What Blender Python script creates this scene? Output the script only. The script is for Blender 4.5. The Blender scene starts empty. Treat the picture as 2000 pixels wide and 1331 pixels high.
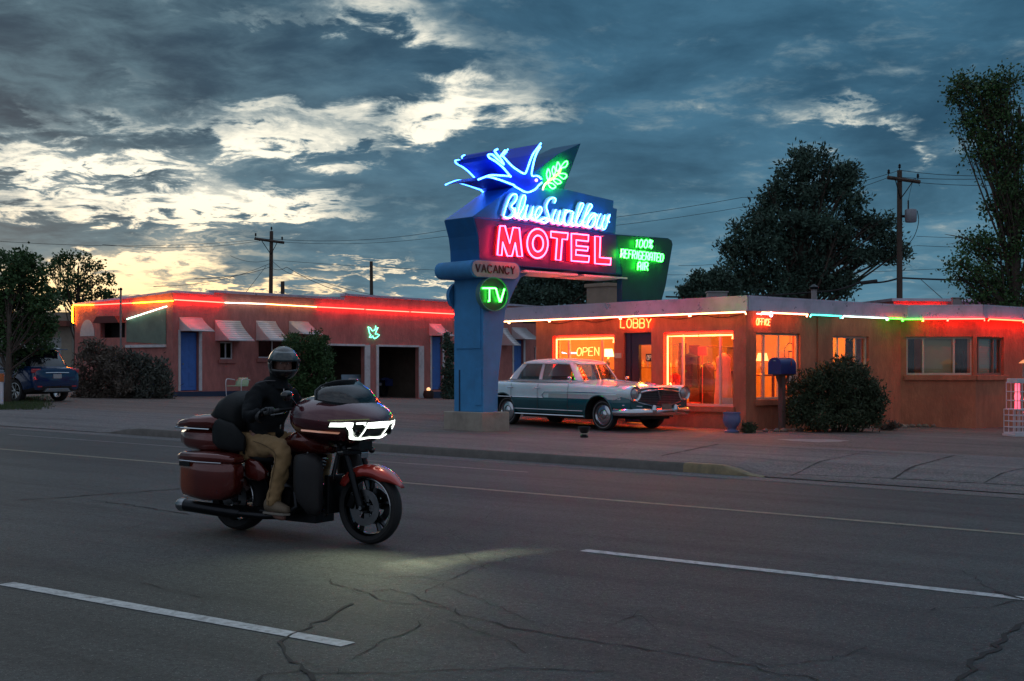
import bpy, bmesh, math, random
from mathutils import Vector, Matrix
from mathutils.bvhtree import BVHTree
random.seed(7)
R = math.radians
SC = bpy.context.scene
COL = SC.collection
F, HY, CX, H = 2500.0, 718.0, 1000.0, 1.65

# ------------------------------------------------------------------ tags
def tag(o, label=None, cat=None, group=None, kind=None):
    if label: o['label'] = label
    if cat: o['category'] = cat
    if group: o['group'] = group
    if kind: o['kind'] = kind
    return o
def thing(name, label, cat, loc=(0, 0, 0), mat=None, group=None):
    o = bpy.data.objects.new(name, None)
    COL.objects.link(o)
    if mat is not None: o.matrix_world = mat
    else: o.location = loc
    o.empty_display_size = .2
    return tag(o, label, cat, group)
# ------------------------------------------------------------------ mesh builder
def basis(d):
    d = d.normalized()
    up = Vector((0, 0, 1)) if abs(d.z) < .95 else Vector((1, 0, 0))
    a = d.cross(up).normalized(); b = a.cross(d).normalized()
    return a, b
def catmull(pts, n=6, closed=False):
    pts = [Vector(p) for p in pts]; out = []
    N = len(pts)
    if N < 3: return pts
    rng = range(N if closed else N-1)
    for i in rng:
        if closed:
            p0, p1, p2, p3 = pts[i-1], pts[i], pts[(i+1) % N], pts[(i+2) % N]
        else:
            p0 = pts[max(i-1, 0)]; p1 = pts[i]; p2 = pts[i+1]; p3 = pts[min(i+2, N-1)]
        for k in range(n):
            t = k/n
            out.append(.5*((2*p1)+(p2-p0)*t+(2*p0-5*p1+4*p2-p3)*t*t+(3*p1-3*p2+p3-p0)*t**3))
    if not closed: out.append(pts[-1])
    return out
class MB:
    def __init__(s): s.v = []; s.f = []; s.m = []; s.mi = 0
    def add(s, vs, fs, mi=None):
        b = len(s.v); s.v += [tuple(p) for p in vs]
        for f in fs: s.f.append([b+i for i in f]); s.m.append(s.mi if mi is None else mi)
        return s
    def box(s, c, size, M=None, mi=None, taper=1.0):
        x, y, z = [q/2 for q in size]; vs = []
        for sz in (-1, 1):
            t = taper if sz > 0 else 1
            for sx, sy in ((-1, -1), (1, -1), (1, 1), (-1, 1)):
                p = Vector((sx*x*t, sy*y*t, sz*z))
                if M is not None: p = M @ p
                vs.append(p+Vector(c))
        return s.add(vs, [(3, 2, 1, 0), (4, 5, 6, 7), (0, 1, 5, 4), (1, 2, 6, 5), (2, 3, 7, 6), (3, 0, 4, 7)], mi)
    def tube(s, pts, r, n=6, closed=False, cap=True, mi=None, flat=1.0):
        pts = [Vector(p) for p in pts]
        q = [pts[0]]
        for p in pts[1:]:
            if (p-q[-1]).length > 1e-5: q.append(p)
        pts = q; N = len(pts)
        if N < 2: return s
        rs = r if isinstance(r, (list, tuple)) else [r]*N
        if len(rs) != N: rs = [rs[0]+(rs[-1]-rs[0])*i/(N-1) for i in range(N)]
        a = None; vs = []
        for i, p in enumerate(pts):
            if closed: d = pts[(i+1) % N]-pts[i-1]
            else: d = pts[min(i+1, N-1)]-pts[max(i-1, 0)]
            if d.length < 1e-7: d = Vector((0, 0, 1))
            d.normalize()
            if a is None: a, b = basis(d)
            else:
                a = a-d*a.dot(d)
                if a.length < 1e-6: a, b = basis(d)
                a.normalize(); b = a.cross(d)
            for k in range(n):
                t = 2*math.pi*k/n
                vs.append(p+(a*math.cos(t)+b*math.sin(t)*flat)*rs[i])
        fs = []
        for i in range(N if closed else N-1):
            j = (i+1) % N
            for k in range(n):
                l = (k+1) % n
                fs.append((i*n+k, i*n+l, j*n+l, j*n+k))
        if cap and not closed:
            fs.append(tuple(range(n-1, -1, -1))); fs.append(tuple((N-1)*n+k for k in range(n)))
        return s.add(vs, fs, mi)
    def loft(s, rings, cap=True, closed=True, mi=None):
        n = len(rings[0]); vs = [p for r in rings for p in r]; fs = []
        for i in range(len(rings)-1):
            for k in range(n if closed else n-1):
                l = (k+1) % n
                fs.append((i*n+k, i*n+l, (i+1)*n+l, (i+1)*n+k))
        if cap:
            fs.append(tuple(range(n-1, -1, -1))); fs.append(tuple((len(rings)-1)*n+k for k in range(n)))
        return s.add(vs, fs, mi)
    def lathe(s, prof, c=(0, 0, 0), axis='z', n=24, mi=None, cap=False):
        c = Vector(c); rings = []
        for r, h in prof:
            ring = []
            for k in range(n):
                t = 2*math.pi*k/n; x, y = r*math.cos(t), r*math.sin(t)
                p = Vector((x, y, h)) if axis == 'z' else (Vector((x, h, y)) if axis == 'y' else Vector((h, x, y)))
                ring.append(c+p)
            rings.append(ring)
        return s.loft(rings, cap=cap, mi=mi)
    def ball(s, c, r, n=12, m=8, mi=None):
        if not isinstance(r, (tuple, list)): r = (r, r, r)
        rings = []
        for i in range(m+1):
            t = math.pi*i/m; rr = max(math.sin(t), .02)
            rings.append([Vector((c[0]+r[0]*rr*math.cos(2*math.pi*k/n), c[1]+r[1]*rr*math.sin(2*math.pi*k/n), c[2]-r[2]*math.cos(t))) for k in range(n)])
        return s.loft(rings, mi=mi)
    def prism(s, front, back, mi=None):
        n = len(front)
        fs = [tuple(range(n)), tuple(range(2*n-1, n-1, -1))]
        for i in range(n):
            j = (i+1) % n
            fs.append((j, i, n+i, n+j))
        return s.add(list(front)+list(back), fs, mi)
    def build(s, name, mat, parent=None, smooth=False, bevel=0, sub=0, fixn=True, label=None):
        me = bpy.data.meshes.new(name)
        me.from_pydata(s.v, [], s.f)
        mats = mat if isinstance(mat, (list, tuple)) else [mat]
        for m in mats: me.materials.append(m)
        if len(mats) > 1: me.polygons.foreach_set('material_index', [min(i, len(mats)-1) for i in s.m])
        if fixn:
            bm = bmesh.new(); bm.from_mesh(me)
            bmesh.ops.recalc_face_normals(bm, faces=bm.faces); bm.to_mesh(me); bm.free()
        o = bpy.data.objects.new(name, me); COL.objects.link(o)
        if parent is not None: o.parent = parent
        if smooth:
            me.polygons.foreach_set('use_smooth', [True]*len(me.polygons))
            if smooth != 'all':
                me.set_sharp_from_angle(angle=R(38))
        if bevel:
            md = o.modifiers.new('bevel', 'BEVEL'); md.width = bevel; md.segments = 2; md.limit_method = 'ANGLE'; md.angle_limit = R(35)
        if sub:
            md = o.modifiers.new('sub', 'SUBSURF'); md.levels = sub; md.render_levels = sub
        if label: o['label'] = label
        me.update()
        return o
def copy_tree(o, parent=None):
    c = o.copy(); COL.objects.link(c)
    if parent is not None: c.parent = parent
    for ch in list(o.children): copy_tree(ch, c)
    return c
def sring(cx, cy, cz, hw, hh, e=2.6, n=20, zskew=0):      # superellipse ring in the local y-z plane
    out = []
    for k in range(n):
        t = 2*math.pi*(k+.5)/n; c, s_ = math.cos(t), math.sin(t)
        out.append(Vector((cx+zskew*s_, cy+hw*math.copysign(abs(c)**(2/e), c), cz+hh*math.copysign(abs(s_)**(2/e), s_))))
    return out
# ------------------------------------------------------------------ materials
MATS = {}
def nodes(m):
    m.use_nodes = True; nt = m.node_tree
    return nt, nt.nodes, nt.links
def mat(name, col, rough=.6, metal=0, var=.12, scale=6, bump=0, bscale=60, coat=0, spec=.5, dirt=None, dscale=1.5, stretch=None):
    if name in MATS: return MATS[name]
    m = bpy.data.materials.new(name); nt, N, L = nodes(m)
    b = N['Principled BSDF']
    b.inputs['Roughness'].default_value = rough; b.inputs['Metallic'].default_value = metal
    b.inputs['Specular IOR Level'].default_value = spec
    if coat: b.inputs['Coat Weight'].default_value = coat; b.inputs['Coat Roughness'].default_value = .05
    tc = N.new('ShaderNodeTexCoord'); src = tc.outputs['Object']
    if stretch:
        mp = N.new('ShaderNodeMapping'); mp.inputs['Scale'].default_value = stretch; L.new(src, mp.inputs[0]); src = mp.outputs[0]
    nz = N.new('ShaderNodeTexNoise'); nz.inputs['Scale'].default_value = scale; nz.inputs['Detail'].default_value = 6
    nz.inputs['Roughness'].default_value = .65
    L.new(src, nz.inputs['Vector'])
    rp = N.new('ShaderNodeValToRGB'); rp.color_ramp.elements[0].position = .3; rp.color_ramp.elements[1].position = .7
    c0 = [max(0, c*(1-var)) for c in col]; c1 = [min(1, c*(1+var)) for c in col]
    rp.color_ramp.elements[0].color = (*c0, 1); rp.color_ramp.elements[1].color = (*c1, 1)
    L.new(nz.outputs[0], rp.inputs[0]); out = rp.outputs[0]
    if dirt:
        n2 = N.new('ShaderNodeTexNoise'); n2.inputs['Scale'].default_value = dscale; n2.inputs['Detail'].default_value = 8; n2.inputs['Roughness'].default_value = .7
        L.new(src, n2.inputs['Vector'])
        r2 = N.new('ShaderNodeValToRGB'); r2.color_ramp.elements[0].position = .48; r2.color_ramp.elements[1].position = .72
        L.new(n2.outputs[0], r2.inputs[0])
        mx = N.new('ShaderNodeMix'); mx.data_type = 'RGBA'
        L.new(r2.outputs[0], mx.inputs[0]); L.new(out, mx.inputs[6]); mx.inputs[7].default_value = (*dirt, 1); out = mx.outputs[2]
    L.new(out, b.inputs['Base Color'])
    rr = N.new('ShaderNodeMapRange'); rr.inputs[3].default_value = max(.02, rough*.85); rr.inputs[4].default_value = min(1, rough*1.2)
    L.new(nz.outputs[0], rr.inputs[0]); L.new(rr.outputs[0], b.inputs['Roughness'])
    if bump:
        n3 = N.new('ShaderNodeTexNoise'); n3.inputs['Scale'].default_value = bscale; n3.inputs['Detail'].default_value = 4
        L.new(src, n3.inputs['Vector'])
        bp = N.new('ShaderNodeBump'); bp.inputs['Strength'].default_value = 1; bp.inputs['Distance'].default_value = bump
        L.new(n3.outputs[0], bp.inputs['Height']); L.new(bp.outputs[0], b.inputs['Normal'])
    MATS[name] = m
    return m
def emit(name, col, strength, base=(.8, .8, .8)):
    if name in MATS: return MATS[name]
    m = bpy.data.materials.new(name); nt, N, L = nodes(m); b = N['Principled BSDF']
    tc = N.new('ShaderNodeTexCoord'); nz = N.new('ShaderNodeTexNoise'); nz.inputs['Scale'].default_value = 3
    L.new(tc.outputs['Object'], nz.inputs['Vector'])
    mr = N.new('ShaderNodeMapRange'); mr.inputs[3].default_value = strength*.85; mr.inputs[4].default_value = strength*1.15
    L.new(nz.outputs[0], mr.inputs[0]); L.new(mr.outputs[0], b.inputs['Emission Strength'])
    b.inputs['Base Color'].default_value = (*base, 1); b.inputs['Roughness'].default_value = .3
    b.inputs['Emission Color'].default_value = (*col, 1)
    MATS[name] = m
    return m
def glassmat(name, tint=(.9, .95, .95), refl=.12, rough=.02):
    if name in MATS: return MATS[name]
    m = bpy.data.materials.new(name); nt, N, L = nodes(m)
    N.remove(N['Principled BSDF'])
    t = N.new('ShaderNodeBsdfTransparent'); t.inputs[0].default_value = (*tint, 1)
    g = N.new('ShaderNodeBsdfGlossy'); g.inputs['Roughness'].default_value = rough
    lw = N.new('ShaderNodeLayerWeight'); lw.inputs['Blend'].default_value = .5
    pw = N.new('ShaderNodeMath'); pw.operation = 'POWER'; pw.inputs[1].default_value = 4.0; L.new(lw.outputs['Facing'], pw.inputs[0])
    ad = N.new('ShaderNodeMath'); ad.operation = 'MULTIPLY_ADD'; ad.inputs[1].default_value = .8; ad.inputs[2].default_value = refl*.4; ad.use_clamp = True
    L.new(pw.outputs[0], ad.inputs[0])
    mx = N.new('ShaderNodeMixShader'); L.new(ad.outputs[0], mx.inputs[0]); L.new(t.outputs[0], mx.inputs[1]); L.new(g.outputs[0], mx.inputs[2])
    L.new(mx.outputs[0], N['Material Output'].inputs[0])
    MATS[name] = m
    return m
# ------------------------------------------------------------------ ground heights
U = Vector((.832, -.555)); V = Vector((.555, .832))
def uv(x, y): return (U.x*x+U.y*y, V.x*x+V.y*y)
def xy(u, v): return (U.x*u+V.x*v, U.y*u+V.y*v)
def sst(a, b, x):
    t = min(1, max(0, (x-a)/(b-a))); return t*t*(3-2*t)
def roadz(x, y):
    l = -.0129*x+.0086*y
    if l > .7: l = .7+.3*math.tanh((l-.7)/.3)
    if l < -.4: l = -.4-.3*math.tanh((-.4-l)/.3)
    return l
def kerbk(u):
    if -20.1 <= u <= -7.7: return 1.
    if u > -7.7: return 1-sst(-7.7, -7.05, u)
    return sst(-21.3, -20.1, u)
def gz(x, y):
    u, v = uv(x, y); z = roadz(x, y)
    if v > 17:
        z += .13*max(kerbk(u), sst(17, 18.8, v))
        c = -.34*math.exp(-((x+2.5)**2+(y-57)**2)/2/7**2)-.10*math.exp(-((x-12)**2+(y-31.5)**2)/2/2.5**2)
        c -= .07*math.exp(-((x+.4)**2+(y-27.6)**2)/2/2.2**2)
        z += c*sst(18, 21, v)
    return z
def at(px, py, Y): return Vector(((px-CX)/F*Y, Y, H+(HY-py)/F*Y))
def on_ground(px, py, zf=roadz, dz=0):
    Y = 10.
    for _ in range(60):
        x = (px-CX)/F*Y; k = (py-HY)/F
        Yn = (H-zf(x, Y)-dz)/max(k, 1e-3)
        Y = Y*.6+Yn*.4
    x = (px-CX)/F*Y
    return Vector((x, Y, zf(x, Y)+dz))
class Wall:      # vertical plane with origin, unit direction e (towards s) and outward normal n
    def __init__(s, o, e, flip=False):
        s.o = Vector((o[0], o[1])); s.e = Vector(e[:2]).normalized()
        s.n = Vector((s.e.y, -s.e.x))
        if flip: s.n = -s.n
    def p(s, a, z, d=0):
        q = s.o+s.e*a+s.n*d
        return Vector((q.x, q.y, z))
    def sz(s, px, py, d=0):
        k = (px-CX)/F; o = s.o+s.n*d
        a = (k*o.y-o.x)/(s.e.x-k*s.e.y)
        Y = o.y+s.e.y*a
        return a, H+(HY-py)/F*Y
    def pix(s, px, py, d=0):
        a, z = s.sz(px, py, d); return s.p(a, z, d)
    def rect(s, x0, y0, x1, y1, d=0):      # pixel box -> s0, s1, z0, z1 (heights read at the middle)
        a0, _ = s.sz(x0, y0, d); a1, _ = s.sz(x1, y0, d); xm = (x0+x1)/2
        z1 = s.sz(xm, y0, d)[1]; z0 = s.sz(xm, y1, d)[1]
        return a0, a1, z0, z1
    def box(s, mb, a0, a1, z0, z1, d0, d1, mi=None):
        mb.prism([s.p(a0, z0, d1), s.p(a1, z0, d1), s.p(a1, z1, d1), s.p(a0, z1, d1)],
                 [s.p(a0, z0, d0), s.p(a1, z0, d0), s.p(a1, z1, d0), s.p(a0, z1, d0)], mi)
    def poly(s, mb, pts, d1, d0, mi=None):      # pts are (s, z)
        mb.prism([s.p(a, z, d1) for a, z in pts], [s.p(a, z, d0) for a, z in pts], mi)
    def wall(s, mb, a0, a1, z0, z1, holes, th):      # wall with rectangular openings, manifold
        S = sorted({a0, a1, *[h[0] for h in holes], *[h[1] for h in holes]}); Z = sorted({z0, z1, *[h[2] for h in holes], *[h[3] for h in holes]})
        S = [q for q in S if a0 <= q <= a1]; Z = [q for q in Z if z0 <= q <= z1]
        def solid(i, j):
            if i < 0 or j < 0 or i >= len(S)-1 or j >= len(Z)-1: return False
            ms, mz = (S[i]+S[i+1])/2, (Z[j]+Z[j+1])/2
            return not any(h[0] < ms < h[1] and h[2] < mz < h[3] for h in holes)
        for i in range(len(S)-1):
            for j in range(len(Z)-1):
                if not solid(i, j): continue
                c = [(S[i], Z[j]), (S[i+1], Z[j]), (S[i+1], Z[j+1]), (S[i], Z[j+1])]
                mb.add([s.p(a, z, 0) for a, z in c], [(0, 1, 2, 3)]); mb.add([s.p(a, z, -th) for a, z in c], [(3, 2, 1, 0)])
                for k, (di, dj) in enumerate(((0, -1), (1, 0), (0, 1), (-1, 0))):
                    if not solid(i+di, j+dj):
                        p, q = c[k], c[(k+1) % 4]
                        mb.add([s.p(*p, 0), s.p(*q, 0), s.p(*q, -th), s.p(*p, -th)], [(0, 3, 2, 1)])
# ------------------------------------------------------------------ stroke letters (width about .6, height 1)
GL = {
 'A': [[(0, 0), (.3, 1), (.6, 0)], [(.12, .38), (.48, .38)]],
 'a': [[(.02, 0), (.02, .75), (.12, .95), (.3, 1), (.48, .95), (.58, .75), (.58, 0)], [(.02, .42), (.58, .42)]],
 'B': [[(0, 0), (0, 1), (.4, 1), (.56, .88), (.56, .65), (.4, .53), (0, .53)], [(.4, .53), (.6, .4), (.6, .14), (.42, 0), (0, 0)]],
 'C': [[(.58, .8), (.48, .97), (.28, 1), (.08, .9), (0, .65), (0, .35), (.08, .1), (.28, 0), (.48, .03), (.58, .2)]],
 'D': [[(0, 0), (0, 1), (.35, 1), (.55, .85), (.6, .5), (.55, .15), (.35, 0), (0, 0)]],
 'E': [[(.55, 1), (0, 1), (0, 0), (.55, 0)], [(0, .52), (.45, .52)]],
 'F': [[(.55, 1), (0, 1), (0, 0)], [(0, .52), (.45, .52)]],
 'G': [[(.56, .82), (.45, 1), (.15, 1), (.02, .82), (.02, .18), (.15, 0), (.45, 0), (.57, .15), (.57, .48), (.32, .48)]],
 'I': [[(.15, 0), (.15, 1)]],
 'L': [[(0, 1), (0, 0), (.52, 0)]],
 'N': [[(0, 0), (0, 1), (.58, 0), (.58, 1)]],
 'O': [[(.3, 1), (.1, .92), (0, .65), (0, .35), (.1, .08), (.3, 0), (.5, .08), (.6, .35), (.6, .65), (.5, .92), (.3, 1)]],
 'P': [[(0, 0), (0, 1), (.4, 1), (.58, .88), (.58, .6), (.4, .48), (0, .48)]],
 'R': [[(0, 0), (0, 1), (.4, 1), (.58, .88), (.58, .6), (.4, .48), (0, .48)], [(.3, .48), (.6, 0)]],
 'T': [[(0, 1), (.6, 1)], [(.3, 1), (.3, 0)]],
 'V': [[(0, 1), (.3, 0), (.6, 1)]],
 'Y': [[(0, 1), (.3, .5), (.6, 1)], [(.3, .5), (.3, 0)]],
 '0': [[(.3, 1), (.08, .88), (.02, .6), (.02, .4), (.08, .12), (.3, 0), (.52, .12), (.58, .4), (.58, .6), (.52, .88), (.3, 1)]],
 '1': [[(.05, .82), (.22, 1), (.22, 0)]],
 '6': [[(.52, .92), (.3, 1), (.1, .85), (.02, .5), (.04, .18), (.2, 0), (.42, 0), (.57, .16), (.57, .4), (.42, .56), (.2, .56), (.04, .4)]],
 '%': [[(.15, 1), (.02, .9), (.02, .72), (.15, .62), (.28, .72), (.28, .9), (.15, 1), (.6, .92), (.05, .08)], [(.47, .38), (.34, .28), (.34, .1), (.47, 0), (.6, .1), (.6, .28), (.47, .38)]],
}
ADV = {'I': .3, '1': .4}
def text_strokes(txt, gap=.22):
    x = 0; out = []
    for ch in txt:
        if ch == ' ': x += .4; continue
        out.append([[(p[0]+x, p[1]) for p in st] for st in GL[ch]])
        x += ADV.get(ch, .6)+gap
    return out, x-gap
def wall_text(W, txt, quad, d, r, mb=None, n=6, gap=.22):
    """quad: pixel corners (left-top, left-bottom, right-top, right-bottom); letters become tubes on the wall"""
    mb = mb or MB(); strokes, w = text_strokes(txt, gap)
    lt, lb, rt, rb = [W.sz(*q, d) for q in quad]
    for letter in strokes:
        for st in letter:
            pts = []
            for x, y in st:
                t = x/w
                bs = lb[0]+(rb[0]-lb[0])*t; bz = lb[1]+(rb[1]-lb[1])*t; ts = lt[0]+(rt[0]-lt[0])*t; tz = lt[1]+(rt[1]-lt[1])*t
                pts.append(W.p(bs+(ts-bs)*y, bz+(tz-bz)*y, d))
            mb.tube(pts, r, n)
    return mb
# ------------------------------------------------------------------ shared materials
STUCCO = mat('salmon_stucco', (.44, .17, .15), .9, var=.2, scale=5, bump=.016, bscale=22, dirt=(.29, .11, .10), dscale=1.3, stretch=(1, 1, .45))
STUCCO2 = mat('brown_stucco', (.45, .155, .085), .9, var=.2, scale=5, bump=.016, bscale=22, dirt=(.30, .10, .055), dscale=1.3, stretch=(1, 1, .45))
WHITE = mat('white_paint', (.62, .62, .64), .5, var=.08, scale=8, dirt=(.42, .41, .42), dscale=3)
CREAM = mat('cream_paint', (.50, .44, .36), .55, var=.1, scale=8)
BLUEP = mat('blue_door_paint', (.05, .16, .50), .5, var=.12, scale=5)
DARKM = mat('dark_metal', (.02, .022, .024), .35, 1, var=.2, scale=9)
BLACKP = mat('black_plastic', (.015, .016, .018), .45, var=.25, scale=9)
BLACKG = mat('black_gloss', (.008, .009, .01), .12, var=.2, scale=5, coat=.5)
CHROME = mat('chrome', (.55, .58, .62), .14, 1, var=.06, scale=4)
RUBBER = mat('tyre_rubber', (.014, .014, .015), .8, var=.2, scale=14, bump=.002, bscale=90)
GLASS = glassmat('window_glass')
GLASSD = glassmat('tinted_glass', (.28, .32, .33), .2)
WOODD = mat('weathered_pole_wood', (.07, .05, .038), .9, var=.3, scale=5, bump=.01, bscale=18, stretch=(8, 8, .6))
WIREM = mat('wire_black', (.012, .012, .014), .7)
# ------------------------------------------------------------------ render, camera, world
SC.render.engine = 'CYCLES'
SC.cycles.max_bounces = 6; SC.cycles.diffuse_bounces = 3; SC.cycles.glossy_bounces = 3; SC.cycles.transparent_max_bounces = 12
SC.cycles.sample_clamp_indirect = 4.0
SC.render.resolution_x = 1024; SC.render.resolution_y = 681
SC.view_settings.view_transform = 'Standard'; SC.view_settings.look = 'None'
SC.view_settings.exposure = 0; SC.view_settings.gamma = 1
cd = bpy.data.cameras.new('camera'); cam = bpy.data.objects.new('camera', cd); COL.objects.link(cam); SC.camera = cam
cam.location = (0, 0, H); cam.rotation_euler = (R(90), 0, 0)
cd.sensor_width = 36; cd.lens = 36*F/2000; cd.shift_y = (HY-665.5)/2000; cd.clip_end = 5000; cd.clip_start = .1

W_ = bpy.data.worlds.new('World'); SC.world = W_; W_.use_nodes = True
nt = W_.node_tree; N = nt.nodes; L = nt.links
bg = N['Background']
def mth(op, a, b=None, c=None, clamp=False):
    n = N.new('ShaderNodeMath'); n.operation = op; n.use_clamp = clamp
    for i, q in enumerate((a, b, c)):
        if q is None: continue
        if isinstance(q, (int, float)): n.inputs[i].default_value = q
        else: L.new(q, n.inputs[i])
    return n.outputs[0]
def smooth(x, a, b):
    n = N.new('ShaderNodeMapRange'); n.interpolation_type = 'SMOOTHSTEP'
    n.inputs[1].default_value = a; n.inputs[2].default_value = b; L.new(x, n.inputs[0]); return n.outputs[0]
tc = N.new('ShaderNodeTexCoord'); sp = N.new('ShaderNodeSeparateXYZ'); L.new(tc.outputs['Generated'], sp.inputs[0])
X, Y, Z = sp.outputs
az = mth('ARCTAN2', X, Y)                                    # 0 straight ahead of the street view, + to the east
hor = mth('SQRT', mth('ADD', mth('MULTIPLY', X, X), mth('MULTIPLY', Y, Y)))
el = mth('ARCTAN2', Z, hor)
# flat cloud-deck projection: clouds flatten towards the horizon
zz = mth('ADD', mth('MAXIMUM', Z, 0), .16)
cb = N.new('ShaderNodeCombineXYZ'); L.new(mth('DIVIDE', X, zz), cb.inputs[0]); L.new(mth('DIVIDE', Y, zz), cb.inputs[1])
def noise(scale, detail, rough, off, dist=.0, sx=1, sy=1):
    mp = N.new('ShaderNodeMapping'); mp.inputs['Location'].default_value = off; mp.inputs['Scale'].default_value = (sx, sy, 1)
    L.new(cb.outputs[0], mp.inputs[0])
    n = N.new('ShaderNodeTexNoise'); n.inputs['Scale'].default_value = scale; n.inputs['Detail'].default_value = detail
    n.inputs['Roughness'].default_value = rough; n.inputs['Distortion'].default_value = dist
    L.new(mp.outputs[0], n.inputs['Vector']); return n.outputs[0]
n1 = noise(2.6, 8, .62, (3.1, 1.7, 0), .3)
n2 = noise(7.5, 7, .62, (8.3, 4.1, 0), .4)
n3 = noise(1.1, 4, .55, (1.3, 9.1, 0), .2)
# warped angular coordinates so that the patches of light get ragged cloud edges
wx = mth('ADD', az, mth('MULTIPLY', mth('SUBTRACT', n1, .5), .22))
wy = mth('ADD', el, mth('MULTIPLY', mth('SUBTRACT', n2, .5), .09))
def A(px): return math.atan((px-CX)/F)
def E(px, py): return math.atan((HY-py)/F/math.hypot(1, (px-CX)/F))
wc = N.new('ShaderNodeCombineXYZ'); L.new(wx, wc.inputs[0]); L.new(wy, wc.inputs[1])
def blob(px, py, rx, ry, amp, rot=0):
    mp = N.new('ShaderNodeMapping'); mp.vector_type = 'TEXTURE'
    mp.inputs['Location'].default_value = (A(px), E(px, py), 0); mp.inputs['Rotation'].default_value = (0, 0, R(rot)); mp.inputs['Scale'].default_value = (rx/F, ry/F, 1)
    L.new(wc.outputs[0], mp.inputs[0])
    d = N.new('ShaderNodeVectorMath'); d.operation = 'DOT_PRODUCT'; L.new(mp.outputs[0], d.inputs[0]); L.new(mp.outputs[0], d.inputs[1])
    return (mth('POWER', 1/2.718, d.outputs['Value']), amp)
BL = [(700, 30, 120, 40, .75, 0), (860, 60, 130, 40, .5, -20), (500, 30, 80, 20, .35, 0), (250, 120, 60, 30, .45, -20), (440, 130, 60, 20, .35, 0),
      (890, 205, 150, 44, 1.05, 12), (700, 240, 220, 36, .85, 5), (500, 210, 120, 26, .7, 0), (1040, 215, 90, 30, .3, 0), (330, 240, 200, 22, .5, -4),
      (150, 325, 260, 30, 1.15, 0), (380, 345, 150, 20, .7, -5), (60, 240, 90, 20, .4, 0),
      (260, 400, 300, 33, 1.35, 2), (520, 410, 160, 18, .9, 4), (620, 285, 150, 16, .6, -6),
      (400, 470, 120, 12, .5, 4), (370, 500, 60, 14, .6, 8), (265, 530, 140, 26, 1.4, 6), (330, 580, 180, 16, 1.3, 3), (90, 575, 190, 34, 1.3, 0),
      (590, 545, 70, 13, .95, 8), (730, 527, 60, 10, 1.0, 8), (865, 558, 60, 9, 1.0, 10), (520, 570, 90, 10, .7, 5),
      (1690, 235, 55, 22, .55, -35), (1630, 215, 60, 14, .3, -20), (1800, 275, 26, 16, .45, 0), (1450, 190, 60, 20, .14, 0), (1330, 365, 70, 12, .16, 0),
      (1720, 525, 110, 8, .3, 0), (1390, 545, 70, 9, .28, 0), (1900, 480, 120, 14, .12, 0),
      (620, 120, 190, 60, -.55, 0), (180, 80, 240, 60, -.5, 0), (270, 350, 130, 16, -.75, 0), (620, 350, 190, 18, -.55, 4), (60, 355, 90, 8, -.7, 0),
      (150, 440, 250, 20, -.35, 3), (1060, 330, 220, 70, -.25, 0)]
tot = None
for b in BL:
    q, am = blob(*b); tot = mth('MULTIPLY', q, am) if tot is None else mth('MULTIPLY_ADD', q, am, tot)
front = smooth(Y, .05, .3)
tot = mth('MULTIPLY', tot, front)
n4 = noise(19, 5, .6, (2.3, 7.7, 0), .5)
tex = mth('ADD', mth('ADD', mth('MULTIPLY', mth('SUBTRACT', n1, .5), 1.2), mth('MULTIPLY', mth('SUBTRACT', n2, .5), 1.35)), mth('MULTIPLY', mth('SUBTRACT', n4, .5), mth('MULTIPLY_ADD', smooth(el, .02, .16), .55, .05)))
br = mth('ADD', tot, tex)
light = smooth(br, .18, .92)
warm = mth('MULTIPLY', smooth(el, .14, .035), smooth(az, .05, -.22))
def mix(f, a, b, bt='MIX'):
    n = N.new('ShaderNodeMix'); n.data_type = 'RGBA'; n.blend_type = bt
    for i, q in ((0, f), (6, a), (7, b)):
        if isinstance(q, (int, float)): n.inputs[i].default_value = q
        elif isinstance(q, tuple): n.inputs[i].default_value = (*q, 1)
        else: L.new(q, n.inputs[i])
    return n.outputs[2]
west = smooth(az, .08, -.34)
deck = mix(smooth(mth('ADD', mth('MULTIPLY', n1, .55), mth('MULTIPLY', n3, .45)), .34, .64), (.016, .066, .122), (.058, .168, .265))
deckw = mix(smooth(mth('ADD', mth('MULTIPLY', n1, .55), mth('MULTIPLY', n2, .45)), .36, .66), (.020, .056, .094), (.100, .185, .235))
deck = mix(west, deck, deckw)
low = mix(smooth(el, .20, .01), (0, 0, 0), (.035, .075, .085)); deck = mix(1.0, deck, low, 'ADD')
# unseen upper sky: the overcast is brighter overhead
over = mix(smooth(el, .30, .75), (0, 0, 0), (.40, .44, .54)); deck = mix(1.0, deck, over, 'ADD')
gap = mix(warm, (1.15, 1.08, .88), (1.45, 1.02, .50))
mid = mix(warm, (.22, .31, .35), (.42, .39, .30))
col = mix(smooth(br, .02, .68), deck, mid)
col = mix(smooth(br, .34, 1.22), col, gap)
back = mix(smooth(Y, .12, -.1), col, mix(smooth(n1, .35, .65), (.22, .27, .36), (.38, .42, .50)))
final = mix(smooth(Z, -.002, -.02), back, (.03, .035, .04))
sky = N.new('ShaderNodeTexSky'); sky.sky_type = 'NISHITA'; sky.sun_disc = False; sky.sun_elevation = R(3); sky.sun_rotation = R(-28)
final = mix(.004, final, sky.outputs[0], 'ADD')
L.new(final, bg.inputs[0]); bg.inputs[1].default_value = 1.0
W_.cycles.sampling_method = 'MANUAL'; W_.cycles.sample_map_resolution = 512
sl = bpy.data.lights.new('sun', 'SUN'); sl.energy = .12; sl.angle = R(12); sl.color = (1, .82, .6)
so = bpy.data.objects.new('sun', sl); COL.objects.link(so)
so.rotation_euler = Vector((math.sin(R(-28)), math.cos(R(-28)), math.tan(R(8)))).to_track_quat('Z', 'Y').to_euler()

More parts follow.
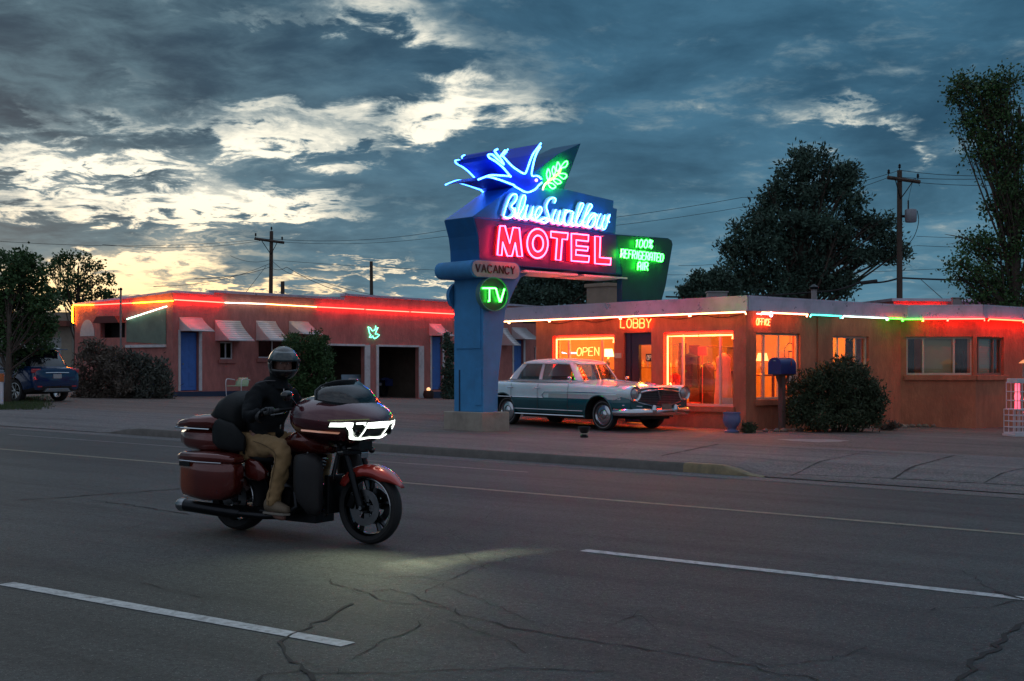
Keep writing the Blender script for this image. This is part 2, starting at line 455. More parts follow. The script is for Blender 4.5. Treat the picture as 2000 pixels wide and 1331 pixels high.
# ------------------------------------------------------------------ ground surfaces
def asphalt(name, base, spread, cracks=True, rough=.75):
    m = bpy.data.materials.new(name); nt, N, L = nodes(m); b = N['Principled BSDF']
    tc = N.new('ShaderNodeTexCoord')
    def nz(scale, det=6, ro=.6, st=None):
        n = N.new('ShaderNodeTexNoise'); n.inputs['Scale'].default_value = scale; n.inputs['Detail'].default_value = det; n.inputs['Roughness'].default_value = ro
        src = tc.outputs['Object']
        if st:
            mp = N.new('ShaderNodeMapping'); mp.inputs['Rotation'].default_value = (0, 0, R(33.7)); L.new(src, mp.inputs[0])
            m2 = N.new('ShaderNodeMapping'); m2.inputs['Scale'].default_value = st; L.new(mp.outputs[0], m2.inputs[0]); src = m2.outputs[0]
        L.new(src, n.inputs['Vector']); return n.outputs[0]
    def mx(f, a, b_, bt='MIX'):
        n = N.new('ShaderNodeMix'); n.data_type = 'RGBA'; n.blend_type = bt
        for i, q in ((0, f), (6, a), (7, b_)):
            if isinstance(q, (int, float)): n.inputs[i].default_value = q
            elif isinstance(q, tuple): n.inputs[i].default_value = (*q, 1)
            else: L.new(q, n.inputs[i])
        return n.outputs[2]
    def rng(x, a, c):
        n = N.new('ShaderNodeMapRange'); n.inputs[1].default_value = a; n.inputs[2].default_value = c; L.new(x, n.inputs[0]); return n.outputs[0]
    lo = tuple(c*(1-spread) for c in base); hi = tuple(c*(1+spread) for c in base)
    c = mx(rng(nz(.35, 6, .6, (.25, 1, 1)), .35, .65), lo, hi)
    c = mx(rng(nz(26, 5, .95), .40, .60), mx(1.0, c, (1.45, 1.45, 1.45), 'MULTIPLY'), mx(1.0, c, (.38, .38, .38), 'MULTIPLY'))
    c = mx(rng(nz(60, 2, .7), .61, .69), c, (base[0]*4.2, base[1]*3.6, base[2]*3.4))
    c = mx(rng(nz(2.2, 7, .7, (.08, 1, 1)), .46, .68), c, mx(1.0, c, (.55, .55, .56), 'MULTIPLY'))
    c = mx(rng(nz(1.3, 8, .75), .60, .8), c, tuple(q*.55 for q in base))
    L.new(c, b.inputs['Base Color'])
    rr = N.new('ShaderNodeMapRange'); rr.inputs[3].default_value = rough-.2; rr.inputs[4].default_value = rough+.15
    L.new(nz(60, 3), rr.inputs[0]); L.new(rr.outputs[0], b.inputs['Roughness'])
    bp = N.new('ShaderNodeBump'); bp.inputs['Distance'].default_value = .010; L.new(nz(60, 4, .85), bp.inputs['Height'])
    b2 = N.new('ShaderNodeBump'); b2.inputs['Distance'].default_value = .03; b2.inputs['Strength'].default_value = .5; L.new(nz(3, 5), b2.inputs['Height'])
    L.new(bp.outputs[0], b2.inputs['Normal']); L.new(b2.outputs[0], b.inputs['Normal'])
    return m
ASPH = asphalt('worn_asphalt', (.050, .0585, .058), .34)
CONC = asphalt('sidewalk_concrete', (.14, .137, .135), .15, rough=.85)
LOTM = asphalt('gravel_lot', (.155, .125, .11), .2, rough=.9)
DIRT = asphalt('dirt', (.12, .105, .085), .25, rough=.95)
def sheet(name, us, vs, zf, m, off=0):
    mb = MB(); n = len(vs); pts = []
    for u in us:
        for v in vs:
            x, y = xy(u, v); pts.append((x, y, zf(x, y)+off))
    mb.add(pts, [(i*n+j, (i+1)*n+j, (i+1)*n+j+1, i*n+j+1) for i in range(len(us)-1) for j in range(n-1)])
    o = mb.build(name, m, smooth='all', fixn=False); return tag(o, kind='structure')
def fr(a, b, st):
    n = int(round((b-a)/st)); return [a+(b-a)*i/n for i in range(n+1)]
far = [-2500, -1200, -600, -300, -180, -120]
sheet('ground', far+fr(-90, 90, 6)+[-q for q in far[::-1]], far+fr(-90, 90, 6)+[-q for q in far[::-1]], lambda x, y: roadz(x, y)-(.5 if uv(x, y)[1] < 72 else -.05), DIRT)
us = fr(-90, -24, 6)+fr(-23, -5, .25)+fr(-4, 60, 4)
road = sheet('road', fr(-90, 90, 3), fr(-40, 16.85, 2.5), roadz, ASPH)
sheet('gutter', us, [16.35, 16.84], roadz, CONC, .004)
sheet('sidewalk', us, [17.0]+fr(17.2, 21.6, .4), gz, CONC)
sheet('parking_lot', fr(-90, 90, 1.5), fr(21.6, 75, 1.2), gz, LOTM, .0)
GRASS = mat('grass_green', (.045, .075, .025), .9, var=.4, scale=12)
YEL = mat('yellow_kerb_paint', (.25, .195, .11), .8, dirt=(.13, .12, .09), dscale=6, var=.25, scale=7, bump=.003)
KERB = mat('kerb_concrete', (.13, .12, .11), .9, var=.25, scale=5, bump=.004)
def kerb(name, u0, u1, m, par=None):
    mb = MB(); rings = []
    for u in fr(u0, u1, .2 if u1-u0 < 3 else .4):
        k = .132*kerbk(u)+.004
        def q(v, h): x, y = xy(u, v); return Vector((x, y, roadz(x, y)+h))
        rings.append([q(16.84, -.1), q(16.85, k*.7), q(16.875, k), q(17.0, k+.003), q(17.02, -.1)])
    mb.loft(rings); return mb.build(name, m, par, smooth=True)
kb = tag(kerb('kerb', -21.3, -8.25, KERB), kind='structure'); kerb('painted_kerb_end', -8.249, -7.05, YEL, kb)
# road markings: thin sheets riding on the asphalt
PAINTW = mat('worn_white_paint', (.46, .48, .48), .7, var=.25, scale=22, dirt=(.13, .13, .13), dscale=14)
PAINTY = mat('worn_yellow_paint', (.22, .205, .15), .75, var=.3, scale=20, dirt=(.09, .088, .08), dscale=12)
PAINTG = mat('faint_white_paint', (.22, .22, .22), .8, var=.3, scale=9, dirt=(.12, .12, .12), dscale=3)
def line(name, v, u0, u1, w, m, taper=0):
    mb = MB(); pts = []; U_ = fr(u0, u1, .5)
    rnd = random.Random(int(v*100+u0))
    for u in U_:
        for sgn in (-1, 1):
            ww = w/2*(1+rnd.uniform(-.06, .06))
            x, y = xy(u, v+sgn*ww); pts.append((x, y, roadz(x, y)+.004))
    mb.add(pts, [(2*i, 2*i+2, 2*i+3, 2*i+1) for i in range(len(U_)-1)])
    return mb.build(name, m, road, fixn=False)
def ul(px, py): p = on_ground(px, py); return uv(p.x, p.y)
a = ul(10, 1141); b_ = ul(682, 1260); line('lane_marking', (a[1]+b_[1])/2, a[0], b_[0], .13, PAINTW)
a = ul(1138, 1076); b_ = ul(2000, 1170); line('lane_marking', (a[1]+b_[1])/2, a[0], b_[0]+.8, .13, PAINTW)
a = ul(770, 942); b_ = ul(2000, 1045); line('lane_marking', (a[1]+b_[1])/2, -60, 30, .12, PAINTY)
a = ul(760, 905); b_ = ul(1040, 922); line('parking_line', (a[1]+b_[1])/2, -22, b_[0], .07, PAINTG)
# cracks
CRK = mat('crack_fill', (.016, .016, .016), .95)
def crack(pix, w, zf=roadz, par=road, j=.035, off=.0045, m=CRK, name='crack'):
    rnd = random.Random(int(pix[0][0]*7+pix[0][1]))
    P = [on_ground(px, py, zf) for px, py in pix]; Q = []
    for a, b in zip(P[:-1], P[1:]):
        n = max(2, int((b-a).length/.10))
        for k in range(n): Q.append(a.lerp(b, k/n)+Vector((rnd.uniform(-j, j), rnd.uniform(-j, j), 0)))
    Q.append(P[-1]); pts = []
    for i, p in enumerate(Q):
        d = (Q[min(i+1, len(Q)-1)]-Q[max(i-1, 0)]); d.z = 0
        if d.length < 1e-6: d = Vector((1, 0, 0))
        s = Vector((-d.y, d.x, 0)).normalized()*w*rnd.uniform(.3, 1.5)/2
        for q in (p-s, p+s): pts.append((q.x, q.y, zf(q.x, q.y)+off))
    mb = MB(); mb.add(pts, [(2*i, 2*i+2, 2*i+3, 2*i+1) for i in range(len(Q)-1)])
    return mb.build(name, m, par, fixn=False)
crack([(602, 1331), (598, 1306), (578, 1292), (553, 1277), (548, 1256), (570, 1238), (600, 1224), (650, 1204), (690, 1180)], .022)
crack([(690, 1150), (760, 1176), (880, 1190), (897, 1203), (1000, 1226), (1100, 1245), (1200, 1260), (1400, 1290), (1600, 1331)], .012)
crack([(2000, 1213), (1940, 1266), (1900, 1300), (1868, 1331)], .03)
crack([(600, 1316), (800, 1315), (1000, 1307), (1200, 1312)], .012)
crack([(500, 1331), (540, 1316), (600, 1309)], .016)
crack([(40, 978), (250, 963), (352, 955)], .03); crack([(180, 978), (280, 991), (370, 1006)], .02)
crack([(640, 1130), (700, 1160), (770, 1150), (870, 1188)], .010)
crack([(1120, 1075), (1000, 1090), (900, 1120), (830, 1160)], .008)
crack([(1955, 1158), (2000, 1172)], .05)
crack([(1170, 1082), (1400, 1110), (1700, 1143)], .012, j=.02)
rq = random.Random(91)
for k in range(26):
    x_, y_ = rq.uniform(150, 1900), rq.uniform(960, 1310); q = [(x_, y_)]; dx, dy = rq.choice((-1, 1))*rq.uniform(25, 70), rq.uniform(-14, 22)
    for _ in range(rq.randint(2, 5)): x_ += dx*rq.uniform(.6, 1.3); y_ = max(950, y_+dy+rq.uniform(-14, 14)); q.append((x_, y_))
    crack(q, rq.uniform(.004, .008), j=.03)
sw = bpy.data.objects['sidewalk']; lot = bpy.data.objects['parking_lot']
JN = dict(zf=gz, par=sw, j=.006, off=.004)
crack([(1292, 891), (1350, 879), (1403, 868)], .05, **JN); crack([(1403, 868), (1560, 877), (1882, 892)], .045, **JN)
crack([(1743, 937), (1865, 890)], .04, **JN); crack([(1545, 930), (1680, 886)], .022, **JN)
crack([(1482, 921), (1700, 933), (2000, 949)], .03, **JN); crack([(1920, 945), (2000, 915)], .02, **JN)
crack([(900, 858), (1140, 886)], .015, **JN); crack([(1100, 885), (1240, 862)], .018, **JN); crack([(250, 838), (420, 850)], .02, **JN)
STAIN = mat('pale_stain', (.27, .26, .25), .9, var=.3, scale=12, dirt=(.17, .16, .15), dscale=6)
mb = MB(); c = on_ground(1592, 861, gz); ring = []
for k in range(40):
    t = k/40*2*math.pi; rr = 1+.12*math.sin(3*t)+.07*math.sin(7*t+1)
    x, y = c.x+.62*rr*math.cos(t), c.y+.42*rr*math.sin(t); ring.append((x, y, gz(x, y)+.004))
mb.add(ring, [tuple(range(40))]); mb.build('stain', STAIN, sw, fixn=False)
# verge of grass at the far left
mb = MB(); rnd = random.Random(5)
for k in range(9000):
    px = rnd.uniform(-60, 130); py = rnd.uniform(776, 801) + (0 if px < 80 else rnd.uniform(-6, 0))
    if px > 100+rnd.uniform(-30, 10): continue
    p = on_ground(px, py, gz); h = rnd.uniform(.03, .10); a = rnd.uniform(0, 6.28); w = .008
    d = Vector((math.cos(a), math.sin(a), 0))*w; t = Vector((rnd.uniform(-.04, .04), rnd.uniform(-.04, .04), h))
    mb.add([p-d, p+d, p+t], [(0, 1, 2)])
tag(mb.build('grass', GRASS, fixn=False), 'low green grass in front of the parked blue car', 'grass', kind='stuff')
# ------------------------------------------------------------------ the motel sign
SW = Wall((-.612, 27.0), (.722, .692)); TH = .92
SIGNB = mat('sign_blue', (.012, .12, .32), .6, spec=.25, var=.12, scale=3, bump=.002, bscale=30, dirt=(.02, .10, .22), dscale=1.2)
SIGNT = mat('sign_teal', (.008, .08, .15), .6, spec=.25, var=.15, scale=3, dirt=(.01, .06, .11), dscale=1.2)
PIERB = mat('pier_blue', (.045, .25, .52), .7, var=.12, scale=3, bump=.004, bscale=50, dirt=(.04, .19, .40), dscale=1.3)
NAVY = mat('sign_navy', (.012, .03, .10), .35, var=.15, scale=3)
BIRDB = mat('bird_blue', (.008, .06, .50), .5, spec=.3, var=.1, scale=3)
GREENP = mat('sign_green', (.006, .055, .05), .4, var=.2, scale=3)
REDP = mat('letter_red', (.75, .05, .06), .45, var=.08, scale=5)
WHITEL = mat('letter_white', (.45, .50, .55), .5, var=.06, scale=5)
PLINTH = mat('plinth_concrete', (.33, .29, .24), .9, var=.15, scale=4, bump=.006, bscale=40, dirt=(.22, .19, .16), dscale=2.5)
NR = emit('neon_red', (1, .018, .06), 36); NBW = emit('neon_blue_white', (.06, .32, 1), 15); NBL = emit('neon_ice_blue', (.025, .15, 1), 19)
NGR = emit('neon_green', (.02, 1, .035), 24); NYE = emit('neon_yellow', (1, .62, .12), 2.2)
pl_base = gz(-.5, 27.2)
sign = thing('motel_sign', 'tall blue neon motel sign with a swallow and red MOTEL letters', 'sign', (SW.p(.3, 0, -.4).x, SW.p(.3, 0, -.4).y, pl_base))
bpy.context.view_layer.update()
def sb(mb, name, m, par=sign, **k):
    o = mb.build(name, m, None, **k)
    if par is not None:
        bpy.context.view_layer.update()
        o.parent = par; o.matrix_parent_inverse = par.matrix_world.inverted() if par is sign else Matrix()
    return o
def spx(pts, crop=None, d=0):
    out = []
    for x, y in pts:
        if crop: x, y = crop[0]+x/crop[2], crop[1]+y/crop[2]
        out.append(SW.sz(x, y, d))
    return out
# plinth
mb = MB(); s0 = SW.sz(990, 806)[0]
q = [SW.p(-.18, 0, .16), SW.p(.62, 0, .16), SW.p(.62, 0, -TH-.14), SW.p(-.18, 0, -TH-.14)]
bz0, bz1 = pl_base-.25, H+(HY-806)/F*26.9
mb.prism([Vector((p.x, p.y, bz1)) for p in q], [Vector((p.x, p.y, bz0)) for p in q]); sb(mb, 'plinth', PLINTH, bevel=.015)
# pier (front outline: tapered), extruded to the back
pier = spx([(943, 806), (972, 806), (973.5, 743), (987, 608), (1003, 570), (1018, 541), (943, 541)])
mb = MB(); SW.poly(mb, pier, 0, -TH); P = sb(mb, 'pier', PIERB, bevel=.012)
# raised strips, panel edge and access plate on the narrow end of the pier
EW = Wall(SW.p(0, 0, 0)[:2], (SW.n.x, SW.n.y)); EW.n = -SW.e
mb = MB()
EW.box(mb, -.06, -.84, 2.05, 3.3, .002, .03); EW.box(mb, -.03, -.22, .85, 1.62, .001, .025)
sb(mb, 'access_panel', PIERB, bevel=.006)
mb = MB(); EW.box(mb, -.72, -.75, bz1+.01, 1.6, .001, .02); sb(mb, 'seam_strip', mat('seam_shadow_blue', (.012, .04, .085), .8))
# marquee box with flared left end and right-hand panel that drops to a rear leg
g = lambda *p: spx(p)
box = g((923, 424), (1202, 457)) ; 
left = g((923, 424), (927, 440), (932, 460), (935, 485), (936, 513))
mq = left+g((1018, 521), (1203, 536), (1203, 457.5))
mb = MB(); SW.poly(mb, mq, 0, -TH); sb(mb, 'marquee_box', SIGNB, bevel=.012)
lg = g((1203.5, 536), (1214.5, 537), (1214.5, 596), (1290, 596), (1300, 560), (1314, 478), (1312, 470), (1305, 465.5), (1203.5, 458))
mb = MB(); SW.poly(mb, lg, -.001, -.16); sb(mb, 'leg_panel', SIGNT, bevel=.008)
# red letter field and green field: thin painted sheets standing proud of the box
mb = MB(); f = g((926, 427), (934, 460), (937, 511), (1018, 519.5), (1203, 534.5), (1203, 459.5)); SW.poly(mb, f, .006, .001); sb(mb, 'letter_field', mat('field_plum', (.045, .018, .12), .4, var=.2, scale=3))
mb = MB(); f = g((1204, 459.5), (1215, 537), (1215, 586), (1291, 586), (1299, 560), (1312, 478), (1311, 471), (1304, 467)); SW.poly(mb, f, .006, .001); sb(mb, 'green_field', GREENP)
# soffit panels of white metal under the box
mb = MB()
for a0, a1 in ((1.2, 2.9), (3.1, 4.6)):
    z = SW.sz(1100, 529)[1]-.03
    q = [SW.p(a0, z, .02), SW.p(a1, z-.0, .02), SW.p(a1, z, -TH), SW.p(a0, z, -TH)]
    mb.prism([p+Vector((0, 0, -.02)) for p in q], [p+Vector((0, 0, -.06)) for p in q])
sb(mb, 'soffit_panel', WHITE)
# bracket arm from the pier to the box
mb = MB(); SW.poly(mb, g((1004, 519), (1062, 523), (1016, 552), (1004, 570)), -.25, -.45); sb(mb, 'bracket', PIERB)
# upper panel and fin
C5 = (860, 270, 7.143)
up = g((923, 423.5), (1002, 366), (1101, 369), (1199, 392), (1198, 406.5), (1205.5, 408), (1202.5, 456.5))
mb = MB(); SW.poly(mb, up, -.004, -TH+.004); sb(mb, 'upper_panel', mat('upper_blue', (.015, .17, .42), .35, var=.12, scale=3), bevel=.01)
fin = g((1101, 372), (1135, 280), (1090, 301), (1024, 352), (1020, 372))
mb = MB(); SW.poly(mb, fin, -.008, -TH+.008); sb(mb, 'fin', mat('fin_teal', (.008, .10, .19), .6, spec=.25, var=.12, scale=3), bevel=.01)
# swallow: solid silhouette with neon outlines on both faces
bird = [(1425, 600), (1405, 562), (1350, 527), (1287, 531), (1275, 500), (1305, 330), (1345, 210), (1404, 78), (1350, 150), (1290, 230), (1245, 340), (1215, 430), (1186, 492), (1150, 492), (1090, 455), (1000, 390),
        (930, 310), (875, 250), (903, 172), (845, 222), (802, 155), (755, 178), (735, 232), (668, 238), (690, 290), (760, 325), (850, 395), (930, 480), (985, 543), (860, 525), (760, 517), (690, 518), (620, 542), (530, 579), (610, 572), (660, 560), (760, 572), (900, 615), (1030, 658), (1110, 712), (1170, 745), (1225, 757), (1285, 735), (1340, 700), (1375, 655)]
bs = spx(bird, C5, .06)
mb = MB(); SW.poly(mb, bs, .06, -TH-.02); BIRD = sb(mb, 'swallow', BIRDB)
def ntube(pts, crop, d, r, m, name, par, smooth=4, closed=False, mb=None, ret=False):
    q = [SW.p(a, z, d) for a, z in spx(pts, crop, max(d, 0) if d > 0 else .06)]
    q = catmull(q, smooth, closed) if smooth else q
    mb = mb or MB(); mb.tube(q, r, 6, closed)
    return mb
BT = [[(1410, 575), (1385, 545), (1345, 527), (1290, 530), (1275, 500), (1285, 420), (1310, 310), (1345, 210), (1398, 120)],
      [(1405, 73), (1340, 160), (1290, 230), (1245, 340), (1215, 430), (1186, 492), (1150, 490), (1090, 455), (1000, 390), (910, 295), (850, 225)],
      [(840, 258), (870, 215), (905, 170)],
      [(985, 545), (930, 475), (850, 390), (760, 320), (690, 280), (665, 242), (690, 228), (732, 235), (800, 300), (890, 370)],
      [(890, 370), (850, 300), (800, 240), (762, 190), (765, 172), (800, 155)],
      [(985, 535), (880, 525), (780, 518), (690, 520), (610, 548), (528, 580)],
      [(648, 535), (720, 550), (850, 590), (960, 632), (1030, 658), (1035, 672), (1110, 715), (1170, 747), (1225, 757), (1285, 737), (1335, 705), (1372, 660), (1418, 620)]]
for i, t in enumerate(BT):
    o = sb(ntube(t, C5, .11, .020, None, '', None), 'neon_tube', NBL, None)
    o.parent = BIRD; o.matrix_parent_inverse = Matrix()
for t in BT:
    o = sb(ntube(t, C5, -TH-.07, .016, None, '', None), 'neon_tube', NBL, None)
    o.parent = BIRD; o.matrix_parent_inverse = Matrix()
mb = MB(); mb.ball(SW.pix(1047.5, 352.5, .10), .035, 10, 6); o = mb.build('eye', emit('eye_glow', (1, .35, .45), 2.5), BIRD, smooth='all')
# olive twig
C6 = (1040, 270, 11.09)
for t in ([(330, 895), (305, 800), (318, 720), (345, 670), (380, 760), (385, 810), (365, 870)], [(455, 805), (425, 720), (435, 650), (460, 612), (495, 690), (495, 740), (470, 790)],
          [(535, 720), (515, 640), (530, 570), (550, 522), (590, 590), (592, 640), (570, 690)], [(612, 655), (650, 575), (700, 520), (745, 503), (755, 560), (715, 625), (660, 640)],
          [(555, 785), (640, 870), (690, 880), (742, 820), (700, 775), (620, 770)], [(455, 910), (520, 980), (575, 990), (622, 960), (570, 905), (500, 885)], [(335, 990), (400, 1080), (450, 1092), (502, 1055), (450, 995), (380, 975)]):
    sb(ntube(t, C6, .07, .016, None, '', None, 5, True), 'leaf_tube', NGR)
sb(ntube([(225, 1125), (245, 1050), (300, 975), (420, 885), (540, 790), (590, 730), (610, 670)], C6, .085, .022, None, '', None), 'twig_tube', NYE)
# script lettering: raised white channel letters with neon riding on them
C7 = (970, 370, 8.333)
SCR = [[(112, 432), (150, 300), (200, 170), (255, 92), (312, 82), (332, 130), (300, 205), (240, 272), (278, 330), (283, 400), (225, 462), (160, 462), (118, 440)],
       [(300, 300), (322, 460), (345, 400), (378, 240), (418, 125), (455, 98), (468, 160), (435, 290), (385, 390), (370, 450), (408, 488)],
       [(408, 488), (460, 400), (505, 258), (472, 380), (470, 470), (510, 486), (560, 400), (598, 280), (570, 400), (578, 480), (622, 494)],
       [(622, 494), (690, 430), (735, 340), (712, 285), (668, 315), (632, 400), (632, 480), (680, 515), (740, 480)],
       [(943, 225), (960, 165), (915, 138), (850, 180), (808, 280), (835, 380), (855, 480), (810, 540), (750, 535), (728, 495), (785, 465), (860, 490), (905, 515)],
       [(965, 330), (920, 440), (915, 530), (960, 548), (1010, 450), (1035, 345), (1005, 460), (1010, 545), (1050, 562), (1095, 460), (1112, 350), (1150, 345)],
       [(1235, 365), (1165, 352), (1110, 440), (1108, 545), (1160, 582), (1215, 490), (1250, 372), (1225, 490), (1228, 590), (1270, 582)],
       [(1270, 582), (1335, 430), (1395, 300), (1412, 245), (1372, 232), (1330, 340), (1298, 480), (1305, 575), (1350, 595)],
       [(1350, 595), (1440, 450), (1520, 330), (1553, 275), (1512, 242), (1465, 340), (1420, 480), (1415, 580), (1460, 612)],
       [(1460, 612), (1520, 500), (1600, 398), (1540, 412), (1485, 510), (1490, 600), (1550, 615), (1605, 510), (1600, 405), (1650, 440)],
       [(1692, 400), (1645, 510), (1628, 610), (1680, 628), (1735, 510), (1760, 420), (1725, 540), (1722, 640), (1765, 640), (1815, 500), (1842, 412), (1800, 480), (1835, 540)]]
for t in SCR:
    mb = MB()
    q = catmull([SW.p(a, z, .055) for a, z in spx(t, C7, .12)], 5); mb.tube(q, .032, 6, flat=1.4)
    o = sb(mb, 'script_letter', WHITEL)
    mb = MB(); q = catmull([SW.p(a, z, .125) for a, z in spx(t, C7, .12)], 5); mb.tube(q, .013, 6)
    o2 = sb(mb, 'neon_tube', NBW, None); o2.parent = o; o2.matrix_parent_inverse = Matrix()
# block letters
C8 = (950, 430, 7.692)
def ell(cx, cy, rx, ry, n=28, rot=0): return [(cx+rx*math.cos(2*math.pi*k/n), cy+ry*math.sin(2*math.pi*k/n)+rot*rx*math.cos(2*math.pi*k/n)) for k in range(n)]
LT = [[(205, 90), (278, 92), (350, 350), (402, 116), (494, 122), (540, 548), (465, 545), (432, 345), (385, 542), (315, 540), (245, 335), (230, 532), (165, 525), (182, 300)],
      [(968, 175), (1225, 200), (1215, 295), (1140, 287), (1115, 605), (1040, 600), (1062, 278), (970, 262)],
      [(1277, 205), (1535, 230), (1530, 322), (1350, 302), (1350, 388), (1527, 405), (1520, 465), (1347, 448), (1342, 525), (1545, 545), (1535, 635), (1277, 615)],
      [(1630, 245), (1712, 255), (1702, 565), (1870, 580), (1863, 672), (1630, 655)]]
def letter(outl, holes=None):
    mb = MB(); a = spx(outl, C8, .16)
    if holes:
        b = spx(holes, C8, .16); n = len(a)
        rings = [[SW.p(*p, .10) for p in a], [SW.p(*p, .01) for p in a], [SW.p(*p, .01) for p in b], [SW.p(*p, .10) for p in b]]
        vs = [p for r in rings for p in r]; fs = []
        for i in range(4):
            for k in range(n): fs.append((i*n+k, i*n+(k+1) % n, ((i+1) % 4)*n+(k+1) % n, ((i+1) % 4)*n+k))
        mb.add(vs, fs)
    else: SW.poly(mb, a, .10, .01)
    o = sb(mb, 'block_letter', REDP)
    for t in ([outl, holes] if holes else [outl]):
        q = [SW.p(*p, .17) for p in spx(t, C8, .17)]
        mb = MB(); mb.tube(q, .017, 6, True); o2 = sb(mb, 'neon_tube', NR, None); o2.parent = o; o2.matrix_parent_inverse = Matrix()
letter(LT[0]); letter(ell(768, 355, 156, 220), ell(775, 355, 80, 122))
for t in LT[1:]: letter(t)
# green words
C9 = (1190, 445, 13.307)
def c9(x, y): return (C9[0]+x/C9[2], C9[1]+y/C9[2])
for txt, qd in (('100%', ((700, 310), (670, 510), (1130, 325), (1110, 540))), ('REFRIGERATED', ((320, 560), (300, 775), (1410, 690), (1390, 885))), ('AIR', ((745, 890), (735, 1100), (1010, 905), (1000, 1110)))):
    mb = wall_text(SW, txt.replace('A', 'a') if False else ''.join('a' if (c == 'A') else c for c in txt), [c9(*p) for p in qd], .10, .015, n=5, gap=.2)
    sb(mb, 'neon_words', NGR)
    mb = wall_text(SW, ''.join('a' if (c == 'A') else c for c in txt), [c9(*p) for p in qd], .035, .026, n=4, gap=.2); sb(mb, 'painted_words', WHITEL)
# vacancy band
ba, bb = -.17, .95; z0, z1 = SW.sz(968, 545)[1], SW.sz(968, 511.5)[1]; hh = (z1-z0)/2; zc = (z0+z1)/2
def capsule(a, b, r, zc, n=8): return [(b-r+r*math.cos(t), zc+r*math.sin(t)) for t in [-math.pi/2+math.pi*k/n for k in range(n+1)]]+[(a+r+r*math.cos(t), zc+r*math.sin(t)) for t in [math.pi/2+math.pi*k/n for k in range(n+1)]]
mb = MB(); SW.poly(mb, capsule(SW.sz(918, 528, .1)[0], SW.sz(1017, 528, .1)[0], hh, zc), .10, -TH-.12); sb(mb, 'vacancy_band', PIERB, smooth=True)
va, vb = SW.sz(922.5, 528, .115)[0], SW.sz(1015, 528, .115)[0]
mb = MB(); SW.poly(mb, capsule(va, vb, hh-.012, zc), .115, .101); VP = sb(mb, 'vacancy_panel', mat('vacancy_cream', (.42, .37, .36), .5, var=.1, scale=6, dirt=(.3, .25, .24), dscale=4))
C10 = (900, 500, 11.09); c10 = lambda x, y: (C10[0]+x/C10[2], C10[1]+y/C10[2])
mb = MB(); strokes, w = text_strokes('VACANCY', .24)
lt, lb, rt, rb = [SW.sz(*c10(*q), .12) for q in ((325, 178), (325, 345), (1165, 235), (1165, 400))]
for l in strokes:
    for st in l:
        pts = []
        for x, y in st:
            t = x/w; bs_ = lb[0]+(rb[0]-lb[0])*t; bz = lb[1]+(rb[1]-lb[1])*t; tz = lt[1]+(rt[1]-lt[1])*t
            pts.append(SW.p(bs_, bz+(tz-bz)*y, .124))
        for p, q in zip(pts[:-1], pts[1:]): mb.tube([p, q], .019, 4)
sb(mb, 'vacancy_letters', mat('oxblood_letters', (.10, .012, .02), .5))
# sheet seams and conduit on the cabinet
for px in (1072, 1140):
    mb = MB(); a = SW.sz(px, 480)[0]; SW.box(mb, a-.004, a+.004, SW.sz(px, 527)[1], SW.sz(px, 452)[1]+.02, .0062, .0085)
    sb(mb, 'sheet_seam', mat('seam_dark', (.015, .012, .04), .7))
mb = MB()
for k in range(5): EW.box(mb, -TH+.02, -.02, 3.72+.001+.30*k, 3.72+.306+.30*k-.30, -.0, .004) if False else None
for px, py in ((1012, 505), (1052, 507), (1092, 512), (1132, 516), (1176, 520), (990, 447), (1120, 456), (1172, 462)):
    c = SW.pix(px, py, .012); mb.tube([c, c+Vector((SW.n.x, SW.n.y, 0))*.13], .012, 6)
sb(mb, 'tube_supports', mat('ceramic_support', (.35, .33, .3), .5))
# television disc on both faces
cs, cz = SW.sz(*c10(705, 832), .10); rr = .362
for sd, par in ((1, None), (-1, None)):
    d0, d1 = (.002, .13) if sd > 0 else (-TH-.002, -TH-.10); rr = .362 if sd > 0 else .30
    ring = lambda r, d: [SW.p(cs+1.17*r*math.cos(2*math.pi*k/36), cz+r*math.sin(2*math.pi*k/36), d) for k in range(36)]
    mb = MB(); mb.loft([ring(rr, d0), ring(rr, d1), ring(rr-.018, d1), ring(rr-.018, d1-sd*.05)], cap=False)
    o = sb(mb, 'round_sign', mat('disc_rim', (.08, .22, .22), .5) if sd > 0 else PIERB)
    mb = MB(); mb.add(ring(rr-.016, d1-sd*.045), [tuple(range(36))]); o3 = sb(mb, 'sign_face', mat('disc_face', (.005, .035, .02), .35) if sd > 0 else PIERB, None); o3.parent = o; o3.matrix_parent_inverse = Matrix()
    if sd > 0:
        mb = MB()
        for t in ([(470, 702), (740, 702), (762, 712), (842, 1000), (862, 995), (945, 715)], [(622, 704), (620, 985), (595, 985)]):
            mb.tube([SW.p(*p, .15) for p in spx(t, C10, .15)], .019, 6)
        o2 = sb(mb, 'neon_tube', emit('neon_tv_green', (.04, 1, .05), 17), None); o2.parent = o; o2.matrix_parent_inverse = Matrix()
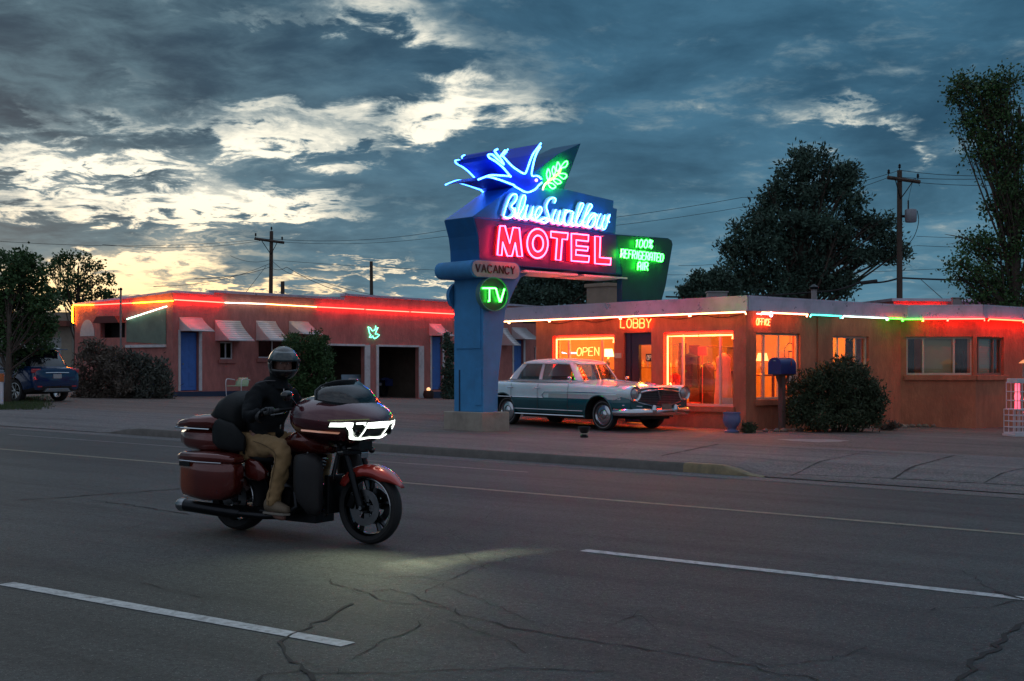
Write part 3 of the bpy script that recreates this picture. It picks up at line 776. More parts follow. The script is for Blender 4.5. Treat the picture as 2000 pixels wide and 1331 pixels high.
# ------------------------------------------------------------------ lobby building
L0 = Vector((.71, 32.27)); C0 = Vector((5.02, 27.46)); D0 = Vector((9.57, 31.5)); E0 = Vector((11.32, 31.25)); F0 = Vector((17.0, 36.4))
LFe = (C0-L0).normalized(); OFe = (D0-C0).normalized(); FFe = (E0-D0).normalized(); GFe = (F0-E0).normalized()
LF = Wall(L0, LFe); OF = Wall(C0, OFe); FF = Wall(D0, FFe); GF = Wall(E0, GFe)
for w in (LF, OF, FF, GF):
    if w.n.y > 0 and w.n.x*0 == 0 and (w.n.y > .3): w.n = -w.n
ZR0, ZR1 = 2.86, 3.16          # fascia bottom and top
lobby = thing('motel_office', 'low salmon stucco motel office with lilac roof edge, neon trim and lit lobby windows', 'building', (6, 30, gz(6, 30)))
bpy.context.view_layer.update()
def pb(mb, name, m, par=lobby, **k):
    o = mb.build(name, m, None, **k)
    root = par
    while root.parent is not None: root = root.parent
    o.parent = par; o.matrix_parent_inverse = root.matrix_world.inverted() if par is root else Matrix()
    if par is not root:
        # meshes are in world coordinates; part parents sit at the world origin of their root
        o.matrix_parent_inverse = Matrix()
    return o
def kid(mb, name, m, par, **k):
    """child of a part whose own mesh is already in world coordinates"""
    o = mb.build(name, m, None, **k); o.parent = par; o.matrix_parent_inverse = Matrix(); return o
llen = (C0-L0).length; olen = (D0-C0).length; flen = (E0-D0).length; glen = (F0-E0).length
TW = .22
wl = LF.rect(1080, 655, 1199.5, 790); dr = LF.rect(1218, 650, 1272, 829); wr = LF.rect(1296, 648, 1432, 793)
wl = (wl[0], wl[1], wr[2]+.25, wl[3]); 
w1 = OF.rect(1477, 651, 1563, 780); w2 = OF.rect(1627, 657, 1697, 735)
w3 = FF.rect(1770, 658, 1900, 733); w4 = GF.rect(1906, 658, 1961, 732)
w3 = (w3[0], flen-.06, w3[2], w3[3]); w4 = (.06, w4[1], w3[2], w3[3])
zb = -.4
mb = MB(); LF.wall(mb, 0, llen, zb, ZR0+.02, [wl, (dr[0], dr[1], zb+.0, dr[3]), wr], TW); pb(mb, 'wall', STUCCO2, label='front wall facing the parked car')
mb = MB(); OF.wall(mb, 0, olen, zb, ZR0+.02, [w1, w2], TW); pb(mb, 'wall', STUCCO2)
mb = MB(); FF.wall(mb, 0, flen, zb, ZR0+.02, [w3], TW); pb(mb, 'wall', STUCCO2)
mb = MB(); GF.wall(mb, 0, glen, zb, ZR0+.02, [w4], TW); pb(mb, 'wall', STUCCO2)
# rear and left closing walls
BK = Vector((2.0, 46.0)); LBK = L0+Vector((.745, .667))*10
mb = MB()
for a, b in ((L0, LBK), (LBK, F0+Vector((-.6, .7))*3), (F0+Vector((-.6, .7))*3, F0)):
    w = Wall(a, (b-a)); w.wall(mb, 0, (b-a).length, zb, ZR0, [], .15)
pb(mb, 'back_wall', STUCCO2)
# recessed corner pier between lobby front and the motel wing
# roof slab with fascia: path outside the walls
def off(p, n, d): return Vector((p.x+n.x*d, p.y+n.y*d))
OV = .27
cf = C0+(LF.n+OF.n)*OV*1.0
dn = (OF.n+FF.n).normalized(); en = (FF.n+GF.n).normalized()
path = [off(L0-LFe*2.4, LF.n, OV), cf, D0+dn*OV, E0+en*OV, off(F0, GF.n, OV)]
inner = [F0+Vector((-.6, .7))*3, LBK+LFe*-2.4]
poly = path+inner
FASC = mat('lilac_fascia', (.58, .48, .58), .28, .6, var=.06, scale=4, dirt=(.36, .33, .38), dscale=1.5)
mb = MB(); mb.prism([Vector((p.x, p.y, ZR1-.03)) for p in poly], [Vector((p.x, p.y, ZR0)) for p in poly]); pb(mb, 'roof', mat('roof_gravel', (.2, .18, .17), .95, var=.2))
mb = MB()
for i in range(4):
    a, b = path[i], path[i+1]; e = (b-a).normalized(); n = Vector((e.y, -e.x)); 
    if n.y > .5: n = -n
    w = Wall(a, e); w.n = n; ln = (b-a).length
    w.box(mb, 0, ln, ZR0-.01, ZR1, .002, .022); w.box(mb, 0, ln, ZR1-.035, ZR1+.012, .023, .035)
pb(mb, 'fascia', FASC)
# neon along the roof edge: coloured runs
NPK = emit('neon_pink_white', (1, .24, .11), 14); NTE = emit('neon_teal', (.04, .75, .55), 5); NWH = emit('neon_cool_white', (.70, 1, .88), 4.2)
NGE = emit('neon_lime', (.06, 1, .03), 10); NRW = emit('neon_scarlet_white', (1, .02, .01), 32); NRO = emit('neon_orange_red', (1, .016, .004), 45)
NRE = emit('neon_red_orange', (1, .018, .009), 36); NYW = emit('neon_warm_white', (1, .40, .16), 10); NYL = emit('neon_amber', (1, .25, .003), 34)
ZN = ZR0-.035
def run(w, a0, a1, m, z=ZN, d=OV+.02, r=.017, par=lobby, zig=True):
    mb = MB(); mb.tube([w.p(a0, z-.05, d-.03), w.p(a0, z, d), w.p(a1, z, d), w.p(a1, z-.05, d-.03)], r, 6)
    return pb(mb, 'neon_tube', m, par)
for a0, a1, m in ((-2.3, -.9, NYW), (-.86, .6, NYW), (.64, 3.0, NPK), (3.04, 5.1, NPK), (5.14, llen+.2, NYW)): run(LF, a0, a1, m)
def oa(x): return OF.sz(x, 610, OV)[0]
for x0, x1, m in ((1487, 1576, NPK), (1583, 1642, NTE), (1646, 1732, NWH), (1735, 1762, NGE)): run(OF, oa(x0), oa(x1), m)
fa = lambda x: FF.sz(x, 622, OV)[0]
run(FF, fa(1764), fa(1802), NGE); run(FF, fa(1804), fa(1850), NRW); run(FF, fa(1852), flen+.15, NRW)
run(GF, .12, 1.9, NRO); run(GF, 1.95, 3.6, NRO)
# thin arrow-like white tube and ring under the corner of the roof
mb = MB(); mb.tube([OF.pix(1478, 613, .2), OF.pix(1503, 614.5, .2)], .012, 5)
c = OF.pix(1506, 614.5, .2); mb.tube([c+Vector((OFe.x*.05*math.cos(t), OFe.y*.05*math.cos(t), .05*math.sin(t))) for t in [k*math.pi/6 for k in range(12)]], .011, 5, True)
pb(mb, 'neon_ring', emit('neon_violet_white', (.85, .75, 1), 4))
# windows and door
FRB = mat('bronze_frame', (.20, .13, .09), .5, var=.1); FRW = mat('window_frame_pink_white', (.55, .42, .36), .5, var=.08)
DFR = mat('door_frame_navy', (.012, .014, .05), .4, var=.15)
def window(w, r, mull, fm, par, glass=GLASS, fw=.045, sill=True, depth=-.10, name='window', hm=()):
    a0, a1, z0, z1 = r
    mb = MB()
    w.box(mb, a0, a1, z0, z0+fw, depth-.03, depth+.03); w.box(mb, a0, a1, z1-fw, z1, depth-.03, depth+.03)
    w.box(mb, a0, a0+fw, z0+fw, z1-fw, depth-.03, depth+.03); w.box(mb, a1-fw, a1, z0+fw, z1-fw, depth-.03, depth+.03)
    for m_ in mull: w.box(mb, m_-fw/2, m_+fw/2, z0+fw, z1-fw, depth-.028, depth+.033)
    for m_ in hm: w.box(mb, a0+fw, a1-fw, m_-.012, m_+.012, depth-.02, depth+.02)
    f = pb(mb, name, fm, par, bevel=.004)
    mb = MB(); w.box(mb, a0+fw*.6, a1-fw*.6, z0+fw*.6, z1-fw*.6, depth-.004, depth+.004); kid2(mb, 'glass', glass, f)
    if sill:
        mb = MB(); w.box(mb, a0-.06, a1+.06, z0-.13, z0-.002, .003, .06); kid2(mb, 'sill', STUCCO2, f, bevel=.01)
    return f
def kid2(mb, name, m, par, **k):
    o = mb.build(name, m, None, **k); root = par
    while root.parent is not None: root = root.parent
    o.parent = par; o.matrix_parent_inverse = Matrix() ; 
    # parent part carries the root-inverse, so its world matrix is identity
    o.matrix_parent_inverse = Matrix()
    return o
lx = lambda x, y=720: LF.sz(x, y)[0]
WL = window(LF, wl, [lx(1107), lx(1172)], FRW, lobby)
WR = window(LF, wr, [lx(1329), lx(1402)], FRW, lobby)
ox = lambda x: OF.sz(x, 720)[0]
W1 = window(OF, w1, [ox(1497), ox(1526)], CREAM, lobby)
W2 = window(OF, w2, [ox(1641), ox(1676)], CREAM, lobby)
fx = lambda x: FF.sz(x, 700)[0]; gx = lambda x: GF.sz(x, 700)[0]
W3 = window(FF, w3, [fx(1804), fx(1864)], CREAM, lobby, GLASS, .05)
W4 = window(GF, w4, [gx(1916), gx(1945)], FRB, lobby, GLASS, .05)
# neon borders inside the two front windows
def nb(w, pts, m, par, r=.02, d=-.04):
    mb = MB(); mb.tube([w.p(a, z, d) for a, z in pts], r, 6); return kid2(mb, 'neon_tube', m, par)
NOR = emit('neon_orange', (1, .018, .004), 95)
nb(LF, [(wl[0]+.09, wl[2]+.06), (wl[0]+.09, wl[3]-.09), (wl[0]+1.2, wl[3]-.09)], NOR, WL); nb(LF, [(wl[0]+1.24, wl[3]-.09), (wl[1]-.06, wl[3]-.09), (wl[1]-.06, wl[3]-.2)], NOR, WL)
nb(LF, [(wr[0]+.19, wr[2]+.35), (wr[0]+.12, wr[2]+.33), (wr[0]+.09, wr[2]+.42), (wr[0]+.09, wr[3]-.09), (wr[0]+.98, wr[3]-.09)], NOR, WR)
nb(LF, [(wr[0]+.19, wr[2]+.35), (wr[0]+.22, wr[2]+.42), (wr[0]+.16, wr[2]+.5)], NOR, WR, .016)
nb(LF, [(wr[0]+1.02, wr[3]-.09), (wr[1]-.05, wr[3]-.09), (wr[1]-.05, wr[3]-.18)], NOR, WR)
# door: frame, glazed leaf
a0, a1, z0, z1 = dr; zg = gz(*LF.p((a0+a1)/2, 0).xy)+.03
mb = MB(); LF.box(mb, a0, a0+.42, zg, z1, -.16, -.06); LF.box(mb, a0+.42, a1, z1-.28, z1, -.16, -.06); LF.box(mb, a0+.422, a1, zg, zg+.25, -.155, -.065); LF.box(mb, a1-.05, a1, zg+.25, z1-.28, -.155, -.065)
LF.box(mb, a0+.16, a0+.19, zg+.01, z1-.01, -.06, -.04)
DO = pb(mb, 'door', DFR, lobby, bevel=.004)
mb = MB(); LF.box(mb, a0+.42, a1-.05, zg+.25, z1-.28, -.115, -.105); kid2(mb, 'glass', GLASS, DO)
mb = MB(); mb.tube([LF.p(a0+.5, zg+.95, -.03), LF.p(a0+.5, zg+1.15, -.03)], .014, 6); kid2(mb, 'handle', CHROME, DO)
mb = MB(); LF.box(mb, a0+.62, a0+.62+.34, zg+1.42, zg+1.60, -.095, -.09); OP = kid2(mb, 'open_card', mat('card_black', (.012, .012, .014), .6), DO)
def plaque_text(w, txt, a0, a1, z0, z1, d, r, par, m, name='lettering', root=False, gap=.22, slant=0):
    st, wd = text_strokes(txt, gap); mb = MB()
    for l in st:
        for s_ in l:
            mb.tube([w.p(a0+(a1-a0)*x/wd+slant*y, z0+(z1-z0)*y-.03*x/wd*0, d) for x, y in s_], r, 5)
    return kid2(mb, name, m, par) if not root else pb(mb, name, m, par)
plaque_text(LF, 'OPEN', a0+.66, a0+.92, zg+1.455, zg+1.565, -.085, .009, DO, emit('card_letters', (1, .8, .4), .12, (.7, .65, .5)))
# small wall plaque beside the door
mb = MB(); LF.box(mb, lx(1201), lx(1214), LF.sz(1207, 700)[1], LF.sz(1207, 690)[1], .003, .02); pb(mb, 'wall_plaque', CREAM, lobby)
# neon words
NOY = emit('neon_amber_letters', (1, .065, .006), 11)
def word(W_, txt, quad, m, par, d=.06, r=.016):
    mb = wall_text(W_, txt, quad, d, r*.8); return pb(mb, 'neon_letters', m, par)
word(LF, 'LOBBY', ((1212, 623.5), (1212, 640.5), (1272, 623), (1271, 641)), NOY, lobby, r=.019)
word(OF, 'OFFICE', ((1478, 622), (1477, 635.5), (1505, 624), (1504, 636)), NOY, lobby, r=.017)
# glow carriers behind the words: red neon tubes tucked against the wall
mb = MB(); mb.tube([LF.pix(1212, 643, .035), LF.pix(1272, 643, .035)], .008, 5); mb.tube([LF.pix(1212, 621, .035), LF.pix(1272, 621, .035)], .008, 5)
# window OPEN sign in neon
NOP = emit('neon_open', (1, .12, .02), 9)
mb = wall_text(LF, 'OPEN', ((1128, 680), (1126, 695.5), (1170, 678.5), (1170, 694.5)), -.17, .014); kid2(mb, 'neon_letters', NOP, WL)
mb = MB(); a = LF.pix(1112, 690, -.17); b = LF.pix(1126, 690, -.17); mb.tube([a, b], .018, 5); a = LF.pix(1098, 689, -.17); b = LF.pix(1107, 691, -.17); mb.tube([a, b], [.016, .008], 5)
kid2(mb, 'neon_shape', emit('neon_lavender', (.8, .65, 1), 4), WL)
# interior shell
WARM = mat('warm_interior_wall', (.70, .38, .10), .8, var=.12, scale=3); IFLOOR = mat('interior_floor', (.25, .13, .07), .5, var=.2)
mb = MB()
ip = [off(L0, LF.n, -TW-.01)+LFe*.02, off(off(C0, LF.n, -TW-.01), OF.n, -TW-.01), off(off(D0, OF.n, -TW-.01), FF.n, -.05), off(E0, FF.n, -TW-.01)-FFe*.2, E0+GFe*3.6+Vector((-GF.n.x, -GF.n.y))*.23]
i2 = [ip[-1]+Vector((-1.7, 2.2)), Vector((7.6, 35.0)), L0+Vector((.745, .667))*4.4+LFe*.1]
pol = ip+i2
mb.add([(p.x, p.y, .33) for p in pol], [tuple(range(len(pol)))]); pb(mb, 'interior_floor', IFLOOR)
mb = MB(); mb.add([(p.x, p.y, 2.82) for p in pol], [tuple(range(len(pol)))]); pb(mb, 'ceiling', mat('ceiling_paint', (.6, .5, .35), .8))
mb = MB()
for i in range(4, len(pol)):
    a, b = pol[i], pol[(i+1) % len(pol)]
    mb.add([(a.x, a.y, .3), (b.x, b.y, .3), (b.x, b.y, 2.82), (a.x, a.y, 2.82)], [(0, 1, 2, 3)])
pb(mb, 'interior_wall', WARM)
# partition between the lobby and the private rooms at the right
pa = off(off(D0, OF.n, -TW), FF.n, -.1); 
mb = MB(); a, b = Vector((7.9, 30.35)), Vector((6.3, 33.8))
mb.add([(a.x, a.y, .3), (b.x, b.y, .3), (b.x, b.y, 2.82), (a.x, a.y, 2.82)], [(0, 1, 2, 3)]); pb(mb, 'interior_wall', WARM)
def plight(loc, e, col, rad=.12, name='lamp_light'):
    l = bpy.data.lights.new(name, 'POINT'); l.energy = e; l.color = col; l.shadow_soft_size = rad
    o = bpy.data.objects.new(name, l); COL.objects.link(o); o.location = loc; return o
def inside(w, a, depth, z): return w.p(a, z, -depth)
# shaded table lamps seen through the glass
LSH = emit('lamp_shade_glow', (1, .62, .22), 5); LSH2 = emit('lamp_shade_dim', (1, .55, .16), 2.2)
def table_lamp(w, px, y0, y1, depth, m, label, table=True, e=14, rs=.14):
    k = w.sz(px, y0, -depth); k2 = w.sz(px, y1, -depth); p = w.p(k[0], 0, -depth)
    t = thing('table_lamp', label, 'lamp', (p.x, p.y, k2[1]-.25))
    zt = k[1]-(k2[1]-.25); zl = .25
    mb = MB(); mb.lathe([(rs*.72, zt), (rs, zl)], n=20); mb.build('lamp_shade', m, t, smooth='all')
    mb = MB(); mb.lathe([(.001, -.06), (.07, -.06), (.06, -.03), (.02, .0), (.05, .08), (.055, .14), (.02, .22), (.015, zl+.06)], n=14, cap=True); mb.build('lamp_base', mat('brass', (.4, .25, .1), .3, 1), t, smooth=True)
    plight((p.x, p.y, k2[1]+.05), e, (1, .55, .2), .1)
    return t, p, k2[1]-.25
def table(p, ztop, w, d, m, label, e):
    zf = .33; t = thing('side_table', label, 'table', (p.x, p.y, zf)); h = ztop-zf; M = Matrix.Rotation(math.atan2(e.y, e.x), 3, 'Z')
    mb = MB(); mb.box((0, 0, h-.02), (w, d, .04), M); mb.build('table_top', m, t, bevel=.005)
    for sx in (-1, 1):
        for sy in (-1, 1):
            q = M @ Vector((sx*(w/2-.05), sy*(d/2-.05), (h-.04)/2)); mb = MB(); mb.box(q, (.05, .05, h-.04), M); mb.build('leg', m, t)
    return t
WOOD = mat('red_brown_wood', (.16, .05, .025), .45, var=.25, scale=6, stretch=(1, 1, 6))
tl, p, zt = table_lamp(LF, 1188, 682, 697, .45, LSH, 'glowing table lamp with a bright white shade behind the left lobby window', e=16); table(p, zt-.06, .5, .4, WOOD, 'dark wood side table under the bright lamp behind the left lobby window', LFe)
tl, p, zt = table_lamp(OF, 1489, 690, 705, .9, LSH2, 'amber shaded lamp standing left inside the office window', e=9); table(p, zt-.06, .5, .4, WOOD, 'dark side table under the amber lamp in the office window', OFe)
tl, p, zt = table_lamp(OF, 1631, 688, 701, .7, LSH2, 'small amber lamp at the left edge of the window above the dark bush', e=6, rs=.09); table(p, zt-.06, .4, .35, WOOD, 'small table under the lamp in the window above the dark bush', OFe)
# ceiling lights inside
plight((3.4, 31.6, 2.5), 360, (1, .28, .035), .2, 'lobby_ceiling_light'); plight((6.0, 30.6, 2.5), 220, (1, .28, .035), .2, 'lobby_ceiling_light')
plight(tuple(LF.p(wr[0]+1.0, 2.4, -.7)), 190, (1, .18, .02), .15, 'lobby_ceiling_light'); plight((8.3, 32.0, 2.4), 14, (1, .38, .07), .2, 'lobby_ceiling_light')
# furniture and stock inside, seen through the panes
def cloth(name, p, h, w, m, label, cat, grp=None, flare=1.35, e=LFe, z0=.4, lower=.0):
    t = thing(name, label, cat, (p.x, p.y, z0), group=grp)
    rings = []; ang = math.atan2(e.y, e.x)
    for i in range(13):
        f = i/12; z = h*(1-f); rw = w*(.16 if i == 0 else (.5 if f < .14 else .40+(flare*.5-.40)*f)); rd = rw*.42
        ring = []
        for k in range(28):
            th = 2*math.pi*k/28; fold = 1+.10*math.sin(th*7+f*1.5)*f
            v_ = Vector((rw*math.cos(th)*fold, rd*math.sin(th)*fold, z)); v_.rotate(Matrix.Rotation(ang, 3, 'Z')); ring.append(v_)
        rings.append(ring)
    mb = MB(); mb.loft(rings); mb.build('garment', m, t, smooth='all')
    mb = MB(); M = Matrix.Rotation(ang, 3, 'Z')
    mb.tube([M @ Vector((-.2, 0, h-.06)), M @ Vector((0, 0, h+.02)), M @ Vector((.2, 0, h-.06))], .008, 5); mb.tube([Vector((0, 0, h+.02)), Vector((0, 0, h+.10)), M @ Vector((.03, 0, h+.12))], .005, 5)
    mb.build('hanger', CHROME, t)
    return t
def lfin(px, depth): a = LF.sz(px, 720, -depth)[0]; return LF.p(a, 0, -depth)
PINKC = mat('peach_cloth', (.75, .38, .25), .8, var=.1, scale=3); DARKC = mat('dark_jacket_cloth', (.03, .02, .025), .85, var=.3); REDC = mat('red_cloth', (.45, .03, .02), .8, var=.2); BROWNC = mat('brown_cloth', (.08, .03, .02), .85, var=.2)
cloth('hanging_dress', lfin(1413, .55), 1.55, .42, PINKC, 'pale peach long dress hanging at the right end of the big lobby window', 'dress', flare=1.3, z0=.42)
cloth('hanging_jacket', lfin(1346, .6), .78, .50, DARKC, 'black jacket hanging behind the middle pane of the big lobby window', 'jacket', flare=.95, z0=1.18)
cloth('hanging_skirt', lfin(1382, .95), 1.3, .40, BROWNC, 'dark brown hanging garment between the black jacket and the peach dress', 'garment', z0=.45)
cloth('hanging_coat', lfin(1318, .8), .9, .42, REDC, 'deep red hanging garment at the left of the big lobby window', 'garment', z0=.62)
# red trunk, white card, shelf and counter
def crate(name, p, size, m, label, cat, e=LFe, z=.34, extra=None):
    t = thing(name, label, cat, (p.x, p.y, z)); M = Matrix.Rotation(math.atan2(e.y, e.x), 3, 'Z')
    mb = MB(); mb.box((0, 0, size[2]/2), size, M); mb.build('body', m, t, bevel=.01)
    mb = MB(); n = 6
    for k in range(n): mb.box(M @ Vector((-size[0]/2+size[0]*(k+.5)/n, -size[1]/2-.006, size[2]/2)), (.012, .010, size[2]*.9), M)
    mb.box((0, 0, size[2]+.012), (size[0]+.02, size[1]+.02, .022), M); mb.build('ribs', DARKC if m is not REDC else mat('bright_red', (.6, .05, .03), .5), t)
    return t
crate('slatted_crate', lfin(1346, .35), (.36, .3, .5), REDC, 'red slatted crate below the black jacket in the big lobby window', 'crate')
crate('wooden_box', lfin(1420, .3), (.42, .3, .32), WOOD, 'low wooden box under the peach dress in the big lobby window', 'box')
mb = MB(); p = lfin(1419, .28); M = Matrix.Rotation(math.atan2(LFe.y, LFe.x), 3, 'Z'); mb.box((p.x, p.y, .86), (.34, .012, .24), M); tag(mb.build('price_card', WHITE), 'blank white card standing on the low wooden box', 'card')
mb = MB(); p = lfin(1372, .7); mb.box((p.x, p.y, 2.02), (.26, .012, .20), M); mb.tube([(p.x, p.y, .35), (p.x, p.y, 1.93)], .012, 5); tag(mb.build('display_stand', mat('red_card', (.6, .12, .08), .6)), 'small red card on a thin stand above the brown garment', 'stand')
def shelf(p, w, h, m, e, label, seed, nsh=4):
    t = thing('shelf_unit', label, 'shelf', (p.x, p.y, .34)); M = Matrix.Rotation(math.atan2(e.y, e.x), 3, 'Z'); rnd = random.Random(seed)
    mb = MB()
    for k in range(nsh): mb.box((0, 0, .1+(h-.1)*k/(nsh-1)), (w, .3, .025), M)
    for s_ in (-1, 1): mb.box(M @ Vector((s_*w/2, 0, h/2)), (.03, .31, h+.05), M)
    mb.build('shelf_frame', m, t)
    for k in range(nsh-1):
        x = -w/2+.1
        while x < w/2-.1:
            hh = rnd.uniform(.10, .26); ww = rnd.uniform(.05, .16); mb = MB(); z = .115+(h-.1)*k/(nsh-1)
            mb.lathe([(ww*.4, 0), (ww*.5, hh*.5), (ww*.25, hh*.85), (ww*.28, hh)], c=M @ Vector((x, 0, z)), n=8, cap=True)
            mb.build('souvenir', mat('ware%d' % rnd.randint(0, 4), (rnd.uniform(.1, .6), rnd.uniform(.1, .35), rnd.uniform(.05, .3)), .6), t); x += ww+rnd.uniform(.05, .2)
    return t
shelf(LF.p(lx(1245)+.1, 0, -2.9), 1.5, 1.25, WOOD, LFe, 'wooden shelf of souvenirs seen through the lobby door', 3)
shelf(LF.p(lx(1130), 0, -2.8), 1.8, 1.9, WOOD, LFe, 'tall souvenir shelf behind the neon OPEN sign', 4)
shelf(OF.p(ox(1545), 0, -2.2), 1.4, 1.8, WOOD, OFe, 'souvenir shelf seen through the office window', 5)
shelf(OF.p(ox(1665), 0, -1.6), 1.0, 1.7, WOOD, OFe, 'souvenir shelf seen in the window above the bush', 8)
mb = MB()
mb = MB()
for k, (w, px, y0, y1, dep, wd_) in enumerate(((OF, 1543, 668, 690, .35, .5), (OF, 1655, 665, 680, .5, .4))):
    a, z = w.sz(px, y0, -dep); mb = MB(); c = w.p(a, z-.25, -dep)
    mb.tube([c+Vector((w.e.x*.22*math.cos(t), w.e.y*.22*math.cos(t), .22*math.sin(t))) for t in [j*math.pi/10 for j in range(20)]], .010, 5, True)
    mb.tube([c+Vector((0, 0, .22)), Vector((c.x, c.y, 2.8))], .006, 4)
    tag(mb.build('hanging_hoop', DARKM), ('dark wire hoop hanging inside the office window' if k == 0 else 'dark wire hoop hanging inside the window above the bush'), 'ornament')
# framed pictures on the interior walls
for w, px, y, dep, sz_, lab in ((LF, 1160, 668, 3.6, (.5, .35), 'dark framed picture on the wall behind the left lobby window'), (OF, 1535, 672, 3.0, (.55, .4), 'dark framed picture on the office back wall'), (OF, 1660, 680, 2.6, (.5, .5), 'framed picture on the back wall of the room above the bush')):
    a, z = w.sz(px, y, -dep); t = thing('framed_picture', lab, 'picture', tuple(w.p(a, z, -dep))); M = Matrix.Rotation(math.atan2(w.e.y, w.e.x), 3, 'Z')
    mb = MB(); mb.box((0, 0, 0), (sz_[0], .03, sz_[1]), M); mb.build('frame', DARKC, t, bevel=.008)
    mb = MB(); mb.box(M @ Vector((0, -.022, 0)), (sz_[0]*.82, .012, sz_[1]*.8), M); mb.build('print', mat('print_ochre', (.35, .22, .08), .6, var=.6, scale=9), t)
# blinds and curtains in the right-hand windows
mb = MB(); n = 15
BL_ = mat('tan_blinds', (.50, .40, .24), .7, var=.05)
for k in range(n):
    z = w3[2]+.06+(w3[3]-w3[2]-.12)*k/(n-1); p, q = FF.p(fx(1807), z, -.17), FF.p(fx(1861), z, -.17); u = Vector((0, 0, .030)); d = Vector((FF.n.x, FF.n.y, 0))*.02
    mb.add([p-u+d, q-u+d, q+u-d, p+u-d], [(0, 1, 2, 3)])
kid2(mb, 'blind', BL_, W3)
mb = MB()
for k in range(n):
    z = w4[2]+.06+(w4[3]-w4[2]-.12)*k/(n-1); p, q = GF.p(gx(1918), z, -.17), GF.p(gx(1944), z, -.17); u = Vector((0, 0, .028)); d = Vector((GF.n.x, GF.n.y, 0))*.02
    mb.add([p-u+d, q-u+d, q+u-d, p+u-d], [(0, 1, 2, 3)])
kid2(mb, 'blind', BL_, W4)
CUR = mat('dark_curtain', (.05, .03, .025), .9, var=.3)
for w, xa, xb, par_, r_ in ((FF, fx(1866), fx(1896), W3, w3), (FF, fx(1774), fx(1788), W3, w3), (GF, gx(1907), gx(1915), W4, w4), (GF, gx(1947), gx(1958), W4, w4)):
    mb = MB(); pts = []; n = 12
    for k in range(n+1): a = xa+(xb-xa)*k/n; d = -.20+.02*math.sin(k*2.3); pts += [w.p(a, r_[2], d), w.p(a, r_[3], d)]
    mb.add(pts, [(2*i, 2*i+2, 2*i+3, 2*i+1) for i in range(n)]); kid2(mb, 'curtain', CUR, par_)
# Route shield sign hanging low in the office window
p = OF.pix(1549, 744, -.16); t = thing('route_sign', 'black panel with a white route shield reading 66 behind the mailbox', 'sign', tuple(p))
M = Matrix.Rotation(math.atan2(OFe.y, OFe.x), 3, 'Z')
mb = MB(); mb.box((0, 0, 0), (.44, .02, .66), M); mb.build('panel', BLACKP, t)
sh = [(-.15, .14), (-.09, .17), (0, .14), (.09, .17), (.15, .14), (.17, .02), (.13, -.10), (0, -.2), (-.13, -.10), (-.17, .02)]
mb = MB(); mb.prism([M @ Vector((x, -.016, z-.02)) for x, z in sh], [M @ Vector((x, -.011, z-.02)) for x, z in sh]); mb.build('shield', WHITE, t)
st, wd = text_strokes('66', .25); mb = MB()
for l in st:
    for s_ in l: mb.tube([M @ Vector((-.10+.2*x/wd, -.022, -.12+.18*y)) for x, y in s_], .013, 5)
mb.build('numerals', BLACKP, t)
mb = MB(); mb.box((0, -.012, .26), (.36, .012, .05), M); mb.build('panel_band', CREAM, t)
# chimney, flue and roof vents: things on the roof
CHM = mat('chimney_block', (.30, .22, .16), .9, var=.15, scale=5, bump=.006, bscale=30)
cp = at(1181, 590, 37.0); t = thing('chimney', 'squat tan block chimney on the lobby roof beside the sign leg', 'chimney', (cp.x, cp.y, ZR1-.05)); M = Matrix.Rotation(math.atan2(LFe.y, LFe.x), 3, 'Z')
zt = H+(HY-561)/F*37.0-(ZR1-.05)
mb = MB(); mb.box((0, 0, zt/2), (.86, .62, zt), M); mb.build('stack', CHM, t, bevel=.012); mb = MB(); mb.box((0, 0, zt+.04), (.96, .72, .10), M); mb.build('cap', CHM, t, bevel=.012)
for px, y0, Y_, w_, lab, cat in ((1400, 572, 33.5, .50, 'grey box vent on the lobby roof behind the pink roof edge', 'vent'), (1868, 583, 44, .3, 'small dark roof vent at the right above the roof edge', 'vent')):
    p = at(px, 590, Y_); zt = H+(HY-y0)/F*Y_-ZR1+.04; t = thing('roof_vent', lab, cat, (p.x, p.y, ZR1-.05)); mb = MB(); mb.box((0, 0, zt/2), (w_, w_*.7, zt)); mb.build('vent_body', mat('vent_grey', (.25, .23, .24), .6), t, bevel=.01)
    mb = MB(); mb.box((0, 0, zt+.02), (w_*1.12, w_*.82, .035)); mb.build('vent_cap', mat('vent_grey', (.25, .23, .24), .6), t, bevel=.008)
p = at(1590, 575, 40); t = thing('roof_flue', 'thin grey roof flue in front of the big juniper', 'flue', (p.x, p.y, ZR1-.05)); mb = MB(); mb.lathe([(.09, 0), (.09, 1.0)], n=12, cap=True); mb.build('pipe', mat('vent_grey', (.25, .23, .24), .6), t, smooth=True); mb = MB(); mb.lathe([(.14, .98), (.15, 1.05), (.02, 1.14)], n=12, cap=True); mb.build('cowl', DARKM, t, smooth=True)
# conduit, junction boxes and drooping cable along the walls
mb = MB(); mb.tube([OF.p(ox(1596), .35, .02), OF.p(ox(1596), ZR0-.02, .02)], .018, 6); OF.box(mb, ox(1590), ox(1600), 1.2, 1.38, .002, .06); pb(mb, 'conduit', STUCCO2)
mb = MB()
for i in range(5):
    a0_, a1_ = 1.3*i+.1, 1.3*i+1.3
    if a1_ > llen: a1_ = llen-.05
    mb.tube([LF.p(a0_+(a1_-a0_)*k/8, ZR0-.05-.07*math.sin(math.pi*k/8), .03) for k in range(9)], .007, 4)
pb(mb, 'drooping_cable', WIREM)
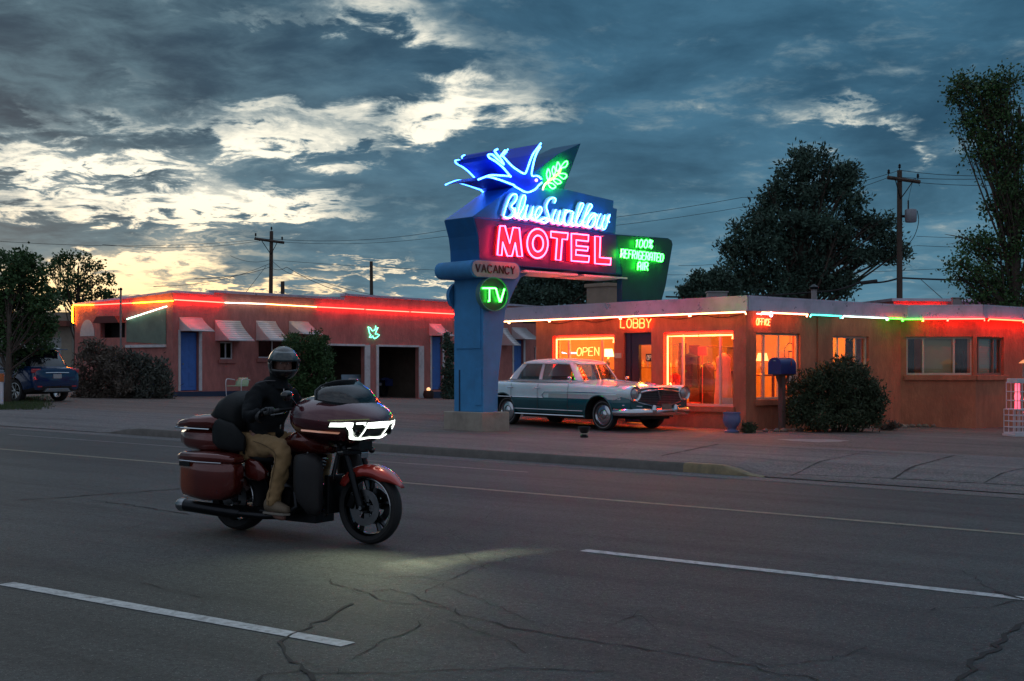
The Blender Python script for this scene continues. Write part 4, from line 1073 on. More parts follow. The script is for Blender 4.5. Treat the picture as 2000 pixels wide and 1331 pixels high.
# gable piece of another motel wing at far right, with red and blue neon
wing = thing('rear_wing', 'pink motel wing above the roof at far right with red and blue neon', 'building', (17, 46, gz(17, 46)))
bpy.context.view_layer.update()
RW = Wall(at(1745, 600, 46)[:2], (1, .12)); RW.n = Vector((.12, -1)).normalized()
mb = MB(); RW.box(mb, 0, 9, 0, RW.sz(1800, 589)[1]-.0, -4, 0); pb(mb, 'wall', STUCCO, wing); zt = RW.sz(1800, 589)[1]
mb = MB(); RW.box(mb, -.1, 9.1, zt, zt+.10, -4.1, .12); pb(mb, 'coping', FASC, wing)
zz_ = RW.sz(1800, 599)[1]-.05
run(RW, .05, 1.9, NRE, zz_, .08, .02, wing); run(RW, 2.3, 4.9, emit('neon_royal', (.10, .22, 1), 4), zz_, .3, .02, wing); run(RW, 5.2, 6.8, NRE, zz_+.12, .08, .02, wing)

# ------------------------------------------------------------------ motel wing at the left
wingl = thing('motel_wing', 'long salmon stucco motel wing at left with neon roof line, awnings and two open garages', 'building', (-8, 50, gz(-8, 50)))
bpy.context.view_layer.update()
LB = Wall((-11.8, 44.5), (.617, .787)); LB.n = Vector((.787, -.617))
LS = Wall((-11.8, 44.5), (-.847, .531)); LS.n = Vector((-.531, -.847))
blen = 24.0; slen = 5.4
ZT0, ZT1, ZT2 = LB.sz(380, 575)[1], LB.sz(500, 577)[1], LB.sz(780, 585)[1]
bxf = lambda x: LB.sz(x, 700)[0]
door1 = LB.rect(352, 648, 388, 764); win1 = LB.rect(430, 668, 456, 702); win2 = LB.rect(505, 664, 562, 700)
gar1 = LB.rect(636, 675, 712, 780); gar2 = LB.rect(738, 677, 818, 780); door2 = LB.rect(843, 657, 864, 762); door3 = LB.rect(1003, 664, 1022, 745); win3 = LB.rect(1044, 677, 1054, 705)
gar1 = (gar1[0], gar1[1], -.6, gar1[3]); gar2 = (gar2[0], gar2[1], -.6, gar2[3])
mb = MB(); LB.wall(mb, 0, blen, -.6, ZT0, [door1, win1, win2, gar1, gar2, door2, door3, win3], .2); pb(mb, 'wall', STUCCO, wingl)
# parapet steps above the wall
mb = MB(); s1, s2 = bxf(417), bxf(672)
LB.box(mb, s1, s2, ZT0+.001, ZT1, -.2, -.001); LB.box(mb, s2, blen, ZT0+.001, ZT2, -.2, -.001); pb(mb, 'parapet', STUCCO, wingl)
mb = MB(); LB.box(mb, -.05, s1-.01, ZT0, ZT0+.09, -.25, .05); LB.box(mb, s1, s2-.01, ZT1, ZT1+.10, -.25, .05); LB.box(mb, s2, blen, ZT2, ZT2+.10, -.25, .05); pb(mb, 'coping', FASC, wingl, bevel=.01)
mb = MB(); LB.box(mb, 0, gar1[0]-.15, -.6, gz(-10, 47)+.20, .001, .012); pb(mb, 'plinth_band', mat('plinth_navy', (.02, .04, .09), .7), wingl); mb = MB(); LB.box(mb, gar2[1]+.3, blen, -.6, gz(-2, 56)+.3, .001, .012); pb(mb, 'plinth_band', mat('plinth_navy', (.02, .04, .09), .7), wingl)
# side facade (sloping roof line)
zl, zr = LS.sz(142, 597)[1], ZT0
hs = LS.sz(146, 700)[0]
nich = None
mb = MB(); hol = [LS.rect(244, 625, 196, 660)]
hol = [(min(hol[0][0], hol[0][1]), max(hol[0][0], hol[0][1]), hol[0][2], hol[0][3])]
LS.wall(mb, 0, hs, -.6, zl-.25, hol, .2); pb(mb, 'wall', STUCCO, wingl)
mb = MB(); LS.poly(mb, [(0, zl-.249), (hs, zl-.249), (hs, zl), (0, zr)], 0, -.2); pb(mb, 'gable', STUCCO, wingl)
mb = MB(); LS.poly(mb, [(0, zr), (hs, zl), (hs, zl+.07), (0, zr+.08)], .04, -.24); pb(mb, 'coping', FASC, wingl)
# roof and back
mb = MB(); q = [LB.p(0, 0, -.2), LB.p(blen, 0, -.2), LB.p(blen, 0, -9), LS.p(hs, 0, -6.5), LS.p(hs, 0, -.2)]
mb.prism([Vector((p.x, p.y, ZT0-.3)) for p in q], [Vector((p.x, p.y, ZT0-.5)) for p in q]); pb(mb, 'roof', mat('roof_gravel', (.2, .18, .17), .95), wingl)
mb = MB(); w = Wall(q[2][:2], (q[3]-q[2])[:2]); w.wall(mb, 0, (q[3]-q[2]).length, -.6, ZT0-.3, [], .15); w = Wall(q[3][:2], (q[4]-q[3])[:2]); w.wall(mb, 0, (q[4]-q[3]).length, -.6, ZT0-.3, [], .15)
w = Wall(q[1][:2], (q[2]-q[1])[:2]); w.wall(mb, 0, (q[2]-q[1]).length, -.6, ZT0-.3, [], .15); pb(mb, 'back_wall', STUCCO, wingl)
# neon runs
def nrun(W_, x0, y0, x1, y1, m, d=.11, r=.02):
    mb = MB(); a, b = W_.pix(x0, y0, d), W_.pix(x1, y1, d); e = (b-a).normalized()
    n3 = Vector((W_.n.x, W_.n.y, 0))*-.05
    mb.tube([a+n3, a+e*.03, b-e*.03, b+n3], r, 6); return pb(mb, 'neon_tube', m, wingl)
for x0, y0, x1, y1, m in ((342, 586, 438, 591.5, NRE), (441, 591.5, 519, 594, emit('neon_white_left', (.9, .8, .55), 6)), (521, 594.3, 620, 600, emit('neon_peach', (1, .5, .16), 8)), (623, 600, 712, 604.5, NRE), (716, 605, 800, 609.5, NRE), (804, 609.6, 890, 614, NRE)):
    nrun(LB, x0, y0, x1, y1, m)
for x0, y0, x1, y1, m in ((141.5, 631, 141.5, 597.5, NYL), (142, 596.5, 180, 596, NYL), (182, 596, 256, 592.5, emit('neon_soft_red', (1, .035, .015), 16)), (259, 592.5, 336, 588, NYL), (247, 624, 324, 599, emit('neon_mint', (.5, 1, .8), 5))):
    nrun(LS, x0, y0, x1, y1, m)
# green neon bird above the garages
C11 = (700, 620, 22.18)
bp_ = [(420, 420), (510, 460), (600, 590), (700, 560), (745, 490), (850, 450), (790, 560), (735, 730), (830, 735), (910, 770), (800, 880), (700, 930), (660, 900), (625, 815), (560, 880), (475, 880), (545, 760), (490, 710), (455, 560)]
mb = MB(); mb.tube([LB.pix(C11[0]+x/C11[2], C11[1]+y/C11[2], .07) for x, y in bp_], .021, 5, True)
mb.tube([LB.pix(C11[0]+x/C11[2], C11[1]+y/C11[2], .07) for x, y in ((745, 490), (748, 370))], .021, 5); pb(mb, 'neon_swallow', emit('neon_seafoam', (.12, 1, .55), 3), wingl)
# doors, windows
def slab_door(r, par=wingl, fr_=True):
    a0, a1, z0, z1 = r; mb = MB(); LB.box(mb, a0+.05, a1-.02, z0+.02, z1-.03, -.14, -.10); d = pb(mb, 'door', BLUEP, par, bevel=.005)
    mb = MB()
    for i in range(2):
        for j in range(3): LB.box(mb, a0+.15+i*(a1-a0-.2)/2, a0+.15+(i+1)*(a1-a0-.2)/2-.1, z0+.15+j*(z1-z0-.2)/3, z0+(j+1)*(z1-z0-.2)/3, -.099, -.09)
    kid2(mb, 'door_panels', BLUEP, d, bevel=.004)
    mb = MB(); mb.ball(LB.p(a0+.16, z0+.95, -.05), .03, 8, 6); kid2(mb, 'handle', CHROME, d)
    mb = MB(); LB.box(mb, a0-.09, a0, z0, z1+.05, .002, .03); LB.box(mb, a1, a1+.13, z0, z1+.05, .002, .03); pb(mb, 'door_frame', WHITE, par)
for r in (door1, door2, door3): slab_door(r)
def win_left(r, m=WHITE):
    f = window(LB, r, [r[0]+(r[1]-r[0])/2], m, wingl, GLASSD, .05, False); mb = MB(); LB.box(mb, r[0]-.1, r[1]+.1, r[2]-.14, r[2]-.01, .003, .07); kid2(mb, 'sill', STUCCO, f)
    mb = MB()
    n = 18
    for side in (0, 1):
        pts = []
        for k in range(n+1):
            a = r[0]+.05+(r[1]-r[0]-.1)*(side*.62+.38*k/n); d = -.22+.02*math.sin(k*2.1); pts += [LB.p(a, r[2], d), LB.p(a, r[3], d)]
        mb.add(pts, [(2*i, 2*i+2, 2*i+3, 2*i+1) for i in range(n)])
    kid2(mb, 'curtain', CREAM, f)
for r in (win1, win2, win3): win_left(r)
# garages: jambs, dark interior boxes
for r in (gar1, gar2):
    a0, a1, z0, z1 = r; mb = MB(); LB.box(mb, a1-.02, a1+.28, -.4, z1+.04, .003, .05); LB.box(mb, a0-.12, a0+.01, -.4, z1+.04, .003, .05); LB.box(mb, a0+.01, a1-.02, z1-.02, z1+.06, .004, .05); g_ = pb(mb, 'garage_frame', WHITE, wingl)
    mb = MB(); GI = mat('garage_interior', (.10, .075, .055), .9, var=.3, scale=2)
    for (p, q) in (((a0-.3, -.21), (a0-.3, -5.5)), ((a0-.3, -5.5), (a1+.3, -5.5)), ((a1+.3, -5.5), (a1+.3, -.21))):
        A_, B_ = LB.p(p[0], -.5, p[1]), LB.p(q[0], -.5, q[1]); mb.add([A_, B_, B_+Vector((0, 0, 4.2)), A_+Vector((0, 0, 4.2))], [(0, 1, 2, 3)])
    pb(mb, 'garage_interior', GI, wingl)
# awnings: curved ribbed sheets with side cheeks
AWN = mat('awning_white_metal', (.58, .58, .60), .42, .3, var=.06, scale=6)
def awning(x0, x1, y0, y1, lab_unused=None, proj=.75):
    a0 = LB.sz(x0, 650)[0]; xm = x0+3
    z1 = LB.sz(x0+2, y0)[1]
    a1 = LB.sz(x1, 650, 0)[0]-.05
    wd = LB.sz(x1, y1, proj)[0]
    a1 = wd
    # top edge against the wall, bottom edge out at 'proj'; the drop comes from the picture height
    z0 = LB.sz((x0+x1)/2, y1, proj)[1]
    n = 10; mb = MB(); top = []; bot = []
    prof = [((1-math.cos(k/n*math.pi/2)*1.0)*1.0, k/n) for k in range(n+1)]
    pr = []
    for k in range(n+1):
        t = k/n; d = proj*(t**1.35); z = z1+(z0-z1)*t
        pr.append((d+.01, z))
    rings = []
    for d, z in pr: rings.append([LB.p(a0, z, d), LB.p(a1, z, d)])
    vs = [p for r in rings for p in r]; mb.add(vs, [(2*i, 2*i+1, 2*i+3, 2*i+2) for i in range(n)])
    o = pb(mb, 'awning', AWN, wingl, smooth='all', fixn=False); md = o.modifiers.new('solid', 'SOLIDIFY'); md.thickness = .012
    mb = MB()
    for k in range(1, n):
        d, z = pr[k]; mb.tube([LB.p(a0+.02, z+.008, d+.008), LB.p(a1-.02, z+.008, d+.008)], .012, 4)
    kid2(mb, 'ribs', mat('awning_seam', (.30, .30, .32), .5, .2), o)
    for a in (a0, a1):
        mb = MB(); mb.add([LB.p(a, z, d) for d, z in pr]+[LB.p(a, z0, .01)], [tuple(range(n+2))]); c_ = kid2(mb, 'side_cheek', AWN, o, fixn=False); md = c_.modifiers.new('solid', 'SOLIDIFY'); md.thickness = .01; md.offset = 0
    mb = MB(); mb.tube([LB.p(a0, z0, proj), LB.p(a1, z0, proj)], .018, 5); kid2(mb, 'front_bar', AWN, o)
for a in ((350, 419, 620, 646.5, .7), (420, 497, 626, 665.5), (500, 566, 627, 665), (564, 630, 628, 652.5), (838, 888, 633, 655.5), (978, 1017, 641, 674.5), (999, 1054, 640, 662.5)):
    awning(a[0], a[1], a[2], a[3], None, a[4] if len(a) > 4 else .8)
# side facade features: greenish pane wall, arched niche, canopy posts
mb = MB(); gp = [LS.sz(x, y) for x, y in ((325, 603), (325, 673), (248, 668), (248, 627))]; LS.poly(mb, gp, .03, .002); pb(mb, 'glazed_panel', mat('green_glass_panel', (.12, .17, .13), .25, var=.25, scale=1.5), wingl)
mb = MB(); x0, x1 = LS.sz(325, 673)[0], LS.sz(248, 668)[0]; zz1 = gp[1][1]; LS.box(mb, x0, x1, zz1-.10, zz1-.003, .003, .09); pb(mb, 'ledge', WHITE, wingl)
cn = LS.sz(171, 657); rr_ = abs(LS.sz(157, 657)[0]-LS.sz(185, 657)[0])/2; pts = [(cn[0]+rr_*math.cos(t), cn[1]+rr_*1.0*math.sin(t)*1.55) for t in [math.pi*k/14 for k in range(15)]]
mb = MB(); LS.poly(mb, pts, .02, .002); pb(mb, 'arched_niche', mat('niche_white', (.5, .5, .5), .7), wingl)
a0, a1, z0, z1 = hol[0]
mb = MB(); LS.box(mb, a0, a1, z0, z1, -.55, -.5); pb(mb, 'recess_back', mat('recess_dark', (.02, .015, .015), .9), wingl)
mb = MB(); LS.poly(mb, [(a0-.05, z1-.12), (a1, z1-.12), (a1-.2, z1+.12), (a0+.15, z1+.12)], .35, .01); pb(mb, 'canopy', mat('canopy_red', (.14, .03, .025), .7), wingl)
# pipe mast in front of the side facade
b = at(236, 780, 43.8); gzz = gz(b.x, b.y); t = thing('pipe_mast', 'thin grey pipe mast standing before the left end of the motel wing', 'pole', (b.x, b.y, gzz)); zt = H+(HY-566)/F*43.8-gzz
mb = MB(); mb.tube([(0, 0, 0), (0, 0, zt)], .035, 8); mb.build('pipe', mat('galvanised', (.22, .2, .2), .5, .6), t, smooth=True); mb = MB(); mb.lathe([(.05, zt-.02), (.06, zt+.03), (.01, zt+.07)], n=10, cap=True); mb.build('mast_cap', DARKM, t)
# ramp or low wall to the right of shrubs, seen at left
mb = MB(); w = Wall(at(262, 760, 42)[:2], (1, .5)); 
# neighbouring house with red tiled eaves far left
nh = thing('neighbour_house', 'low pale house with a dark red tiled eave behind the trees at far left', 'house', tuple(at(60, 780, 62)[:2])+(gz(*at(60, 780, 62)[:2]),)); bpy.context.view_layer.update()
NW = Wall(at(-60, 700, 60)[:2], (1, .05)); NW.n = Vector((.05, -1)).normalized()
mb = MB(); e1 = NW.sz(141, 700)[0]; NW.box(mb, 0, e1, 0, NW.sz(60, 610)[1], -6, 0); pb(mb, 'wall', mat('pale_house', (.30, .27, .22), .9), nh)
mb = MB(); z = NW.sz(100, 628)[1]; NW.box(mb, -.3, e1+.0, z-.25, z, .003, .9); pb(mb, 'roof', mat('tile_red', (.16, .05, .035), .8, var=.3, scale=20), nh)
mb = MB(); z = NW.sz(100, 660)[1]; NW.box(mb, .5, e1-.5, z-.9, z, .003, .02); f = pb(mb, 'window', mat('pale_shade', (.3, .33, .33), .5), nh)
# ------------------------------------------------------------------ vehicles: helpers in local space (x forward, y left, z up)
def frame(front, rear):
    a = (front-rear).normalized(); up = Vector((0, 0, 1)); y = up.cross(a).normalized(); z = a.cross(y)
    return Matrix((( a.x, y.x, z.x, 0), (a.y, y.y, z.y, 0), (a.z, y.z, z.z, 0), (0, 0, 0, 1)))
def surf_pt(bvh, y, z, x0=3.5, d=(-1, 0, 0)):
    h = bvh.ray_cast(Vector((x0, y, z)), Vector(d)); return h[0]
def bvh_of(mb):
    return BVHTree.FromPolygons([Vector(v) for v in mb.v], mb.f)
def boolcut(o, cyls):
    for c in cyls:
        mb = MB(); mb.tube([Vector(c[0]), Vector(c[1])], c[2], 36); cu = mb.build('tmp_cut', BLACKP, o.parent); bpy.context.view_layer.update()
        md = o.modifiers.new('b', 'BOOLEAN'); md.operation = 'DIFFERENCE'; md.object = cu; md.solver = 'EXACT'
        dg = bpy.context.evaluated_depsgraph_get(); me = bpy.data.meshes.new_from_object(o.evaluated_get(dg))
        o.modifiers.clear(); o.data = me; bpy.data.objects.remove(cu)
def wheel_parts(par, x, y, R_, w, side, name='wheel', rim=None, hub=None, white=False, rimr=.62, spokes=0, y0=0):
    """a wheel as one part: tyre body, with rim and hub sub-parts; axis along y"""
    z = R_
    mb = MB(); hw = w/2
    mb.lathe([(R_*rimr, -hw*.8), (R_*.86, -hw*.95), (R_*.96, -hw*.85), (R_, -hw*.45), (R_, hw*.45), (R_*.96, hw*.85), (R_*.86, hw*.95), (R_*rimr, hw*.8), (R_*rimr, -hw*.8)], (x, y, z), 'y', 36)
    wh = mb.build(name, RUBBER, par, smooth=True)
    s = side
    if white:
        mb = MB(); mb.lathe([(R_*.80, s*hw*.955), (R_*.84, s*hw*.975)], (x, y, z), 'y', 36); mb.build('whitewall', mat('whitewall', (.22, .22, .22), .6), wh)
    mb = MB(); mb.lathe([(R_*rimr*1.01, s*hw*.8), (R_*rimr*.97, s*hw*.88), (R_*rimr*.9, s*hw*.6), (R_*rimr*.75, s*hw*.75), (R_*.30, s*hw*.72), (R_*.22, s*hw*.95), (R_*.10, s*hw*1.0), (.004, s*hw*1.0)] if not spokes else [(R_*rimr*1.01, s*hw*.8), (R_*rimr*.94, s*hw*.82), (R_*rimr*.90, s*hw*.3), (R_*rimr*.90, -s*hw*.6)], (x, y, z), 'y', 36)
    if spokes:
        for k in range(spokes):
            t = 2*math.pi*k/spokes
            for dt in (-.13, .13):
                mb.tube([(x+.04*math.cos(t), y+s*hw*.5, z+.04*math.sin(t)), (x+R_*rimr*.92*math.cos(t+dt), y+s*hw*.6, z+R_*rimr*.92*math.sin(t+dt))], [.018, .013], 5)
        mb.lathe([(.055, s*hw*.7), (.05, s*hw*.85), (.004, s*hw*.9)], (x, y, z), 'y', 16)
    mb.build('rim', rim or CHROME, wh, smooth=True)
    return wh
# ------------------------------------------------------------------ vintage saloon
nf = on_ground(1183, 841.5, gz); 
hd = (C0-L0).normalized(); 
ax = Vector((nf.x, nf.y))+Vector((-LF.n.x, -LF.n.y))*.72          # middle of the front axle
ctr = ax-hd*1.53
f3 = Vector((ax.x, ax.y, gz(ax.x, ax.y))); r3 = Vector(((ax-hd*3.06).x, (ax-hd*3.06).y, 0)); r3.z = gz(r3.x, r3.y)-.02
M4 = frame(f3, r3); M4.translation = (f3+r3)/2
car = thing('vintage_car', 'pale blue and dark teal vintage saloon with chrome bumper parked before the lobby', 'car', mat=M4)
def two_tone():
    return [mat('car_teal_dark', (.005, .085, .105), .16, var=.08, coat=.8), mat('car_pale_blue', (.62, .80, .83), .2, var=.05, coat=.8), mat('car_grey_trim', (.40, .45, .45), .25, var=.05, coat=.6)]
CT = two_tone(); ROOFP = mat('car_roof_pink_white', (.82, .78, .82), .22, var=.05, coat=.7)
ST = [(-2.72, .78, .42, .86, .88), (-2.68, .86, .36, .93, .95), (-2.5, .92, .32, .965, 1.0), (-2.1, .955, .29, .99, 1.03), (-1.55, .965, .27, 1.0, 1.05), (-1.0, .965, .26, 1.0, 1.05), (-.5, .965, .26, 1.0, 1.05), (0, .965, .26, 1.0, 1.06), (.5, .965, .26, .995, 1.08),
      (.8, .965, .26, .985, 1.075), (1.1, .962, .26, .975, 1.06), (1.53, .955, .28, .955, 1.04), (1.9, .945, .31, .945, 1.005), (2.15, .935, .34, .93, .98), (2.32, .92, .38, .915, .955), (2.40, .90, .44, .89, .925)]
def carring(x, hw, zb, zs, zc, crown=1):
    h = []
    prof = [(0, zb), (.55, zb), (.86, zb+.015), (.955, zb+.07), (.985, zb+.16), (1.0, .50), (1.0, .60), (1.0, .655), (.995, .665), (.99, .76), (.975, zs-.07), (.93, zs-.02), (.86, zs), (.74, zs-.005+(zc-zs)*.15), (.5, zs+(zc-zs)*.6), (.25, zs+(zc-zs)*.93), (0, zc)]
    for f_, z in prof: h.append(Vector((x, -hw*f_, z)))
    return h+[Vector((p.x, -p.y, p.z)) for p in h[-2:0:-1]]
def side_split(x, z):
    if x > 1.95: return .66+(x-1.95)*.50
    return .66
mb = MB(); rings = [carring(*s) for s in ST]; mb.loft(rings)
nr = len(rings[0])
for i, f in enumerate(mb.f):
    c = sum((Vector(mb.v[k]) for k in f), Vector())/len(f)
    mb.m[i] = 0 if c.z < side_split(c.x, c.z) else 1
    if abs(c.y) > .9*.9 and c.x > -.15 and c.z > side_split(c.x, c.z) and c.z < .78: mb.m[i] = 2
body = mb.build('body', CT, car, smooth=True); 
for fx_, R_ in ((1.53, .41), (-1.53, .40)): boolcut(body, [((fx_, -1.2, .33), (fx_, 1.2, .33), R_)])
mb = MB()
for x in (1.53, -1.53): mb.box((x, 0, .56), (.84, 1.24, .34))
mb.box((-.0, 0, .30), (2.1, 1.5, .16)); mb.box((0, 0, .35), (4.6, .9, .2)); mb.build('underbody', mat('underbody_black', (.006, .006, .007), .9), car)
for x in (1.53, -1.53):
    for s in (-1, 1):
        wheel_parts(car, x, s*.74, .335, .17, s, rim=CHROME, white=True, rimr=.66)
        mb = MB(); mb.tube([Vector((x+.415*math.cos(t), s*.957, .33+.415*math.sin(t))) for t in [math.pi*(-.06+1.12*k/20) for k in range(21)]], .014, 6); mb.build('arch_lip', CT[0], car, smooth=True)
for x in (1.53, -1.53):
    for s in (-1, 1):
        mb = MB(); n = 20; a_ = [[Vector((x+r_*math.cos(math.pi*(-.05+1.1*k/n)), s*yy, .33+r_*math.sin(math.pi*(-.05+1.1*k/n)))) for k in range(n+1)] for r_, yy in ((.404, .945), (.404, .55), (.02, .55))]
        mb.loft(a_, cap=False, closed=False)
        mb.build('wheel_liner', mat('underbody_black', (.006, .006, .007), .9), car, fixn=False)
# greenhouse
LV = [(1.01, -1.84, .80, .885), (1.055, -1.82, .76, .875), (1.22, -1.64, .62, .835), (1.41, -1.38, .44, .775), (1.455, -1.28, .36, .745), (1.50, -1.08, .20, .65), (1.527, -.86, -.0, .47), (1.538, -.6, -.2, .2)]
def gpoint(lv, c, s, inset=0):
    z, xr, xf, hw = lv; xc = (xr+xf)/2; a = (xf-xr)/2-inset; b = hw-inset; e = 3.4
    return Vector((xc+a*math.copysign(abs(c)**(2/e), c), b*math.copysign(abs(s)**(2/e), s), z))
def phi_for_x(x, lv=LV[1]):
    z, xr, xf, hw = lv; xc = (xr+xf)/2; a = (xf-xr)/2; q = max(-1, min(1, (x-xc)/a))
    c = math.copysign(abs(q)**(3.4/2), q); return math.acos(c)
marks = [(0, 'W'), (.25, 'W'), (.5, 'W'), (phi_for_x(.68), 'P'), (phi_for_x(.57), 'S'), (phi_for_x(.1), 'S'), (phi_for_x(-.30), 'P'), (phi_for_x(-.40), 'S'), (phi_for_x(-.8), 'S'), (phi_for_x(-1.18), 'P'), (phi_for_x(-1.5), 'P'), (phi_for_x(-1.70), 'B'), (math.pi-.3, 'B'), (math.pi, None)]
ph = [m for m in marks]; full = [(a, k) for a, k in ph[:-1]]+[(math.pi, ph[-2][1])]
kinds = [k for a, k in ph[:-1]]; angs = [a for a, k in ph]
A_all = angs+[2*math.pi-a for a in angs[-2:0:-1]]; K_all = kinds+kinds[::-1]
nA = len(A_all); mb = MB(); gm = MB()
grid = [[gpoint(lv, math.cos(a), math.sin(a)) for a in A_all] for lv in LV]
shell_f = []; glass_f = []
for i in range(len(LV)-1):
    for k in range(nA):
        f = (i*nA+k, i*nA+(k+1) % nA, (i+1)*nA+(k+1) % nA, (i+1)*nA+k)
        win = K_all[k] in 'WSB' and 1 <= i <= 2
        (glass_f if win else shell_f).append(f)
shell_f.append(tuple((len(LV)-1)*nA+k for k in range(nA)))
mb.add([p for r in grid for p in r], shell_f)
rf = mb.build('roof', ROOFP, car, smooth=True, fixn=False); md = rf.modifiers.new('solid', 'SOLIDIFY'); md.thickness = .02; md.offset = -1
gi = [[gpoint(lv, math.cos(a), math.sin(a), .012) for a in A_all] for lv in LV]
for nm, kd in (('windscreen', 'W'), ('side_window', 'S'), ('rear_window', 'B')):
    for half in ((0, 1) if kd == 'S' else (None,)):
        m_ = MB(); ff = []
        for i in (1, 2):
            for k in range(nA):
                if K_all[k] != kd: continue
                if half is not None and (k < nA/2) != (half == 0): continue
                ff.append((i*nA+k, i*nA+(k+1) % nA, (i+1)*nA+(k+1) % nA, (i+1)*nA+k))
        used = sorted({q for f in ff for q in f}); ix = {q: j for j, q in enumerate(used)}; flat = [p for r in gi for p in r]
        m_.add([flat[q] for q in used], [tuple(ix[q] for q in f) for f in ff]); m_.build(nm, glassmat('car_glass', (.50, .55, .54), .30), car, smooth='all', fixn=False)
# chrome trim
def mirror(pts): return [Vector((p[0], -p[1], p[2])) for p in pts]
for s in (-1, 1):
    mb = MB()
    mb.tube([(-2.6, s*.935, .665), (-2.1, s*.962, .66), (-.15, s*.970, .66)], .010, 5); mb.tube([(-.15, s*.97, .66), (-.20, s*.968, .72), (-.12, s*.965, .79), (.6, s*.958, .80), (1.5, s*.945, .80), (2.1, s*.915, .805), (2.3, s*.90, .80)], .011, 5)
    mb.tube([(2.34, s*.905, .79), (2.0, s*.94, .66), (1.93, s*.946, .655)], .011, 5); mb.tube([(-1.1, s*.975, .40), (1.08, s*.975, .40)], .007, 5); mb.tube([(-1.12, s*.955, .285), (1.1, s*.955, .285)], .014, 5)
    mb.tube([gpoint(LV[1], math.cos(a), s*math.sin(a), -.008) for a in [phi_for_x(.6-2.3*k/14) for k in range(15)]], .008, 5)
    mb.tube([gpoint(LV[3], math.cos(a), s*math.sin(a), -.006) for a in [phi_for_x(.26-1.5*k/12, LV[3]) for k in range(13)]], .007, 5)
    mb.build('side_trim', CHROME, car)
    for x in (-.45, -1.35):
        mb = MB(); mb.tube([(x, s*.968, .875), (x+.03, s*1.0, .88), (x+.17, s*1.0, .88), (x+.2, s*.968, .875)], .012, 6); mb.build('door_handle', CHROME, car)
    mb = MB()
    for x in (-.34, .62): mb.tube([(x, s*.975, .33), (x, s*.982, .60), (x, s*.98, .80), (x, s*.95, .97)], .005, 4)
    mb.tube([(-1.22, s*.975, .62), (-1.22, s*.98, .80), (-1.24, s*.95, .97)], .005, 4)
    mb.build('door_gap', BLACKP, car)
    mb = MB(); mb.tube([(.62, s*.86, .99), (.62, s*.90, 1.06)], .011, 5); mb.ball((.62, s*.92, 1.10), (.045, .065, .04), 10, 6); mb.build('wing_mirror', CHROME, car, smooth='all')
# front: grille, headlights, bumper
noseb = bvh_of(type('q', (), {'v': [p for r in rings for p in r], 'f': mb.f})) if False else None
mb = MB(); gp_ = [(-.66, .82), (-.45, .835), (0, .855), (.45, .835), (.66, .82), (.72, .70), (.60, .60), (.30, .52), (0, .485), (-.30, .52), (-.60, .60), (-.72, .70)]
mb.prism([Vector((2.405, y, z)) for y, z in gp_], [Vector((2.30, y*.98, z)) for y, z in gp_]); mb.build('grille_mesh', mat('grille_dark', (.022, .02, .024), .5, .3), car)
gr = MB()
for k in range(9):
    z = .515+.036*k; ys = [y for y in [j*.02-.72 for j in range(73)] if True]
    lim = .30+(z-.50)*1.9 if z < .62 else .68
    gr.tube([(2.410, -min(lim, .68), z), (2.410, min(lim, .68), z)], .0045, 4)
for k in range(-16, 17):
    y = k*.04; z0_ = .49+abs(y)*.17 if abs(y) < .6 else .62; gr.tube([(2.411, y, z0_+.01), (2.411, y, .825)], .0028, 4)
gr.build('grille_bars', mat('dull_chrome', (.16, .16, .18), .35, 1), car)
mb = MB(); mb.tube([(2.40, -.74, .80), (2.425, -.45, .845), (2.43, -.12, .865), (2.43, .12, .865), (2.425, .45, .845), (2.40, .74, .80)], .020, 8, flat=1.2)
mb.tube([(2.38, -.78, .70), (2.41, -.66, .615), (2.43, -.30, .545), (2.435, 0, .50), (2.43, .30, .545), (2.41, .66, .615), (2.38, .78, .70)], .014, 8)
mb.tube([(2.22, -.94, .555), (2.36, -.86, .56), (2.42, -.55, .52)], .011, 6); mb.tube([(2.22, .94, .555), (2.36, .86, .56), (2.42, .55, .52)], .011, 6); mb.build('grille_surround', CHROME, car, smooth=True)
mb = MB(); mb.prism([Vector((2.455, y, z)) for y, z in ((-.10, .885), (.10, .885), (.045, .73), (0, .66), (-.045, .73))], [Vector((2.40, y, z)) for y, z in ((-.10, .885), (.10, .885), (.045, .73), (0, .66), (-.045, .73))])
mb.build('emblem', CHROME, car, bevel=.008); mb = MB(); mb.prism([Vector((2.462, y, z)) for y, z in ((-.045, .87), (.045, .87), (0, .74))], [Vector((2.457, y, z)) for y, z in ((-.045, .87), (.045, .87), (0, .74))]); mb.build('emblem_shield', BLACKP, car)
for s in (-1, 1):
    mb = MB(); mb.lathe([(.165, -.34), (.165, .02), (.148, .06), (.125, .045), (.12, .0)], (2.37, s*.78, .80), 'x', 24); hl = mb.build('headlight_housing', CT[1], car, smooth=True)
    mb = MB(); mb.lathe([(.150, .058), (.152, .08), (.120, .062)], (2.38, s*.78, .80), 'x', 24); mb.build('headlight_ring', CHROME, hl, smooth=True)
    mb = MB(); mb.lathe([(.122, .03), (.09, .058), (.045, .075), (.003, .08)], (2.38, s*.78, .80), 'x', 24); mb.build('headlight_lens', mat('lens_glass', (.35, .38, .40), .12, .4, var=.25, scale=25), hl, smooth=True)
    mb = MB(); mb.box((2.33, s*.70, .475), (.05, .30, .10)); mb.build('side_lamp', mat('lens_glass', (.35, .38, .40), .12, .4), car, bevel=.015)
    mb = MB(); mb.lathe([(.004, .02), (.05, .03), (.065, .08), (.06, .17), (.03, .21), (.004, .215)], (2.56, s*.34, .35), 'z', 12); mb.build('overrider', CHROME, car, smooth=True)
